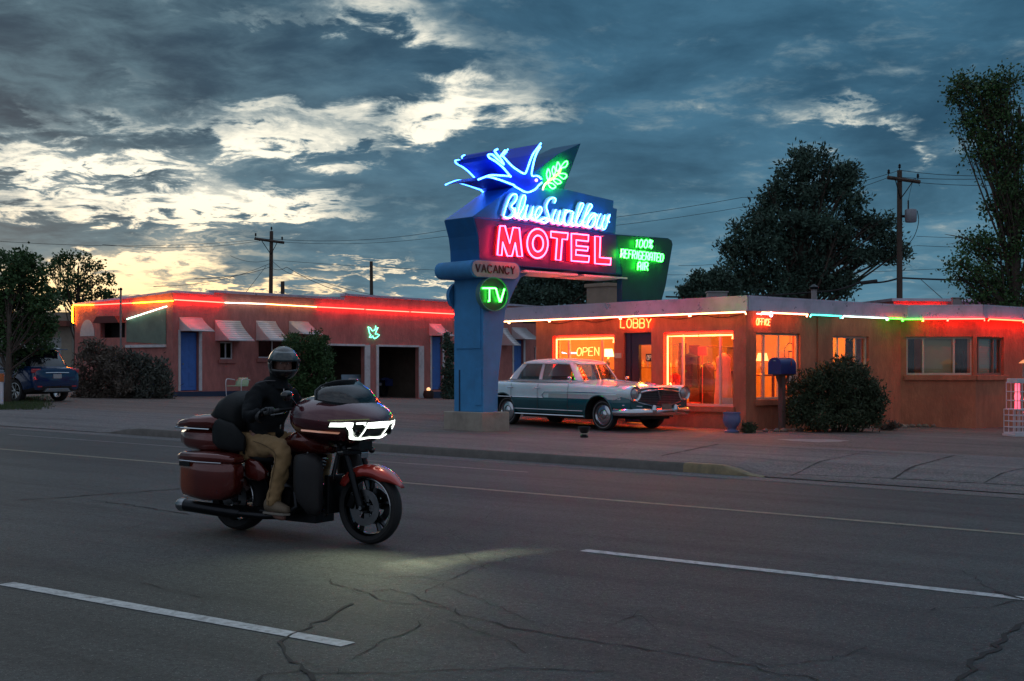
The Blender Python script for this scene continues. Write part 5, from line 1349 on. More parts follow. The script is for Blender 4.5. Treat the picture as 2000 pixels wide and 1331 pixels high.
# bumper wraps round
bp2 = [(2.02, -.99), (2.25, -.985), (2.42, -.93), (2.50, -.75), (2.535, -.4), (2.545, 0), (2.535, .4), (2.50, .75), (2.42, .93), (2.25, .985), (2.02, .99)]
bp2 = [Vector((a, b, 0)) for a, b in bp2]; bpc = catmull(bp2, 4)
rings = []
for i, p in enumerate(bpc):
    d = (bpc[min(i+1, len(bpc)-1)]-bpc[max(i-1, 0)]).normalized(); o_ = Vector((d.y, -d.x, 0))
    rings.append([p+o_*x+Vector((0, 0, z)) for x, z in ((-.03, .33), (.015, .34), (.045, .38), (.048, .42), (.03, .465), (.0, .485), (-.03, .48))])
mb = MB(); mb.loft(rings); mb.build('front_bumper', CHROME, car, smooth=True)
mb = MB(); mb.loft([[Vector((-p.x-.22, p.y, p.z)) for p in r] for r in rings]); mb.build('rear_bumper', CHROME, car, smooth=True)
mb = MB(); mb.box((2.57, .05, .50), (.012, .31, .155)); mb.build('licence_plate', mat('plate_old', (.16, .15, .13), .6, var=.3, scale=20), car, bevel=.003)
# bonnet ridge, ornament, wipers, cowl
mb = MB(); mb.tube([(.75, 0, 1.078), (1.5, 0, 1.048), (2.1, 0, .985), (2.38, 0, .915)], .010, 6); mb.tube([(1.98, s_*0, 1.01), (2.05, 0, 1.05), (2.28, 0, .985)] if False else [(2.0, 0, 1.01), (2.1, 0, 1.02), (2.3, 0, .98)], .016, 6)
mb.build('bonnet_ornament', CHROME, car, smooth=True)
for s in (-1, 1):
    mb = MB(); mb.tube([(1.75, s*.80, .945), (2.05, s*.79, .945), (2.30, s*.78, .925)], [.006, .022, .014], 6); mb.build('wing_ornament', CHROME, car, smooth=True)
mb = MB(); mb.tube([(.70, .45, 1.075), (.66, .1, 1.09)], .008, 5); mb.tube([(.70, -.15, 1.075), (.66, -.5, 1.085)], .008, 5); mb.build('wiper', BLACKP, car)
# interior
mb = MB()
for x, h_ in ((-.25, 1.12), (-1.1, 1.12)): mb.box((x, 0, h_-.25), (.16, 1.45, .5)); mb.box((x+.25, 0, .75), (.5, 1.45, .16))
mb.build('seats', mat('seat_cloth', (.10, .10, .10), .8, var=.3), car, bevel=.03)
mb = MB(); mb.tube([Vector((.22+.03*math.sin(t)*-1, .38+.20*math.cos(t), 1.06+.17*math.sin(t))) for t in [k*math.pi/10 for k in range(20)]], .012, 6, True); mb.build('steering_wheel', CREAM, car)

# ------------------------------------------------------------------ blue crossover at far left
A0 = on_ground(33, 785, gz); hdg = Vector((-.86, .51))
M4 = frame(Vector((hdg.x, hdg.y, .0)), Vector((0, 0, 0))); lft = Vector((-hdg.y, hdg.x))
rearax = Vector((A0.x, A0.y))-lft*.76
M4.translation = (rearax.x+hdg.x*1.28, rearax.y+hdg.y*1.28, gz(rearax.x, rearax.y)-.02)
suv = thing('parked_crossover', 'dark blue crossover parked under the trees at far left, seen from behind', 'car', mat=M4)
SB = mat('suv_blue', (.004, .026, .085), .18, var=.06, coat=.8); TRIM = mat('grey_cladding', (.05, .055, .06), .6)
ST = [(-2.12, .70, .48, .86), (-2.08, .82, .36, .98), (-1.95, .87, .30, 1.03), (-1.6, .885, .25, 1.04), (-1.0, .89, .22, 1.02), (0, .89, .22, 1.0), (.9, .885, .22, .98), (1.4, .88, .25, .95), (1.8, .84, .30, .88), (2.05, .72, .38, .75), (2.1, .6, .45, .66)]
mb = MB(); rings = []
for x, hw, zb, zs in ST:
    h = [Vector((x, -hw*f_, zb+(zs-zb)*g_)) for f_, g_ in ((0, 0), (.75, 0), (.93, .03), (.985, .15), (1.0, .4), (1.0, .62), (.965, .80), (.93, .93), (.85, 1.0), (.4, 1.03), (0, 1.04))]
    rings.append(h+[Vector((p.x, -p.y, p.z)) for p in h[-2:0:-1]])
mb.loft(rings)
for i, f in enumerate(mb.f):
    c = sum((Vector(mb.v[k]) for k in f), Vector())/len(f); mb.m[i] = 1 if c.z < .42 else 0
b_ = mb.build('body', [SB, BLACKP], suv, smooth=True)
for fx_ in (1.28, -1.28): boolcut(b_, [((fx_, -1.2, .34), (fx_, 1.2, .34), .40)])
mb = MB(); mb.box((0, 0, .5), (3.4, 1.1, .3)); mb.build('underbody', mat('underbody_black', (.006, .006, .007), .9), suv)
for x in (1.28, -1.28):
    for s in (-1, 1): wheel_parts(suv, x, s*.76, .34, .21, s, rim=mat('alloy', (.35, .38, .38), .3, 1), spokes=7, rimr=.70)
LVs = [(1.0, -2.02, 1.15, .84), (1.06, -2.0, 1.02, .82), (1.30, -1.84, .55, .735), (1.50, -1.68, .22, .66), (1.56, -1.60, .05, .60), (1.60, -1.2, -.15, .42)]
mb = MB(); rr2 = []
for z, xr, xf, hw in LVs:
    xc, a = (xr+xf)/2, (xf-xr)/2; rr2.append([Vector((xc+a*math.copysign(abs(math.cos(t))**.55, math.cos(t)), hw*math.copysign(abs(math.sin(t))**.55, math.sin(t)), z)) for t in [2*math.pi*(k+.5)/24 for k in range(24)]])
mb.loft(rr2)
for i, f in enumerate(mb.f):
    c = sum((Vector(mb.v[k]) for k in f), Vector())/len(f); mb.m[i] = 1 if (1.03 < c.z < 1.48) else 0
mb.build('cabin', [SB, mat('suv_glass', (.008, .010, .012), .06, coat=.6)], suv, smooth=True)
mb = MB(); mb.box((-1.74, 0, 1.565), (.34, 1.12, .03)); mb.build('spoiler', SB, suv, bevel=.01)
for s in (-1, 1):
    mb = MB(); mb.tube([(.2, s*.58, 1.60), (-.4, s*.585, 1.645), (-1.2, s*.585, 1.63), (-1.55, s*.57, 1.585)], .014, 6); mb.build('roof_rail', CHROME, suv, smooth=True)
    mb = MB(); mb.box((-2.04, s*.70, .93), (.10, .28, .12)); mb.build('tail_lamp', mat('tail_red', (.45, .03, .04), .2, coat=.5), suv, bevel=.02)
    mb = MB(); mb.box((-2.11, s*.62, .47), (.02, .16, .04)); mb.build('reflector', mat('tail_red', (.45, .03, .04), .2), suv)
mb = MB(); mb.tube([(-2.12, -.42, .87), (-2.135, 0, .875), (-2.12, .42, .87)], .012, 6); mb.build('tailgate_bar', CHROME, suv)
mb = MB(); mb.box((-2.13, 0, .77), (.012, .30, .13)); mb.build('licence_plate', mat('plate_pale', (.35, .37, .38), .5, var=.3, scale=30), suv)
mb = MB(); mb.prism([Vector((-2.15, y, z)) for y, z in ((-.48, .31), (.48, .31), (.38, .41), (-.38, .41))], [Vector((-2.0, y, z)) for y, z in ((-.48, .31), (.48, .31), (.38, .41), (-.38, .41))]); mb.build('skid_plate', mat('alloy_dull', (.25, .27, .28), .45, .8), suv, bevel=.01)

# ------------------------------------------------------------------ touring motorcycle
rc = on_ground(469, 1035); fc = on_ground(722, 1063); WB = (fc-rc).length
M4 = frame(fc, rc); 
lean = Matrix.Rotation(R(0), 4, 'X'); M4 = M4 @ lean; M4.translation = rc
bike = thing('touring_motorcycle', 'dark red touring motorcycle with its headlight on and panniers, ridden along the road', 'motorcycle', mat=M4)
CRED = mat('candy_red', (.115, .014, .010), .20, .35, var=.12, scale=4, coat=1)
CORG = mat('candy_orange_red', (.30, .045, .010), .22, .35, var=.12, scale=4, coat=1)
def glow_paint():  # dark red with the orange glow of reflected neon painted in towards the rear
    m = mat('candy_painted_glow', (.115, .014, .010), .22, .35, var=.12, scale=4, coat=1); nt, N, L = nodes(m); b = N['Principled BSDF']
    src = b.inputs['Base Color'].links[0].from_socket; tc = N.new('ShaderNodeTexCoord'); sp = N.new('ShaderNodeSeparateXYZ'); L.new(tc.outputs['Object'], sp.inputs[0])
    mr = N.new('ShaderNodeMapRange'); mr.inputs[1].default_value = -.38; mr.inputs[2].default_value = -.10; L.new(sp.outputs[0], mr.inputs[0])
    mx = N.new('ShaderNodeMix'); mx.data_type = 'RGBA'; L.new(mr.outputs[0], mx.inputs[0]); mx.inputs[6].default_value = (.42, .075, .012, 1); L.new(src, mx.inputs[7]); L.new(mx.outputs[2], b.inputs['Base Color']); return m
CGLOW = glow_paint()
SEATL = mat('black_leather', (.006, .008, .009), .6, spec=.3, var=.2, scale=14, bump=.002, bscale=70)
ENG = mat('engine_black', (.012, .013, .015), .32, .6, var=.4, scale=14)
EXH = mat('exhaust_black', (.02, .022, .025), .28, .8, var=.15); EXT = mat('exhaust_tip', (.28, .29, .30), .25, 1)
def bwheel(x, R_, w, nsp, big):
    wh_ = MB(); hw = w/2; k = .78 if big else .70
    wh_.lathe([(R_*k, -hw*.62), (R_*.88, -hw*.95), (R_*.95, -hw*.78), (R_*.985, -hw*.4), (R_, 0), (R_*.985, hw*.4), (R_*.95, hw*.78), (R_*.88, hw*.95), (R_*k, hw*.62), (R_*k, -hw*.62)], (x, 0, R_), 'y', 48)
    t = wh_.build('front_wheel' if big else 'rear_wheel', RUBBER, bike, smooth=True)
    mb = MB(); mb.lathe([(R_*k*1.015, -hw*.66), (R_*k*.97, -hw*.70), (R_*k*.93, -hw*.5), (R_*k*.90, 0), (R_*k*.93, hw*.5), (R_*k*.97, hw*.70), (R_*k*1.015, hw*.66)], (x, 0, R_), 'y', 48)
    mb.build('rim', mat('rim_dark', (.05, .055, .06), .22, 1), t, smooth=True)
    mb = MB(); mb.lathe([(R_*k*1.012, -hw*.69), (R_*k*.985, -hw*.735)], (x, 0, R_), 'y', 48); mb.lathe([(R_*k*1.012, hw*.69), (R_*k*.985, hw*.735)], (x, 0, R_), 'y', 48); mb.build('rim_edge', mat('rim_edge_bright', (.4, .42, .44), .2, 1), t)
    mb = MB()
    for q in range(nsp):
        a = 2*math.pi*q/nsp+.35
        for dt in (-.17, .17):
            mb.tube([(x+.05*math.cos(a), 0, R_+.05*math.sin(a)), (x+R_*k*.55*math.cos(a+dt*.55), 0, R_+R_*k*.55*math.sin(a+dt*.55)), (x+R_*k*.93*math.cos(a+dt), 0, R_+R_*k*.93*math.sin(a+dt))], [.022, .013, .017], 6, flat=1.5)
    mb.tube([(x, -.085, R_), (x, .085, R_)], .045, 14); mb.build('spokes', mat('rim_dark', (.05, .055, .06), .22, 1), t, smooth=True)
    for s in ((-1, 1) if big else (-1,)):
        mb = MB(); n = 32; r0, r1 = R_*.30, R_*.49; y = s*.078
        ri = [[Vector((x+r*math.cos(2*math.pi*j/n), yy, R_+r*math.sin(2*math.pi*j/n))) for j in range(n)] for r, yy in ((r0, y-.003), (r1, y-.003), (r1, y+.003), (r0, y+.003), (r0, y-.003))]
        mb.loft(ri, cap=False)
        for j in range(5): a = 2*math.pi*j/5; mb.box((x+r0*.8*math.cos(a), y, R_+r0*.8*math.sin(a)), (.05, .006, .05))
        mb.build('brake_disc', mat('disc_steel', (.20, .21, .22), .3, 1, var=.2), t)
        mb = MB(); mb.box((x-.13, y, R_+.05), (.07, .05, .13), Matrix.Rotation(R(25), 3, 'Y')); mb.build('brake_caliper', DARKM, t, bevel=.01)
    return t
FR = .325
bwheel(WB, FR, .13, 5, True); bwheel(0, .31, .185, 5, False)
# forks
for s in (-1, 1):
    mb = MB(); mb.tube([(WB-.015, s*.115, FR), (WB-.12, s*.115, .62)], .033, 10); mb.tube([(WB-.12, s*.115, .62), (WB-.26, s*.115, .98)], .024, 10); mb.tube([(WB, s*.10, FR), (WB, s*.135, FR)], .028, 12); mb.build('fork_leg', DARKM, bike, smooth=True)
mb = MB(); mb.tube([(WB, -.138, FR), (WB, -.145, FR)], .018, 12); mb.build('axle_nut', CHROME, bike)
# fenders
def fender(x, zc, r, w, a0, a1, m, name, flare=0, tip=.3, drop=.10):
    mb = MB(); n = 26; rings = []
    for i in range(n+1):
        f = i/n; a = R(a0+(a1-a0)*f); e = min(1, min(f/tip, (1-f)/.12+.25)); ww = w*(.25+.75*math.sin(min(1, e)*math.pi/2)); rr_ = r+(flare*(1-f)**3)
        ring = []
        for k in range(13):
            q = -1+2*k/12; y = ww*math.sin(q*math.pi/2*.98); dz = -drop*(abs(q)**3)*min(1, e*1.3)
            ring.append(Vector((x+(rr_+dz)*math.cos(a), y, zc+(rr_+dz)*math.sin(a))))
        rings.append(ring)
    mb.loft(rings, cap=False, closed=False); o = mb.build(name, m, bike, smooth='all', fixn=False); md = o.modifiers.new('s', 'SOLIDIFY'); md.thickness = .008; return o
fender(WB, FR, FR+.045, .095, 28, 150, mat('fender_red', (.36, .03, .022), .2, .3, coat=1), 'front_fender', .03)
fender(0, .31, .37, .125, 40, 190, CRED, 'rear_fender', 0, .2)
# fairing shell
FS = [(.86, 1.06, .30, .17), (.93, 1.065, .385, .205), (1.02, 1.065, .435, .225), (1.15, 1.06, .465, .235), (1.28, 1.05, .465, .225), (1.38, 1.035, .44, .205), (1.46, 1.02, .39, .175), (1.52, 1.01, .32, .14), (1.56, 1.0, .22, .10), (1.575, 1.0, .08, .05)]
rings = []
for x, zc, hw, hh in FS:
    ring = []
    for k in range(32):
        t = 2*math.pi*(k+.5)/32; c, s_ = math.cos(t), math.sin(t); e = 2.5 if s_ > 0 else 2.1
        y = hw*math.copysign(abs(c)**(2/e), c); z = zc+hh*math.copysign(abs(s_)**(2/e), s_)
        if s_ < 0: y *= 1-.28*abs(s_)
        ring.append(Vector((x+.07*s_*(1 if x > 1.3 else 0), y, z)))
    rings.append(ring)
fm = MB(); fm.loft(rings)
for i, f in enumerate(fm.f):
    c = sum((Vector(fm.v[k]) for k in f), Vector())/len(f); fm.m[i] = 1 if (c.z < .905 and c.x > 1.25) or c.z < .86 else 0
FA = fm.build('fairing', [mat('fairing_red', (.085, .014, .022), .22, .3, var=.1, scale=4, coat=1), BLACKG], bike, smooth='all'); fb = bvh_of(fm)
def fp(y, z, lift=.004):
    h = fb.ray_cast(Vector((2.2, y, z)), Vector((-1, 0, 0)))
    if h[0] is None: return Vector((1.1, y, z))
    return h[0]+h[1].normalized()*lift if h[1].x > 0 else h[0]-h[1].normalized()*lift
def patch(poly, nx, lift, name, m, par, rows=6):
    """poly: list of (y, z_low, z_high) columns, laid on the fairing skin"""
    mb = MB(); vs = []; cols = []
    for (ya, la, ha), (yb, lb_, hb) in zip(poly[:-1], poly[1:]):
        for k in range(nx): t = k/nx; cols.append((ya+(yb-ya)*t, la+(lb_-la)*t, ha+(hb-ha)*t))
    cols.append(poly[-1])
    for y, lo, hi in cols:
        for r in range(rows+1): vs.append(fp(y, lo+(hi-lo)*r/rows, lift))
    mb.add(vs, [(i*(rows+1)+r, (i+1)*(rows+1)+r, (i+1)*(rows+1)+r+1, i*(rows+1)+r+1) for i in range(len(cols)-1) for r in range(rows)])
    return mb.build(name, m, par, smooth='all', fixn=False)
HLW = emit('headlight_white', (.92, 1, .90), 3.2)
full = [(-.425, 1.02, 1.07), (-.34, 1.015, 1.075), (-.29, .965, 1.075), (-.24, .925, 1.075), (-.12, .915, 1.075), (0, .922, 1.075), (.12, .915, 1.075), (.24, .925, 1.075), (.29, .965, 1.075), (.34, 1.015, 1.075), (.425, 1.02, 1.07)]
HB = patch(full, 4, .004, 'headlight_unit', mat('lamp_dark_glass', (.02, .025, .02), .1, coat=.5), bike)
def bar(cols, name='light_strip', m=HLW, lift=.009): return patch(cols, 4, lift, name, m, HB, 2)
for s in (-1, 1):
    def S_(l): 
        q = [(s*y, a, b) for y, a, b in l]; return q
    bar(S_([(.42, 1.035, 1.066), (.33, 1.035, 1.07), (.285, 1.03, 1.07)]))
    bar(S_([(.33, 1.03, 1.045), (.305, 1.0, 1.04), (.285, .975, 1.018), (.262, .950, .990), (.24, .932, .962), (.20, .922, .942), (.12, .918, .934), (.0, .922, .936)]))
    bar(S_([(.262, 1.055, 1.07), (.20, 1.055, 1.07), (.178, 1.04, 1.07)])); 
    bar(S_([(.162, .93, 1.07), (.146, .93, 1.07)])); bar(S_([(.145, 1.022, 1.07), (.0, 1.022, 1.07)]))
    bar(S_([(.43, .985, 1.0), (.35, .975, .99)]), 'amber_strip', emit('amber_strip', (1, .35, .12), .25))
    mb = MB(); pts = [fp(s*y, z, .012) for y, z in ((.43, 1.085), (.3, 1.09), (.15, 1.09))]; mb.tube(pts, .006, 5); mb.build('brow_strip', mat('brow_olive', (.28, .30, .10), .4), HB)
    mb = MB(); mb.lathe([(.004, 0), (.035, .0), (.04, .02), (.02, .025)], fp(s*.22, .985, .0)+Vector((-.012, 0, 0)), 'x', 14); mb.build('projector_lens', BLACKG, HB, smooth=True)
# windscreen
mb = MB(); n = 16; R0, R1, R2 = [], [], []
for k in range(n+1):
    t = -1+2*k/n; a = abs(t)
    y0_ = .37*math.sin(t*math.pi/2); x0_ = 1.50-.30*a**2.2; z0_ = 1.185+.07*a**1.5
    y1 = .31*math.sin(t*math.pi/2); x1 = 1.40-.25*a**2.4; z1 = 1.33+.0*a
    y2 = .23*t; x2 = 1.30-.15*a**2.6; z2 = 1.425-.05*a**4
    R0.append(Vector((x0_, y0_, z0_))); R1.append(Vector((x1, y1, z1))); R2.append(Vector((x2, y2, z2)))
mb.loft([R0, R1, R2], cap=False, closed=False); ws = mb.build('windscreen', glassmat('smoked_screen', (.10, .13, .14), .22), bike, smooth='all', fixn=False); md = ws.modifiers.new('s', 'SOLIDIFY'); md.thickness = .004
mb = MB(); mb.tube(R2, .006, 6); mb.tube([R0[-1], R1[-1], R2[-1]], .006, 6); mb.tube([R0[0], R1[0], R2[0]], .006, 6); mb.build('screen_edge', mat('screen_edge', (.05, .055, .06), .15), ws)
# brow shell in front of the screen
mb = MB(); B0, B1 = [], []
for p in R0: B0.append(p+Vector((.0, 0, .0))); q = fp(p.y*1.05, 1.13 if abs(p.y) < .36 else 1.16, .002); B1.append(q)
# handlebar, mirrors, grips
mb = MB(); hb = [(.70, -.40, 1.13), (.76, -.33, 1.15), (.92, -.18, 1.17), (1.0, 0, 1.17), (.92, .18, 1.17), (.76, .33, 1.15), (.70, .40, 1.13)]
mb.tube(catmull(hb, 4), .014, 8); mb.build('handlebar', DARKM, bike, smooth=True)
for s in (-1, 1):
    mb = MB(); mb.tube([(.67, s*.43, 1.12), (.76, s*.33, 1.15)], .019, 10); mb.build('grip', BLACKP, bike, smooth=True)
    mb = MB(); mb.tube([(.80, s*.28, 1.14), (.82, s*.36, 1.125), (.77, s*.45, 1.11)], .007, 6); mb.build('lever', mat('lever_steel', (.25, .26, .27), .25, 1), bike)
    mb = MB(); mb.tube([(.93, s*.30, 1.20), (.95, s*.40, 1.27)], .009, 6); mb.ball((.945, s*.44, 1.285), (.03, .075, .045), 12, 8); mr = mb.build('mirror', BLACKG, bike, smooth='all')
# tank and seat
mb = MB(); mb.loft([sring(x, 0, z, hw, hh, 2.3, 20) for x, z, hw, hh in ((.56, .80, .05, .04), (.62, .82, .12, .09), (.78, .86, .165, .125), (.95, .88, .17, .13), (1.08, .87, .14, .11), (1.14, .86, .08, .07))]); mb.build('fuel_tank', CRED, bike, smooth='all')
mb = MB(); mb.loft([sring(x, 0, z, hw, hh, 2.8, 20) for x, z, hw, hh in ((-.08, .76, .12, .06), (.0, .78, .17, .09), (.14, .78, .19, .09), (.24, .74, .19, .07), (.36, .70, .20, .065), (.50, .705, .17, .06), (.60, .73, .11, .05), (.66, .74, .05, .03))]); mb.build('seat', SEATL, bike, smooth='all')
# frame, engine
mb = MB(); mb.loft([sring(x, 0, z, hw, hh, 3, 16) for x, z, hw, hh in ((.42, .34, .10, .10), (.5, .36, .17, .15), (.68, .36, .19, .17), (.86, .36, .17, .16), (.98, .38, .10, .10))]); mb.build('crankcase', ENG, bike, smooth='all')
for ang, x0_ in ((-24, .62), (24, .78)):
    M3 = Matrix.Rotation(R(ang), 3, 'Y'); mb = MB()
    for k in range(9):
        c = Vector((x0_, 0, .50))+M3 @ Vector((0, 0, .032*k)); mb.box(c, (.17-.004*(k % 2), .21, .016), M3)
    c = Vector((x0_, 0, .50))+M3 @ Vector((0, 0, .31)); mb.box(c, (.16, .17, .07), M3); mb.build('cylinder', ENG, bike, bevel=.008)
    mb = MB(); c = Vector((x0_, 0, .50))+M3 @ Vector((0, -.10, .36)); mb.tube([c, Vector((x0_+.02, -.17, .40))], .014, 8); mb.build('pushrod_tube', mat('dull_steel', (.12, .13, .14), .25, 1), bike, smooth=True)
mb = MB(); mb.lathe([(.004, -.02), (.085, -.02), (.10, .0), (.09, .05), (.004, .055)], (.72, -.21, .63), 'y', 24); mb.build('air_cleaner', ENG, bike, smooth=True)
mb = MB(); mb.lathe([(.004, -.03), (.09, -.03), (.105, .0), (.10, .04)], (.72, -.20, .36), 'y', 24); mb.build('cam_cover', ENG, bike, smooth=True)
mb = MB(); mb.lathe([(.004, .03), (.11, .03), (.125, .0), (.12, -.04)], (.60, .20, .36), 'y', 24); mb.box((.42, .20, .34), (.35, .08, .20)); mb.build('primary_cover', ENG, bike, smooth=True)
mb = MB(); mb.box((.52, 0, .20), (1.0, .26, .10)); mb.box((.62, -.21, .235), (.30, .10, .03)); mb.box((.62, .21, .235), (.30, .10, .03)); mb.tube([(1.12, -.12, .22), (1.18, -.10, .55), (1.2, 0, .9)], .022, 8); mb.tube([(1.12, .12, .22), (1.18, .10, .55), (1.2, 0, .9)], .022, 8); mb.build('frame_cradle', ENG, bike, bevel=.01)
for s in (-1, 1):
    mb = MB(); mb.loft([sring(x, s*y, z, hw, hh, 3.2, 16) for x, y, z, hw, hh in ((.93, .30, .60, .03, .16), (1.0, .30, .56, .075, .22), (1.10, .29, .52, .09, .27), (1.17, .28, .50, .07, .26), (1.20, .28, .50, .03, .2))]); mb.build('lower_fairing', mat('lower_fairing_dark', (.006, .005, .006), .6), bike, smooth='all')
mb = MB(); mb.box((1.17, 0, .42), (.05, .34, .34)); mb.build('oil_cooler', ENG, bike, bevel=.01)
# exhausts
for s in (-1, 1):
    mb = MB(); mb.tube([(.85, s*.20, .42), (.90, s*.24, .30), (.78, s*.27, .215), (.55, s*.30, .20), (.30, s*.32, .205)], .032, 10); mb.tube([(.30, s*.32, .205), (.24, s*.325, .208), (-.36, s*.33, .235)], [.034, .055, .058], 14); ex = mb.build('exhaust', EXH, bike, smooth=True)
    mb = MB(); mb.lathe([(.060, .0), (.062, -.07), (.050, -.095), (.042, -.09), (.040, .0)], (-.36, s*.33, .236), 'x', 18); mb.build('exhaust_tip', EXT, ex, smooth=True)
# panniers
for s in (-1, 1):
    def pr(x, y, z, hw, hh): return sring(.285+(x-.285)*.87, s*y, z, hw*.95, hh, 4.2, 24)
    base = [(-.46, .325, .545, .05, .10), (-.445, .335, .53, .10, .155), (-.38, .345, .515, .125, .185), (-.1, .35, .50, .13, .195), (.14, .345, .505, .125, .185), (.25, .33, .52, .10, .15), (.285, .32, .53, .06, .10)]
    mb = MB(); mb.loft([pr(*q) for q in base])
    for i, f in enumerate(mb.f):
        c = sum((Vector(mb.v[k]) for k in f), Vector())/len(f); mb.m[i] = 1 if c.x < -.24 else 0
    mb.m = [0]*len(mb.m); pn = mb.build('pannier', CGLOW, bike, smooth='all')
    lid = [(-.475, .325, .675, .07, .012), (-.46, .335, .69, .115, .030), (-.38, .345, .70, .14, .045), (-.1, .35, .70, .145, .05), (.14, .345, .70, .14, .045), (.25, .33, .69, .11, .035), (.29, .32, .68, .06, .015)]
    mb = MB(); mb.loft([pr(*q) for q in lid]); mb.build('pannier_lid', CRED, pn, smooth='all')
    mb = MB(); mb.box((-.24, s*.478, .635), (.13, .012, .045)); mb.build('latch', BLACKG, pn, bevel=.004)
    mb = MB(); mb.tube([(-.375, s*.37, .664), (-.30, s*.478, .664), (-.08, s*.488, .66), (.2, s*.465, .66)], .004, 5); mb.build('seam_line', CHROME, pn)
    mb = MB(); mb.loft([sring(x, s*.20, z, .03, hh, 3, 14) for x, z, hh in ((.22, .60, .05), (.30, .60, .10), (.42, .58, .09), (.50, .56, .04))]); mb.build('side_cover', CRED, bike, smooth='all')
# top box with wrap-around backrest
def tb(x, z, hw, hh, e=3.6): return sring(x, 0, z, hw, hh, e, 26)
mb = MB(); mb.loft([tb(-.56, .86, .16, .07), (tb(-.55, .855, .23, .085)), tb(-.45, .84, .27, .105), tb(-.2, .83, .29, .12), tb(-.02, .835, .28, .11), tb(.0, .84, .2, .08)]); tbx = mb.build('top_box', CRED, bike, smooth='all')
mb = MB(); mb.loft([tb(-.60, .955, .19, .012), tb(-.58, .965, .26, .025), tb(-.5, .985, .295, .045), tb(-.35, 1.005, .31, .065), tb(-.15, 1.01, .31, .075), tb(-.02, 1.005, .29, .06)]); mb.build('top_box_lid', CRED, tbx, smooth='all')
mb = MB(); mb.tube([(-.60, -.18, .945), (-.585, -.265, .945), (-.48, -.30, .945), (-.1, -.315, .945)], .006, 5); mb.build('lid_seam', CHROME, tbx)
mb = MB(); mb.loft([tb(-.22, 1.04, .15, .03, 2.4), tb(-.16, 1.06, .24, .075, 2.4), tb(-.06, 1.095, .28, .165, 2.4), tb(.03, 1.10, .29, .20, 2.4), tb(.10, 1.07, .28, .18, 2.4), tb(.16, 1.04, .25, .15, 2.4)]); mb.build('backrest', SEATL, tbx, smooth='all')
for s in (-1, 1):
    mb = MB(); mb.loft([sring(x, s*y, z, hw, hh, 2.5, 16) for x, y, z, hw, hh in ((-.08, .275, .92, .02, .10), (.0, .285, .91, .035, .14), (.16, .275, .88, .035, .13), (.28, .25, .83, .02, .07))]); mb.build('side_pad', SEATL, tbx, smooth='all')
    mb = MB(); mb.tube([(-.38, s*.14, .76), (-.20, s*.14, .70), (.0, s*.14, .69)], .015, 6); mb.tube([(-.12, s*.14, .77), (-.02, s*.14, .69)], .012, 6); mb.build('rack_strut', DARKM, tbx)
    mb = MB(); mb.ball((WB-.16, s*.22, .80), (.03, .03, .03), 10, 8); mb.build('indicator', BLACKG, bike, smooth='all')
mb = MB(); mb.box((WB-.17, 0, .80), (.06, .30, .05)); mb.box((WB-.10, 0, .86), (.10, .18, .10)); mb.build('fork_brace', ENG, bike, bevel=.01)
mb = MB(); mb.box((WB-.04, -.035, .775), (.012, .09, .05)); mb.build('fork_badge', CHROME, bike, bevel=.004)
# head lamp beam
for (ang, e, sz_, bl, tgt) in ((0, 16, 22, 1, (2.48, -.70, 0)), (0, 22, 20, 1, (2.53, -.48, 0)), (0, 30, 18, 1, (2.60, -.26, 0)), (0, 36, 17, 1, (2.66, -.05, 0)), (0, 34, 16, 1, (2.71, .16, 0)), (0, 26, 16, 1, (2.76, .36, 0)), (0, 18, 16, 1, (2.82, .56, 0)), (0, 20, 100, 1, (2.2, -1.5, 0))):
    sl_ = bpy.data.lights.new('headlight_beam', 'SPOT'); sl_.energy = e*2.8; sl_.spot_size = R(sz_); sl_.spot_blend = bl; sl_.color = (.95, 1, .62); sl_.shadow_soft_size = .03
    o = bpy.data.objects.new('headlight_beam', sl_); COL.objects.link(o); o.parent = bike
    p0 = Vector((1.64, 0, 1.0)); d = (Vector(tgt)-p0); o.location = p0; o.rotation_mode = 'QUATERNION'; o.rotation_quaternion = (-d).to_track_quat('Z', 'Y')

# ------------------------------------------------------------------ rider
def skin(name, joints, bones, m, par, root=0, sub=2):
    me = bpy.data.meshes.new(name); me.from_pydata([j[0] for j in joints], bones, []); o = bpy.data.objects.new(name, me); COL.objects.link(o)
    md = o.modifiers.new('skin', 'SKIN'); md.use_smooth_shade = True
    for i, j in enumerate(joints):
        sv = me.skin_vertices[0].data[i]; r = j[1]; sv.radius = r if isinstance(r, tuple) else (r, r); sv.use_root = (i == root)
    s2 = o.modifiers.new('sub', 'SUBSURF'); s2.levels = sub; s2.render_levels = sub
    dg = bpy.context.evaluated_depsgraph_get(); dg.update(); nm = bpy.data.meshes.new_from_object(o.evaluated_get(dg))
    o.modifiers.clear(); o.data = nm; nm.materials.clear(); nm.materials.append(m); nm.polygons.foreach_set('use_smooth', [True]*len(nm.polygons)); o.parent = par
    return o
def rumple(o, size, st):
    tx = bpy.data.textures.new('folds', 'CLOUDS'); tx.noise_scale = size; tx.noise_depth = 1
    md = o.modifiers.new('folds', 'DISPLACE'); md.texture = tx; md.strength = st; md.mid_level = .5; md.texture_coords = 'LOCAL'
    return o
rider = thing('person', 'rider in a black helmet, black jacket and tan trousers sitting on the red motorcycle', 'person', mat=M4.copy())
SKIN = mat('skin', (.20, .10, .075), .6, var=.1, scale=9)
JACK = mat('black_jacket', (.006, .008, .010), .85, spec=.25, var=.35, scale=9, bump=.008, bscale=16)
TROU = mat('tan_trousers', (.30, .19, .085), .85, var=.18, scale=5, bump=.010, bscale=13, dirt=(.20, .12, .05), dscale=5)
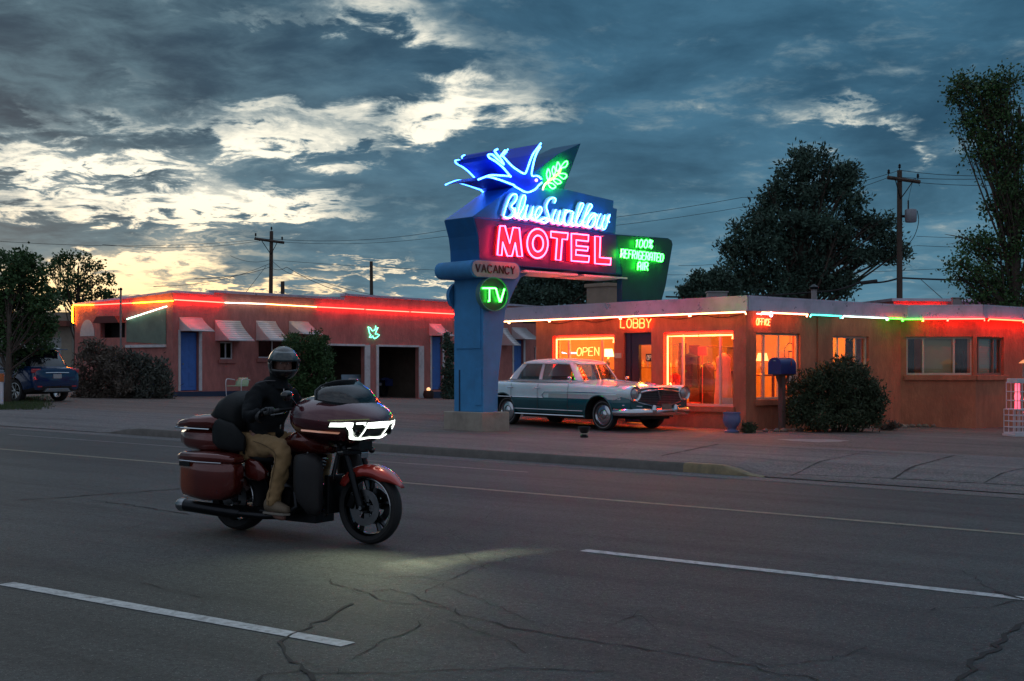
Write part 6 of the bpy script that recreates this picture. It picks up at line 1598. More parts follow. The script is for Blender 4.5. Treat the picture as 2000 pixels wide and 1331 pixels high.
BOOT = mat('dusty_boot', (.16, .12, .08), .75, var=.2, scale=10); GLOV = mat('black_glove', (.02, .024, .028), .5, var=.3, scale=18, bump=.002, bscale=50)
HX = .50
J = [((.30, 0, .84), .13), ((.31, 0, .98), .14), ((.34, 0, 1.15), .15), ((.38, 0, 1.28), .12), ((.42, 0, 1.36), .058), ((.46, 0, 1.43), .06), ((HX, 0, 1.55), .095), ((HX+.01, 0, 1.64), .07)]
Bn = [(i, i+1) for i in range(7)]
arm = lambda s: [((.37, s*.14, 1.30), .075), ((.38, s*.215, 1.27), .07), ((.43, s*.36, 1.10), .052), ((.47, s*.385, 1.075), .046), ((.62, s*.395, 1.125), .034)]
leg = lambda s: [((.33, s*.12, .80), .10), ((.52, s*.19, .80), .088), ((.74, s*.27, .78), .066), ((.755, s*.275, .70), .062), ((.70, s*.29, .45), .052), ((.66, s*.29, .28), .04), ((.70, s*.29, .215), .04), ((.82, s*.295, .205), .032)]
for s in (-1, 1):
    b = len(J); J += arm(s); Bn += [(3, b)]+[(b+i, b+i+1) for i in range(4)]
    b = len(J); J += leg(s); Bn += [(0, b)]+[(b+i, b+i+1) for i in range(7)]
skin('body', J, Bn, SKIN, rider)
# jacket
J = [((.29, 0, .80), (.20, .17)), ((.29, 0, .90), (.19, .165)), ((.31, 0, 1.04), (.195, .165)), ((.345, 0, 1.18), (.215, .165)), ((.375, 0, 1.29), (.17, .13)), ((.42, 0, 1.37), (.115, .105)), ((.44, 0, 1.425), (.10, .095))]
Bn = [(i, i+1) for i in range(6)]
for s in (-1, 1):
    b = len(J); J += [((.375, s*.16, 1.295), .095), ((.38, s*.235, 1.265), .092), ((.41, s*.30, 1.18), .078), ((.43, s*.375, 1.10), .070), ((.47, s*.395, 1.075), .064), ((.55, s*.40, 1.10), .052), ((.615, s*.40, 1.128), .044)]; Bn += [(4, b)]+[(b+i, b+i+1) for i in range(6)]
rumple(skin('jacket', J, Bn, JACK, rider, sub=3), .075, .040)
# trousers
J = [((.28, 0, .80), (.17, .13))]; Bn = []
for s in (-1, 1):
    b = len(J); J += [((.32, s*.11, .80), .118), ((.46, s*.17, .815), .110), ((.62, s*.235, .82), .096), ((.735, s*.275, .815), .088), ((.775, s*.28, .75), .082), ((.755, s*.285, .65), .080), ((.725, s*.295, .52), .072), ((.695, s*.30, .40), .068), ((.675, s*.30, .315), .066), ((.672, s*.30, .295), .064)]; Bn += [(0, b)]+[(b+i, b+i+1) for i in range(9)]
rumple(skin('trousers', J, Bn, TROU, rider, sub=3), .07, .036)
for s in (-1, 1):
    mb = MB(); mb.loft([[Vector((x, s*.295+hw*math.cos(2*math.pi*(k+.5)/16), z+hh*math.sin(2*math.pi*(k+.5)/16)*(1 if math.sin(2*math.pi*(k+.5)/16) > 0 else .8))) for k in range(16)] for x, z, hw, hh in ((.590, .300, .025, .03), (.60, .30, .046, .065), (.65, .31, .054, .085), (.70, .30, .056, .075), (.75, .285, .056, .056), (.80, .275, .054, .046), (.845, .27, .042, .036), (.86, .265, .018, .015))])
    bt = mb.build('boot', BOOT, rider, smooth='all')
    mb = MB(); mb.prism([Vector((x, s*.295+y, .245)) for x, y in ((.585, -.04), (.72, -.055), (.83, -.05), (.87, 0), (.83, .05), (.72, .055), (.585, .04))], [Vector((x, s*.295+y, .225)) for x, y in ((.585, -.04), (.72, -.055), (.83, -.05), (.87, 0), (.83, .05), (.72, .055), (.585, .04))]); mb.build('sole', mat('sole_pale', (.20, .18, .15), .8), bt, bevel=.004)
    mb = MB()
    for q_ in range(4): mb.tube([(.655+.028*q_, s*.295-.04, .375-.022*q_), (.665+.028*q_, s*.295, .392-.024*q_), (.655+.028*q_, s*.295+.04, .375-.022*q_)], .004, 4)
    mb.build('laces', mat('lace_pale', (.30, .27, .22), .8), bt)
    mb = MB(); mb.tube(catmull([(.40, s*.275, .86), (.60, s*.33, .83), (.755, s*.365, .76), (.73, s*.37, .60), (.69, s*.365, .42), (.67, s*.36, .31)], 5), .0035, 4); mb.build('trouser_seam', mat('seam_brown', (.09, .055, .025), .9), rider)
    mb = MB(); mb.lathe([(.050, 0), (.053, .02), (.050, .04)], (.585, s*.40, 1.09), 'x', 14); mb.build('jacket_cuff', BLACKP, rider, smooth=True)
    # glove: palm and five fingers curled over the grip
    gx_, gy_, gz_ = .70, s*.385, 1.135
    J = [((.615, s*.40, 1.125), .030), ((.645, s*.40, 1.145), (.036, .022)), ((.675, s*.395, 1.158), (.040, .020))]; Bn = [(0, 1), (1, 2)]
    hand = skin('glove', J, Bn, GLOV, rider, sub=1)
    mb = MB()
    for k, (dy, ln) in enumerate(((-.038, .92), (-.013, 1.0), (.012, .97), (.036, .82))):
        y = s*(.395-dy); base = Vector((.69, y, 1.163)); q = [base, base+Vector((.030*ln, s*.002, .004)), base+Vector((.046*ln, s*.003, -.016)), base+Vector((.040*ln, s*.002, -.040*ln)), base+Vector((.018, 0, -.050*ln))]
        mb.tube(catmull(q, 3), [.0125, .0120, .0115, .011, .0105, .010, .0095, .009, .0085, .008, .0075, .007, .006], 8)
    th_ = Vector((.655, s*.355, 1.142)); mb.tube(catmull([th_, th_+Vector((.02, -s*.022, -.012)), th_+Vector((.042, -s*.026, -.032)), th_+Vector((.050, -s*.010, -.046))], 3), [.0145, .014, .0135, .013, .0125, .012, .0115, .011, .010, .008], 8)
    mb.build('fingers', GLOV, hand, smooth='all')
mb = MB(); mb.lathe([(.10, 1.33), (.085, 1.38), (.082, 1.44), (.088, 1.50)], (.455, 0, 0), 'z', 20); mb.build('neck_scarf', JACK, rider, smooth='all')
mb = MB(); mb.tube(catmull([(.36, -.20, 1.375), (.42, -.13, 1.40), (.50, -.06, 1.40)], 4), .005, 5); mb.tube(catmull([(.36, .20, 1.375), (.42, .13, 1.40), (.50, .06, 1.40)], 4), .005, 5); mb.build('jacket_piping', mat('piping_grey', (.12, .12, .13), .5), rider)
mb = MB(); mb.tube(catmull([(.515, -.0, 1.36), (.515, -.0, 1.25), (.50, 0, 1.10), (.475, 0, .95)], 4), .006, 5); mb.build('jacket_zip', CHROME, rider)
# helmet, turned to the camera
hm = Matrix.Translation(Vector((HX+.01, 0, 1.558))) @ Matrix.Rotation(R(-42), 4, 'Z') @ Matrix.Rotation(R(5), 4, 'Y')
def hp(th, phi, rx=.163, ry=.142, rz=.158):      # th around (0 = forward), phi elevation
    v = Vector((rx*math.cos(phi)*math.cos(th), ry*math.cos(phi)*math.sin(th), rz*math.sin(phi)))
    if v.z < 0: v.z *= .95; v.x *= 1+.12*max(0, math.cos(th))*min(1, -v.z/.1)
    return hm @ v
mb = MB(); nt_, np_ = 36, 20; vs = []; fs = []
for j in range(np_+1):
    ph_ = -1.12+(math.pi/2+1.12)*j/np_
    for i in range(nt_): vs.append(hp(2*math.pi*i/nt_-math.pi, min(ph_, 1.565)))
for j in range(np_):
    for i in range(nt_):
        thc = 2*math.pi*(i+.5)/nt_-math.pi; phc = -1.12+(math.pi/2+1.12)*(j+.5)/np_
        if abs(thc) < 1.12 and -.36 < phc < .32: continue
        fs.append((j*nt_+i, j*nt_+(i+1) % nt_, (j+1)*nt_+(i+1) % nt_, (j+1)*nt_+i))
mb.add(vs, fs); hel = mb.build('helmet', mat('helmet_black', (.016, .016, .018), .26, var=.25, scale=6, coat=.7), rider, smooth='all', fixn=False); md = hel.modifiers.new('s', 'SOLIDIFY'); md.thickness = .018; md.offset = -1
mb = MB(); vs = []; W2_ = 18
for j in range(6):
    for i in range(W2_+1): vs.append(hp(-1.18+2.36*i/W2_, .20+.62*j/5, .1665, .1455, .1615))
mb.add(vs, [(j*(W2_+1)+i, j*(W2_+1)+i+1, (j+1)*(W2_+1)+i+1, (j+1)*(W2_+1)+i) for j in range(5) for i in range(W2_)])
vz = mb.build('visor', mat('visor_dark', (.02, .04, .045), .08, coat=.8), hel, smooth='all', fixn=False); md = vz.modifiers.new('s', 'SOLIDIFY'); md.thickness = .002
for s in (-1, 1):
    mb = MB(); p = hp(s*1.22, .20, .160, .139, .153); mb.ball(p, .022, 12, 8); mb.build('visor_pivot', BLACKP, hel, smooth='all')
# face inside the opening
def fpt(x, y, z): return hm @ Vector((x, y, z))
mb = MB(); vs = []; nx_, nz_ = 22, 24
for j in range(nz_+1):
    for i in range(nx_+1):
        y = -.068+.136*i/nx_; z = -.105+.165*j/nz_; x = .095-9*y*y-1.6*(z+.02)**2
        x += .026*math.exp(-(y/.010)**2-((z+.018)/.020)**2)+.012*math.exp(-(y/.008)**2-((z-.005)/.02)**2)
        x += .006*math.exp(-((z-.028)/.007)**2)*math.exp(-(y/.045)**2)-.010*(math.exp(-((y-.028)/.013)**2-((z-.010)/.010)**2)+math.exp(-((y+.028)/.013)**2-((z-.010)/.010)**2))
        x += .006*math.exp(-(y/.022)**2-((z+.052)/.006)**2)-.004*math.exp(-(y/.02)**2-((z+.058)/.002)**2)+.005*math.exp(-(y/.02)**2-((z+.066)/.006)**2)
        vs.append(fpt(x, y, z))
mb.add(vs, [(j*(nx_+1)+i, j*(nx_+1)+i+1, (j+1)*(nx_+1)+i+1, (j+1)*(nx_+1)+i) for j in range(nz_) for i in range(nx_)])
fc_ = mb.build('face', SKIN, rider, smooth='all', fixn=False)
for s in (-1, 1):
    mb = MB(); mb.ball(fpt(.070, s*.028, .009), .0115, 12, 8); ey = mb.build('eye', mat('eye_white', (.5, .5, .5), .2), fc_, smooth='all')
    mb = MB(); mb.ball(fpt(.0795, s*.028, .009), .0045, 8, 6); mb.build('pupil', BLACKG, ey, smooth='all')
# ------------------------------------------------------------------ trees and shrubs
LEAFJ = mat('juniper_foliage', (.042, .088, .062), .8, var=.45, scale=1.6)
LEAFD = mat('broadleaf_foliage', (.035, .085, .022), .7, var=.45, scale=1.8)
LEAFG = mat('bush_foliage', (.040, .095, .028), .8, var=.4, scale=2.5)
LEAFB = mat('dry_shrub_foliage', (.115, .095, .075), .9, var=.35, scale=2.5)
LEAFO = mat('dark_shrub_foliage', (.040, .060, .028), .85, var=.4, scale=3)
BARK = mat('bark', (.060, .045, .035), .95, var=.35, scale=6, bump=.02, bscale=14, stretch=(3, 3, .7))
def crown_mesh(lobes, n, size, rnd, flat=.5, clump=.25, up=.3, asp=1.6):
    """lobes: (centre, radii).  Leaf faces gathered in sprays through each lobe's volume."""
    mb = MB(); vol = [r[0]*r[1]*r[2] for c, r in lobes]; tot = sum(v**.6 for v in vol)
    for (c, r), v in zip(lobes, vol):
        m = int(n*(v**.6)/tot); per = 9; k = 0
        while k < m:
            # spray centre, biased to the outside of the lobe
            while True:
                p = Vector((rnd.uniform(-1, 1), rnd.uniform(-1, 1), rnd.uniform(-1, 1)))
                if p.length <= 1 and rnd.random() < .22+.78*p.length**2: break
            q = Vector((c[0]+p.x*r[0], c[1]+p.y*r[1], c[2]+p.z*r[2])); dirn = (p+Vector((0, 0, up))+Vector((rnd.gauss(0, .5), rnd.gauss(0, .5), rnd.gauss(0, .4)))).normalized()
            ln = clump*rnd.uniform(.6, 1.5)
            for j in range(per):
                w = q+dirn*ln*(j/per-.3)+Vector((rnd.gauss(0, 1), rnd.gauss(0, 1), rnd.gauss(0, 1)))*clump*.30
                a = (dirn+Vector((rnd.gauss(0, .6), rnd.gauss(0, .6), rnd.gauss(0, .6)))).normalized(); b = a.cross(Vector((rnd.gauss(0, 1), rnd.gauss(0, 1), rnd.gauss(0, 1)))).normalized()
                s = size*rnd.uniform(.6, 1.4); a = a*s*asp/2; b = b*s/2
                mb.add([w-a, w-b*.9, w+a, w+b*.9], [(0, 1, 2, 3)])
            k += per
    return mb
def tree(name, label, cat, base, trunkr, lobes, n, size, leaf, seed, group=None, top=None, clump=.25, up=.3, limbs=True, asp=1.6, extra=()):
    rnd = random.Random(seed); t = thing(name, label, cat, tuple(base), group=group); b = Vector(base)
    loc = [((Vector(c)-b), r) for c, r in lobes]
    crown_mesh(rag(loc, rnd), n, size, rnd, clump=clump, up=up, asp=asp).build('crown', leaf, t, fixn=False)
    mb = MB(); top = (Vector(top)-b) if top is not None else max((c for c, r in loc), key=lambda c: c.z)
    pts = []; N_ = 9
    for i in range(N_+1):
        f = i/N_; pts.append(Vector((top.x*f**1.2+rnd.gauss(0, .05)*trunkr*4*f, top.y*f, top.z*f-.2*(i == 0))))
    mb.tube(pts, [trunkr*(1.25 if i == 0 else 1)*(1-.8*i/N_) for i in range(N_+1)], 9)
    if limbs:
        for c, r in loc:
            for q in range(3):
                f = max(.15, min(.85, (c.z-r[2]*.8)/max(top.z, .1)*rnd.uniform(.55, .9))); i = int(f*N_); st = pts[i]
                e = c+Vector((rnd.uniform(-.7, .7)*r[0], rnd.uniform(-.7, .7)*r[1], rnd.uniform(-.5, .6)*r[2])); mid = st.lerp(e, .5)+Vector((rnd.gauss(0, .12)*r[0], 0, rnd.uniform(-.15, .25)*r[2]))
                rr_ = trunkr*.30*(1-f*.5); mb.tube(catmull([st, mid, e], 4), [rr_*(1-.85*k/8) for k in range(9)], 6)
                for w in range(3):
                    e2 = e+Vector((rnd.uniform(-.5, .5)*r[0], rnd.uniform(-.5, .5)*r[1], rnd.uniform(-.3, .5)*r[2])); s2 = mid.lerp(e, rnd.uniform(.1, .9)); mb.tube([s2, s2.lerp(e2, .5)+Vector((0, 0, .05)), e2], [rr_*.3, rr_*.2, rr_*.06], 5)
        for a_, b2 in extra: mb.tube(catmull([Vector(q)-b for q in a_], 4), b2, 5)
    mb.build('trunk', BARK, t, smooth='all'); return t
def rag(lobes, rnd, k=3, f=.45):
    out = []
    for c, r in lobes:
        out.append((c, tuple(q*.80 for q in r)))
        for _ in range(k):
            d = Vector((rnd.gauss(0, 1), rnd.gauss(0, 1), rnd.gauss(0, 1))).normalized(); s = rnd.uniform(f*.5, f)
            out.append((Vector((c[0]+d.x*r[0]*.95, c[1]+d.y*r[1]*.95, c[2]+d.z*r[2]*.95)), tuple(q*s for q in r)))
    return out
def lob(px, py, rx, ry, Y, rnd, dz=1.0):
    s = Y/F; c = at(px, py, Y+rnd.uniform(-.5, .5)*rx*s*dz); return (c, (rx*s, rx*s*.9, ry*s))
rn = random.Random(3)
Yj = 52
L1 = [(1590, 320, 42, 32), (1548, 340, 30, 30), (1640, 350, 40, 26), (1515, 380, 32, 30), (1570, 390, 50, 34), (1660, 345, 24, 16), (1655, 395, 30, 28), (1480, 420, 26, 26), (1530, 440, 52, 36), (1600, 450, 55, 36), (1670, 440, 42, 30), (1715, 450, 34, 26), (1745, 480, 26, 22),
      (1450, 460, 30, 30), (1440, 500, 28, 34), (1500, 500, 52, 36), (1570, 510, 50, 34), (1640, 490, 46, 30), (1700, 500, 28, 14), (1750, 500, 18, 18), (1470, 550, 46, 34), (1540, 560, 40, 30), (1605, 550, 36, 28), (1650, 555, 28, 26), (1680, 500, 30, 12)]
tree('juniper_tree', 'large dark juniper with an uneven spreading crown behind the office roof', 'tree', at(1550, 590, Yj)[:2]+() if False else (at(1553, 600, Yj).x, Yj, gz(at(1553, 600, Yj).x, Yj)), .42, [lob(*l, Yj, rn) for l in L1], 34000, .085, LEAFJ, 11, top=at(1565, 360, Yj), clump=.40, up=.35, asp=2.2)
L2 = [(1375, 560, 28, 24), (1345, 575, 18, 16), (1405, 550, 24, 26), (1425, 570, 24, 22)]
Yk = 50; tree('juniper_bush', 'low rounded juniper at the left foot of the large juniper behind the roof', 'tree', (at(1390, 600, Yk).x, Yk, gz(at(1390, 600, Yk).x, Yk)), .15, [lob(*l, Yk, rn) for l in L2], 9000, .085, LEAFJ, 12, clump=.28)
Ym = 62
L3 = [(1030, 560, 34, 30), (1075, 548, 40, 26), (1120, 552, 40, 28), (1165, 548, 34, 22), (1205, 556, 26, 22), (1060, 585, 50, 22), (1140, 585, 50, 22), (1015, 590, 22, 16)]
tree('dense_tree', 'dark leafy tree seen beneath the sign and behind the block chimney', 'tree', (at(1100, 600, Ym).x, Ym, .4), .3, [lob(*l, Ym, rn) for l in L3], 14000, .11, LEAFJ, 13, clump=.34)
# right-hand deciduous tree: nearer, feathery, with bare twigs
Yr = 36
L4 = [(1900, 175, 34, 26), (1940, 180, 30, 28), (1975, 165, 30, 30), (1890, 165, 20, 10), (1925, 215, 34, 24), (1970, 220, 36, 34), (1895, 240, 24, 14), (1935, 262, 34, 24), (1985, 280, 36, 34), (1915, 300, 28, 16), (1960, 315, 34, 20), (1990, 345, 20, 26), (1975, 390, 26, 22), (1995, 430, 24, 30), (1955, 420, 24, 14), (1930, 470, 34, 16), (1905, 485, 26, 12), (1970, 490, 34, 28), (1900, 528, 28, 12), (1940, 545, 36, 20), (1980, 550, 34, 30), (1905, 575, 26, 12), (1950, 588, 30, 14), (2030, 250, 30, 60), (2040, 450, 30, 70), (1940, 400, 14, 8), (1985, 590, 26, 12)]
ex = [([at(1990, 500, Yr), at(1940, 490, Yr), at(1895, 470, Yr), at(1868, 462, Yr), at(1845, 458, Yr)], [.05, .03, .018, .010, .004]), ([at(1895, 470, Yr), at(1880, 458, Yr), at(1872, 450, Yr)], [.014, .008, .003]), ([at(1880, 466, Yr), at(1868, 474, Yr), at(1850, 478, Yr)], [.012, .007, .003]), ([at(1960, 295, Yr), at(1920, 288, Yr), at(1886, 282, Yr)], [.02, .012, .003])]
tree('honey_locust_tree', 'feathery dark green tree filling the right edge of the picture beyond the roof', 'tree', (at(1978, 600, Yr).x, Yr, gz(at(1978, 600, Yr).x, Yr)), .2, [lob(l[0]-4, l[1], l[2]*1.15, l[3]*.80, Yr, rn) for l in L4+[(1985, 375, 30, 16), (1950, 345, 20, 10), (2000, 410, 24, 20), (1870, 195, 14, 10), (1880, 515, 20, 8), (1868, 540, 16, 7)]], 19000, .065, LEAFD, 21, top=at(1990, 210, Yr), clump=.42, up=.15, extra=ex)
# left trees
Yl = 40
L5 = [(20, 515, 34, 26), (60, 530, 36, 26), (20, 560, 44, 34), (75, 570, 40, 30), (30, 610, 50, 34), (85, 610, 30, 26), (40, 650, 50, 26), (95, 640, 20, 18), (-40, 580, 50, 90), (10, 680, 34, 18), (75, 680, 26, 14), (30, 715, 20, 12)]
tree('leafy_tree', 'dark leafy tree over the blue crossover at the left edge', 'tree', (at(14, 700, Yl-3.4).x, Yl-3.4, gz(at(14, 700, Yl-3.4).x, Yl-3.4)), .11, [lob(*l, Yl-2.4, rn) for l in L5], 13000, .075, LEAFD, 31, clump=.26, up=.1)
Yo = 60
L6 = [(120, 515, 24, 14), (150, 505, 26, 14), (185, 520, 20, 12), (130, 545, 24, 16), (165, 545, 24, 16), (205, 545, 18, 12), (115, 575, 20, 16), (150, 580, 26, 16), (190, 575, 26, 12), (218, 578, 14, 10), (100, 530, 14, 10)]
tree('open_tree', 'open branched tree against the yellow sky behind the left end of the motel wing', 'tree', (at(150, 640, Yo).x, Yo, .7), .2, [lob(*l, Yo, rn) for l in L6], 3600, .09, LEAFD, 41, top=at(152, 520, Yo), clump=.28, up=.1)
# shrubs
def shrub(name, label, pix, Y, n, size, leaf, seed, clump=.16, cat='shrub', asp=1.8, up=.4):
    rnd = random.Random(seed); x = sum(p[0] for p in pix)/len(pix); bx = at(x, 700, Y).x; b = Vector((bx, Y, gz(bx, Y)))
    t = thing(name, label, cat, tuple(b)); lobes = [lob(*p, Y, rnd, .6) for p in pix]; loc = [(Vector(c)-b, r) for c, r in lobes]
    crown_mesh(rag(loc, rnd, 6, .75), n, size, rnd, clump=clump, up=up, asp=asp).build('foliage', leaf, t, fixn=False)
    mb = MB()
    for c, r in loc:
        for k in range(4):
            s = Vector((c.x*.5+rnd.uniform(-.2, .2), c.y*.5, -.1)); e = c+Vector((rnd.uniform(-.6, .6)*r[0], rnd.uniform(-.6, .6)*r[1], rnd.uniform(0, .7)*r[2])); mb.tube(catmull([s, s.lerp(e, .5)+Vector((rnd.gauss(0, .05), 0, .05)), e], 3), [.022, .018, .014, .011, .009, .006, .004], 5)
    mb.build('stems', BARK, t); return t
shrub('round_bush', 'rounded green bush against the wing wall behind the rider', [(590, 680, 28, 26), (618, 690, 28, 30), (575, 715, 22, 26), (605, 730, 36, 36), (632, 715, 18, 26), (590, 762, 26, 20), (622, 760, 22, 18)], 46.5, 18000, .05, LEAFG, 51, .15, asp=2.4)
shrub('dry_shrub', 'brown grey twiggy shrub mass left of the blue door', [(185, 700, 26, 22), (215, 715, 30, 26), (175, 740, 28, 30), (225, 755, 40, 30), (195, 770, 34, 16)], 42.0, 9000, .05, LEAFB, 52, .2, asp=3, up=.8)
shrub('dry_shrub', 'grey green spreading shrub between the brown shrub and the blue door', [(262, 715, 28, 22), (300, 725, 30, 22), (270, 750, 38, 28), (315, 755, 26, 24), (290, 772, 44, 12)], 42.2, 9000, .05, mat('grey_shrub_foliage', (.075, .085, .07), .9, var=.35, scale=2.5), 53, .2, asp=3, up=.8)
shrub('office_shrub', 'big dark shrub in front of the office wall right of the mailbox', [(1600, 745, 34, 24), (1650, 740, 40, 24), (1685, 750, 26, 26), (1580, 790, 34, 34), (1630, 785, 44, 40), (1680, 790, 34, 40), (1700, 815, 20, 18), (1560, 800, 18, 28), (1640, 818, 60, 16)], 27.4, 24000, .035, LEAFO, 54, .16, up=.7, asp=2.6)
# low plants by the wall
for k, (px, py, w, h, Y, lb) in enumerate(((1468, 834, 16, 10, 26.6, 'small dry plant just right of the blue urn'), (1738, 832, 16, 7, 28.4, 'small dry tuft at the right foot of the big dark shrub'))):
    shrub('low_plant', lb, [(px, py, w, h)], Y, 900, .03, LEAFB if k else LEAFO, 60+k, .06, 'plant')
# border stones
STN = mat('border_stone', (.20, .15, .12), .9, var=.3, scale=6, bump=.01, bscale=18); STN2 = mat('pale_stone', (.36, .27, .22), .9, var=.25, scale=6, bump=.01, bscale=18)
rnd = random.Random(77); xs = [1457+i*11.5+rnd.uniform(-3, 3) for i in range(27)]
for i, px in enumerate(xs):
    p = OF.p(-.15+i*.27+rnd.uniform(-.06, .06), 0, .62+.12*math.sin(i*.5)); p.z = gz(p.x, p.y); w = rnd.uniform(.05, .105); mb = MB(); rings = []
    for a in range(7):
        th = math.pi*a/6; rr_ = max(.06, math.sin(th)); rings.append([Vector((w*rr_*math.cos(b*math.pi/4)*rnd.uniform(.85, 1.15), w*.8*rr_*math.sin(b*math.pi/4)*rnd.uniform(.85, 1.15), .045*rnd.uniform(.9, 1.2)*(1-math.cos(th)))) for b in range(8)])
    mb.loft(rings); o = mb.build('border_stone', STN2 if rnd.random() < .35 else STN, smooth='all'); o.location = (p.x, p.y, p.z-.02); o.rotation_euler[2] = rnd.uniform(0, 3)
    tag(o, 'rough rounded stone in the row edging the bed below the office windows', 'stone', 'border stones below the office windows')
# ------------------------------------------------------------------ utility poles and wires
def upole(label, px, Y, ytop, r, arm=None, name='utility_pole', lean=0, stubs=()):
    b = at(px, 700, Y); zb_ = gz(b.x, b.y) if Y < 70 else .8; t = thing(name, label, 'utility pole', (b.x, b.y, zb_)); zt = H+(HY-ytop)/F*Y-zb_
    mb = MB(); mb.tube([(0, 0, -.3), (lean*.5, 0, zt*.5), (lean, 0, zt)], [r, r*.9, r*.75], 10); mb.build('pole', WOODD, t, smooth=True)
    if arm:
        xl, yl, xr, yr = arm; s = Y/F
        a = Vector(((xl-px)*s, -.14, H+(HY-yl)*s-zb_)); c = Vector(((xr-px)*s, -.14+.0, H+(HY-yr)*s-zb_))
        d = (c-a).normalized(); mb = MB(); mb.tube([a, c], .075, 4); mb.build('crossarm', WOODD, t)
        for f in (.04, .5, .93):
            p = a.lerp(c, f)+Vector((0, 0, .07)); 
            if f == .5: p = Vector((lean, 0, zt))
            mb = MB(); mb.tube([p, p+Vector((0, 0, .12))], .015, 5); mb.lathe([(.03, .08), (.06, .12), (.04, .16), (.055, .20), (.02, .25)], tuple(p), n=10, cap=True); mb.build('insulator', DARKM, t)
        mid = a.lerp(c, .5)
        for e in (a.lerp(c, .22), a.lerp(c, .78)):
            mb = MB(); mb.tube([e+Vector((0, -.05, 0)), Vector((lean*.9, -.12, mid.z-.75))], .02, 5); mb.build('brace', DARKM, t)
    return t
pL = upole('tall brown pole with a tilted crossarm above the left motel wing', 527, 70, 452, .13, (498, 467, 556, 475), lean=.09)
upole('short stub pole just right of the tall crossarm pole', 552, 70, 550, .14)
upole('slender bare pole standing between the crossarm pole and the sign', 727, 66, 511, .11, lean=-.05)
pR = upole('utility pole with a grey transformer right of the big juniper', 1757, 50, 333, .125, (1731, 348, 1795, 357))
s50 = 50/F
mb = MB(); c = Vector(((1775-1757)*s50, -.25, 0)); zt_ = H+(HY-411)*s50-pR.location.z; zb_ = H+(HY-436)*s50-pR.location.z
mb.lathe([(.02, zt_+.03), (.20, zt_), (.23, zt_-.04), (.22, zb_+.04), (.19, zb_)], (c.x, c.y, 0), n=18, cap=True); mb.build('transformer', mat('transformer_grey', (.22, .23, .26), .5, .4), pR, smooth=True)
mb = MB(); mb.tube([(c.x-.1, c.y, zt_), (c.x-.1, c.y, zt_+.35)], .03, 6); mb.box((.15, -.1, (zt_+zb_)/2), (.2, .05, .1)); mb.tube(catmull([(c.x+.25, c.y, zt_-.05), (c.x+.30, c.y, zb_), (c.x+.1, c.y, zb_-.6), (.05, -.1, zb_-1.1)], 5), .014, 5); mb.tube(catmull([(.75, -.14, H+(HY-365)*s50-pR.location.z), (.5, -.2, zt_+1.2), (c.x-.1, c.y, zt_+.35)], 5), .008, 4); mb.build('transformer_fittings', DARKM, pR)
def wire(label, pts, r=.014, sag=.0, group='overhead wires'):
    P = []
    for (x0, y0, Y0), (x1, y1, Y1) in zip(pts[:-1], pts[1:]):
        a, b = at(x0, y0, Y0), at(x1, y1, Y1)
        for k in range(10): f = k/10; P.append(a.lerp(b, f)-Vector((0, 0, sag*4*f*(1-f))))
    P.append(at(*pts[-1])); mb = MB(); mb.tube(P, r, 5); o = mb.build('overhead_wire', WIREM)
    return tag(o, label, 'wire', group)
for pts, r, sag, lab in (
    ([(200, 478, 60), (530, 467, 70), (870, 450, 68), (1450, 386, 60), (1757, 333, 50), (2150, 322, 44)], .011, .3, 'topmost thin wire crossing from pole to pole behind the sign'),
    ([(1733, 345, 50), (2150, 333, 44)], .011, .2, 'thin wire leaving the left end of the right-hand crossarm'), ([(1793, 357, 50), (2150, 345, 44)], .011, .2, 'thin wire leaving the right end of the right-hand crossarm'),
    ([(-50, 468, 55), (500, 469, 70), (870, 462, 68), (1450, 405, 60), (1733, 348, 50)], .010, .3, 'thin wire running along just below the topmost one'),
    ([(450, 500, 62), (527, 508, 70), (1200, 535, 75), (1900, 522, 60)], .010, .2, 'faint long wire low over the roofs'),
    ([(300, 560, 50), (527, 515, 70)], .012, .3, 'wire dropping to the left from the crossarm pole'), ([(380, 545, 50), (527, 522, 70), (560, 522, 66), (690, 577, 56)], .014, .15, 'wire dropping to the roof right of the crossarm pole'),
    ([(527, 505, 70), (600, 540, 66), (870, 592, 60)], .012, .3, 'long service wire slanting down behind the sign pier'), ([(480, 572, 52), (520, 520, 70)], .012, .0, 'guy wire at the left of the crossarm pole'),
    ([(535, 578, 62), (552, 575, 62), (680, 581, 58), (870, 589, 56)], .028, .05, 'thick cable just above the motel wing parapet'),
    ([(1300, 580, 50), (1600, 570, 50), (1680, 551, 50), (1757, 543, 50), (2150, 543, 46)], .035, .1, 'thick black cable crossing the right-hand pole low down'),
    ([(1790, 462, 58), (2150, 460, 52)], .010, .1, 'upper faint wire between the right pole and the edge tree'), ([(1790, 480, 58), (2150, 480, 52)], .010, .1, 'lower faint wire between the right pole and the edge tree'),
    ([(1797, 545, 48), (1840, 583, 42)], .012, .0, 'short guy wire dropping to the roof right of the pole'), ([(1325, 519, 66), (1450, 508, 66)], .010, .1, 'faint wire right of the green panel')):
    wire(lab, pts, r, sag)
mb = MB(); a, b = at(1681, 552, 50), at(1713, 548, 50); mb.tube([a+Vector((0, 0, -.03)), b+Vector((0, 0, -.03))], .075, 8); tag(mb.build('splice_case', WIREM), 'fat black splice case on the thick cable left of the right pole', 'cable box')
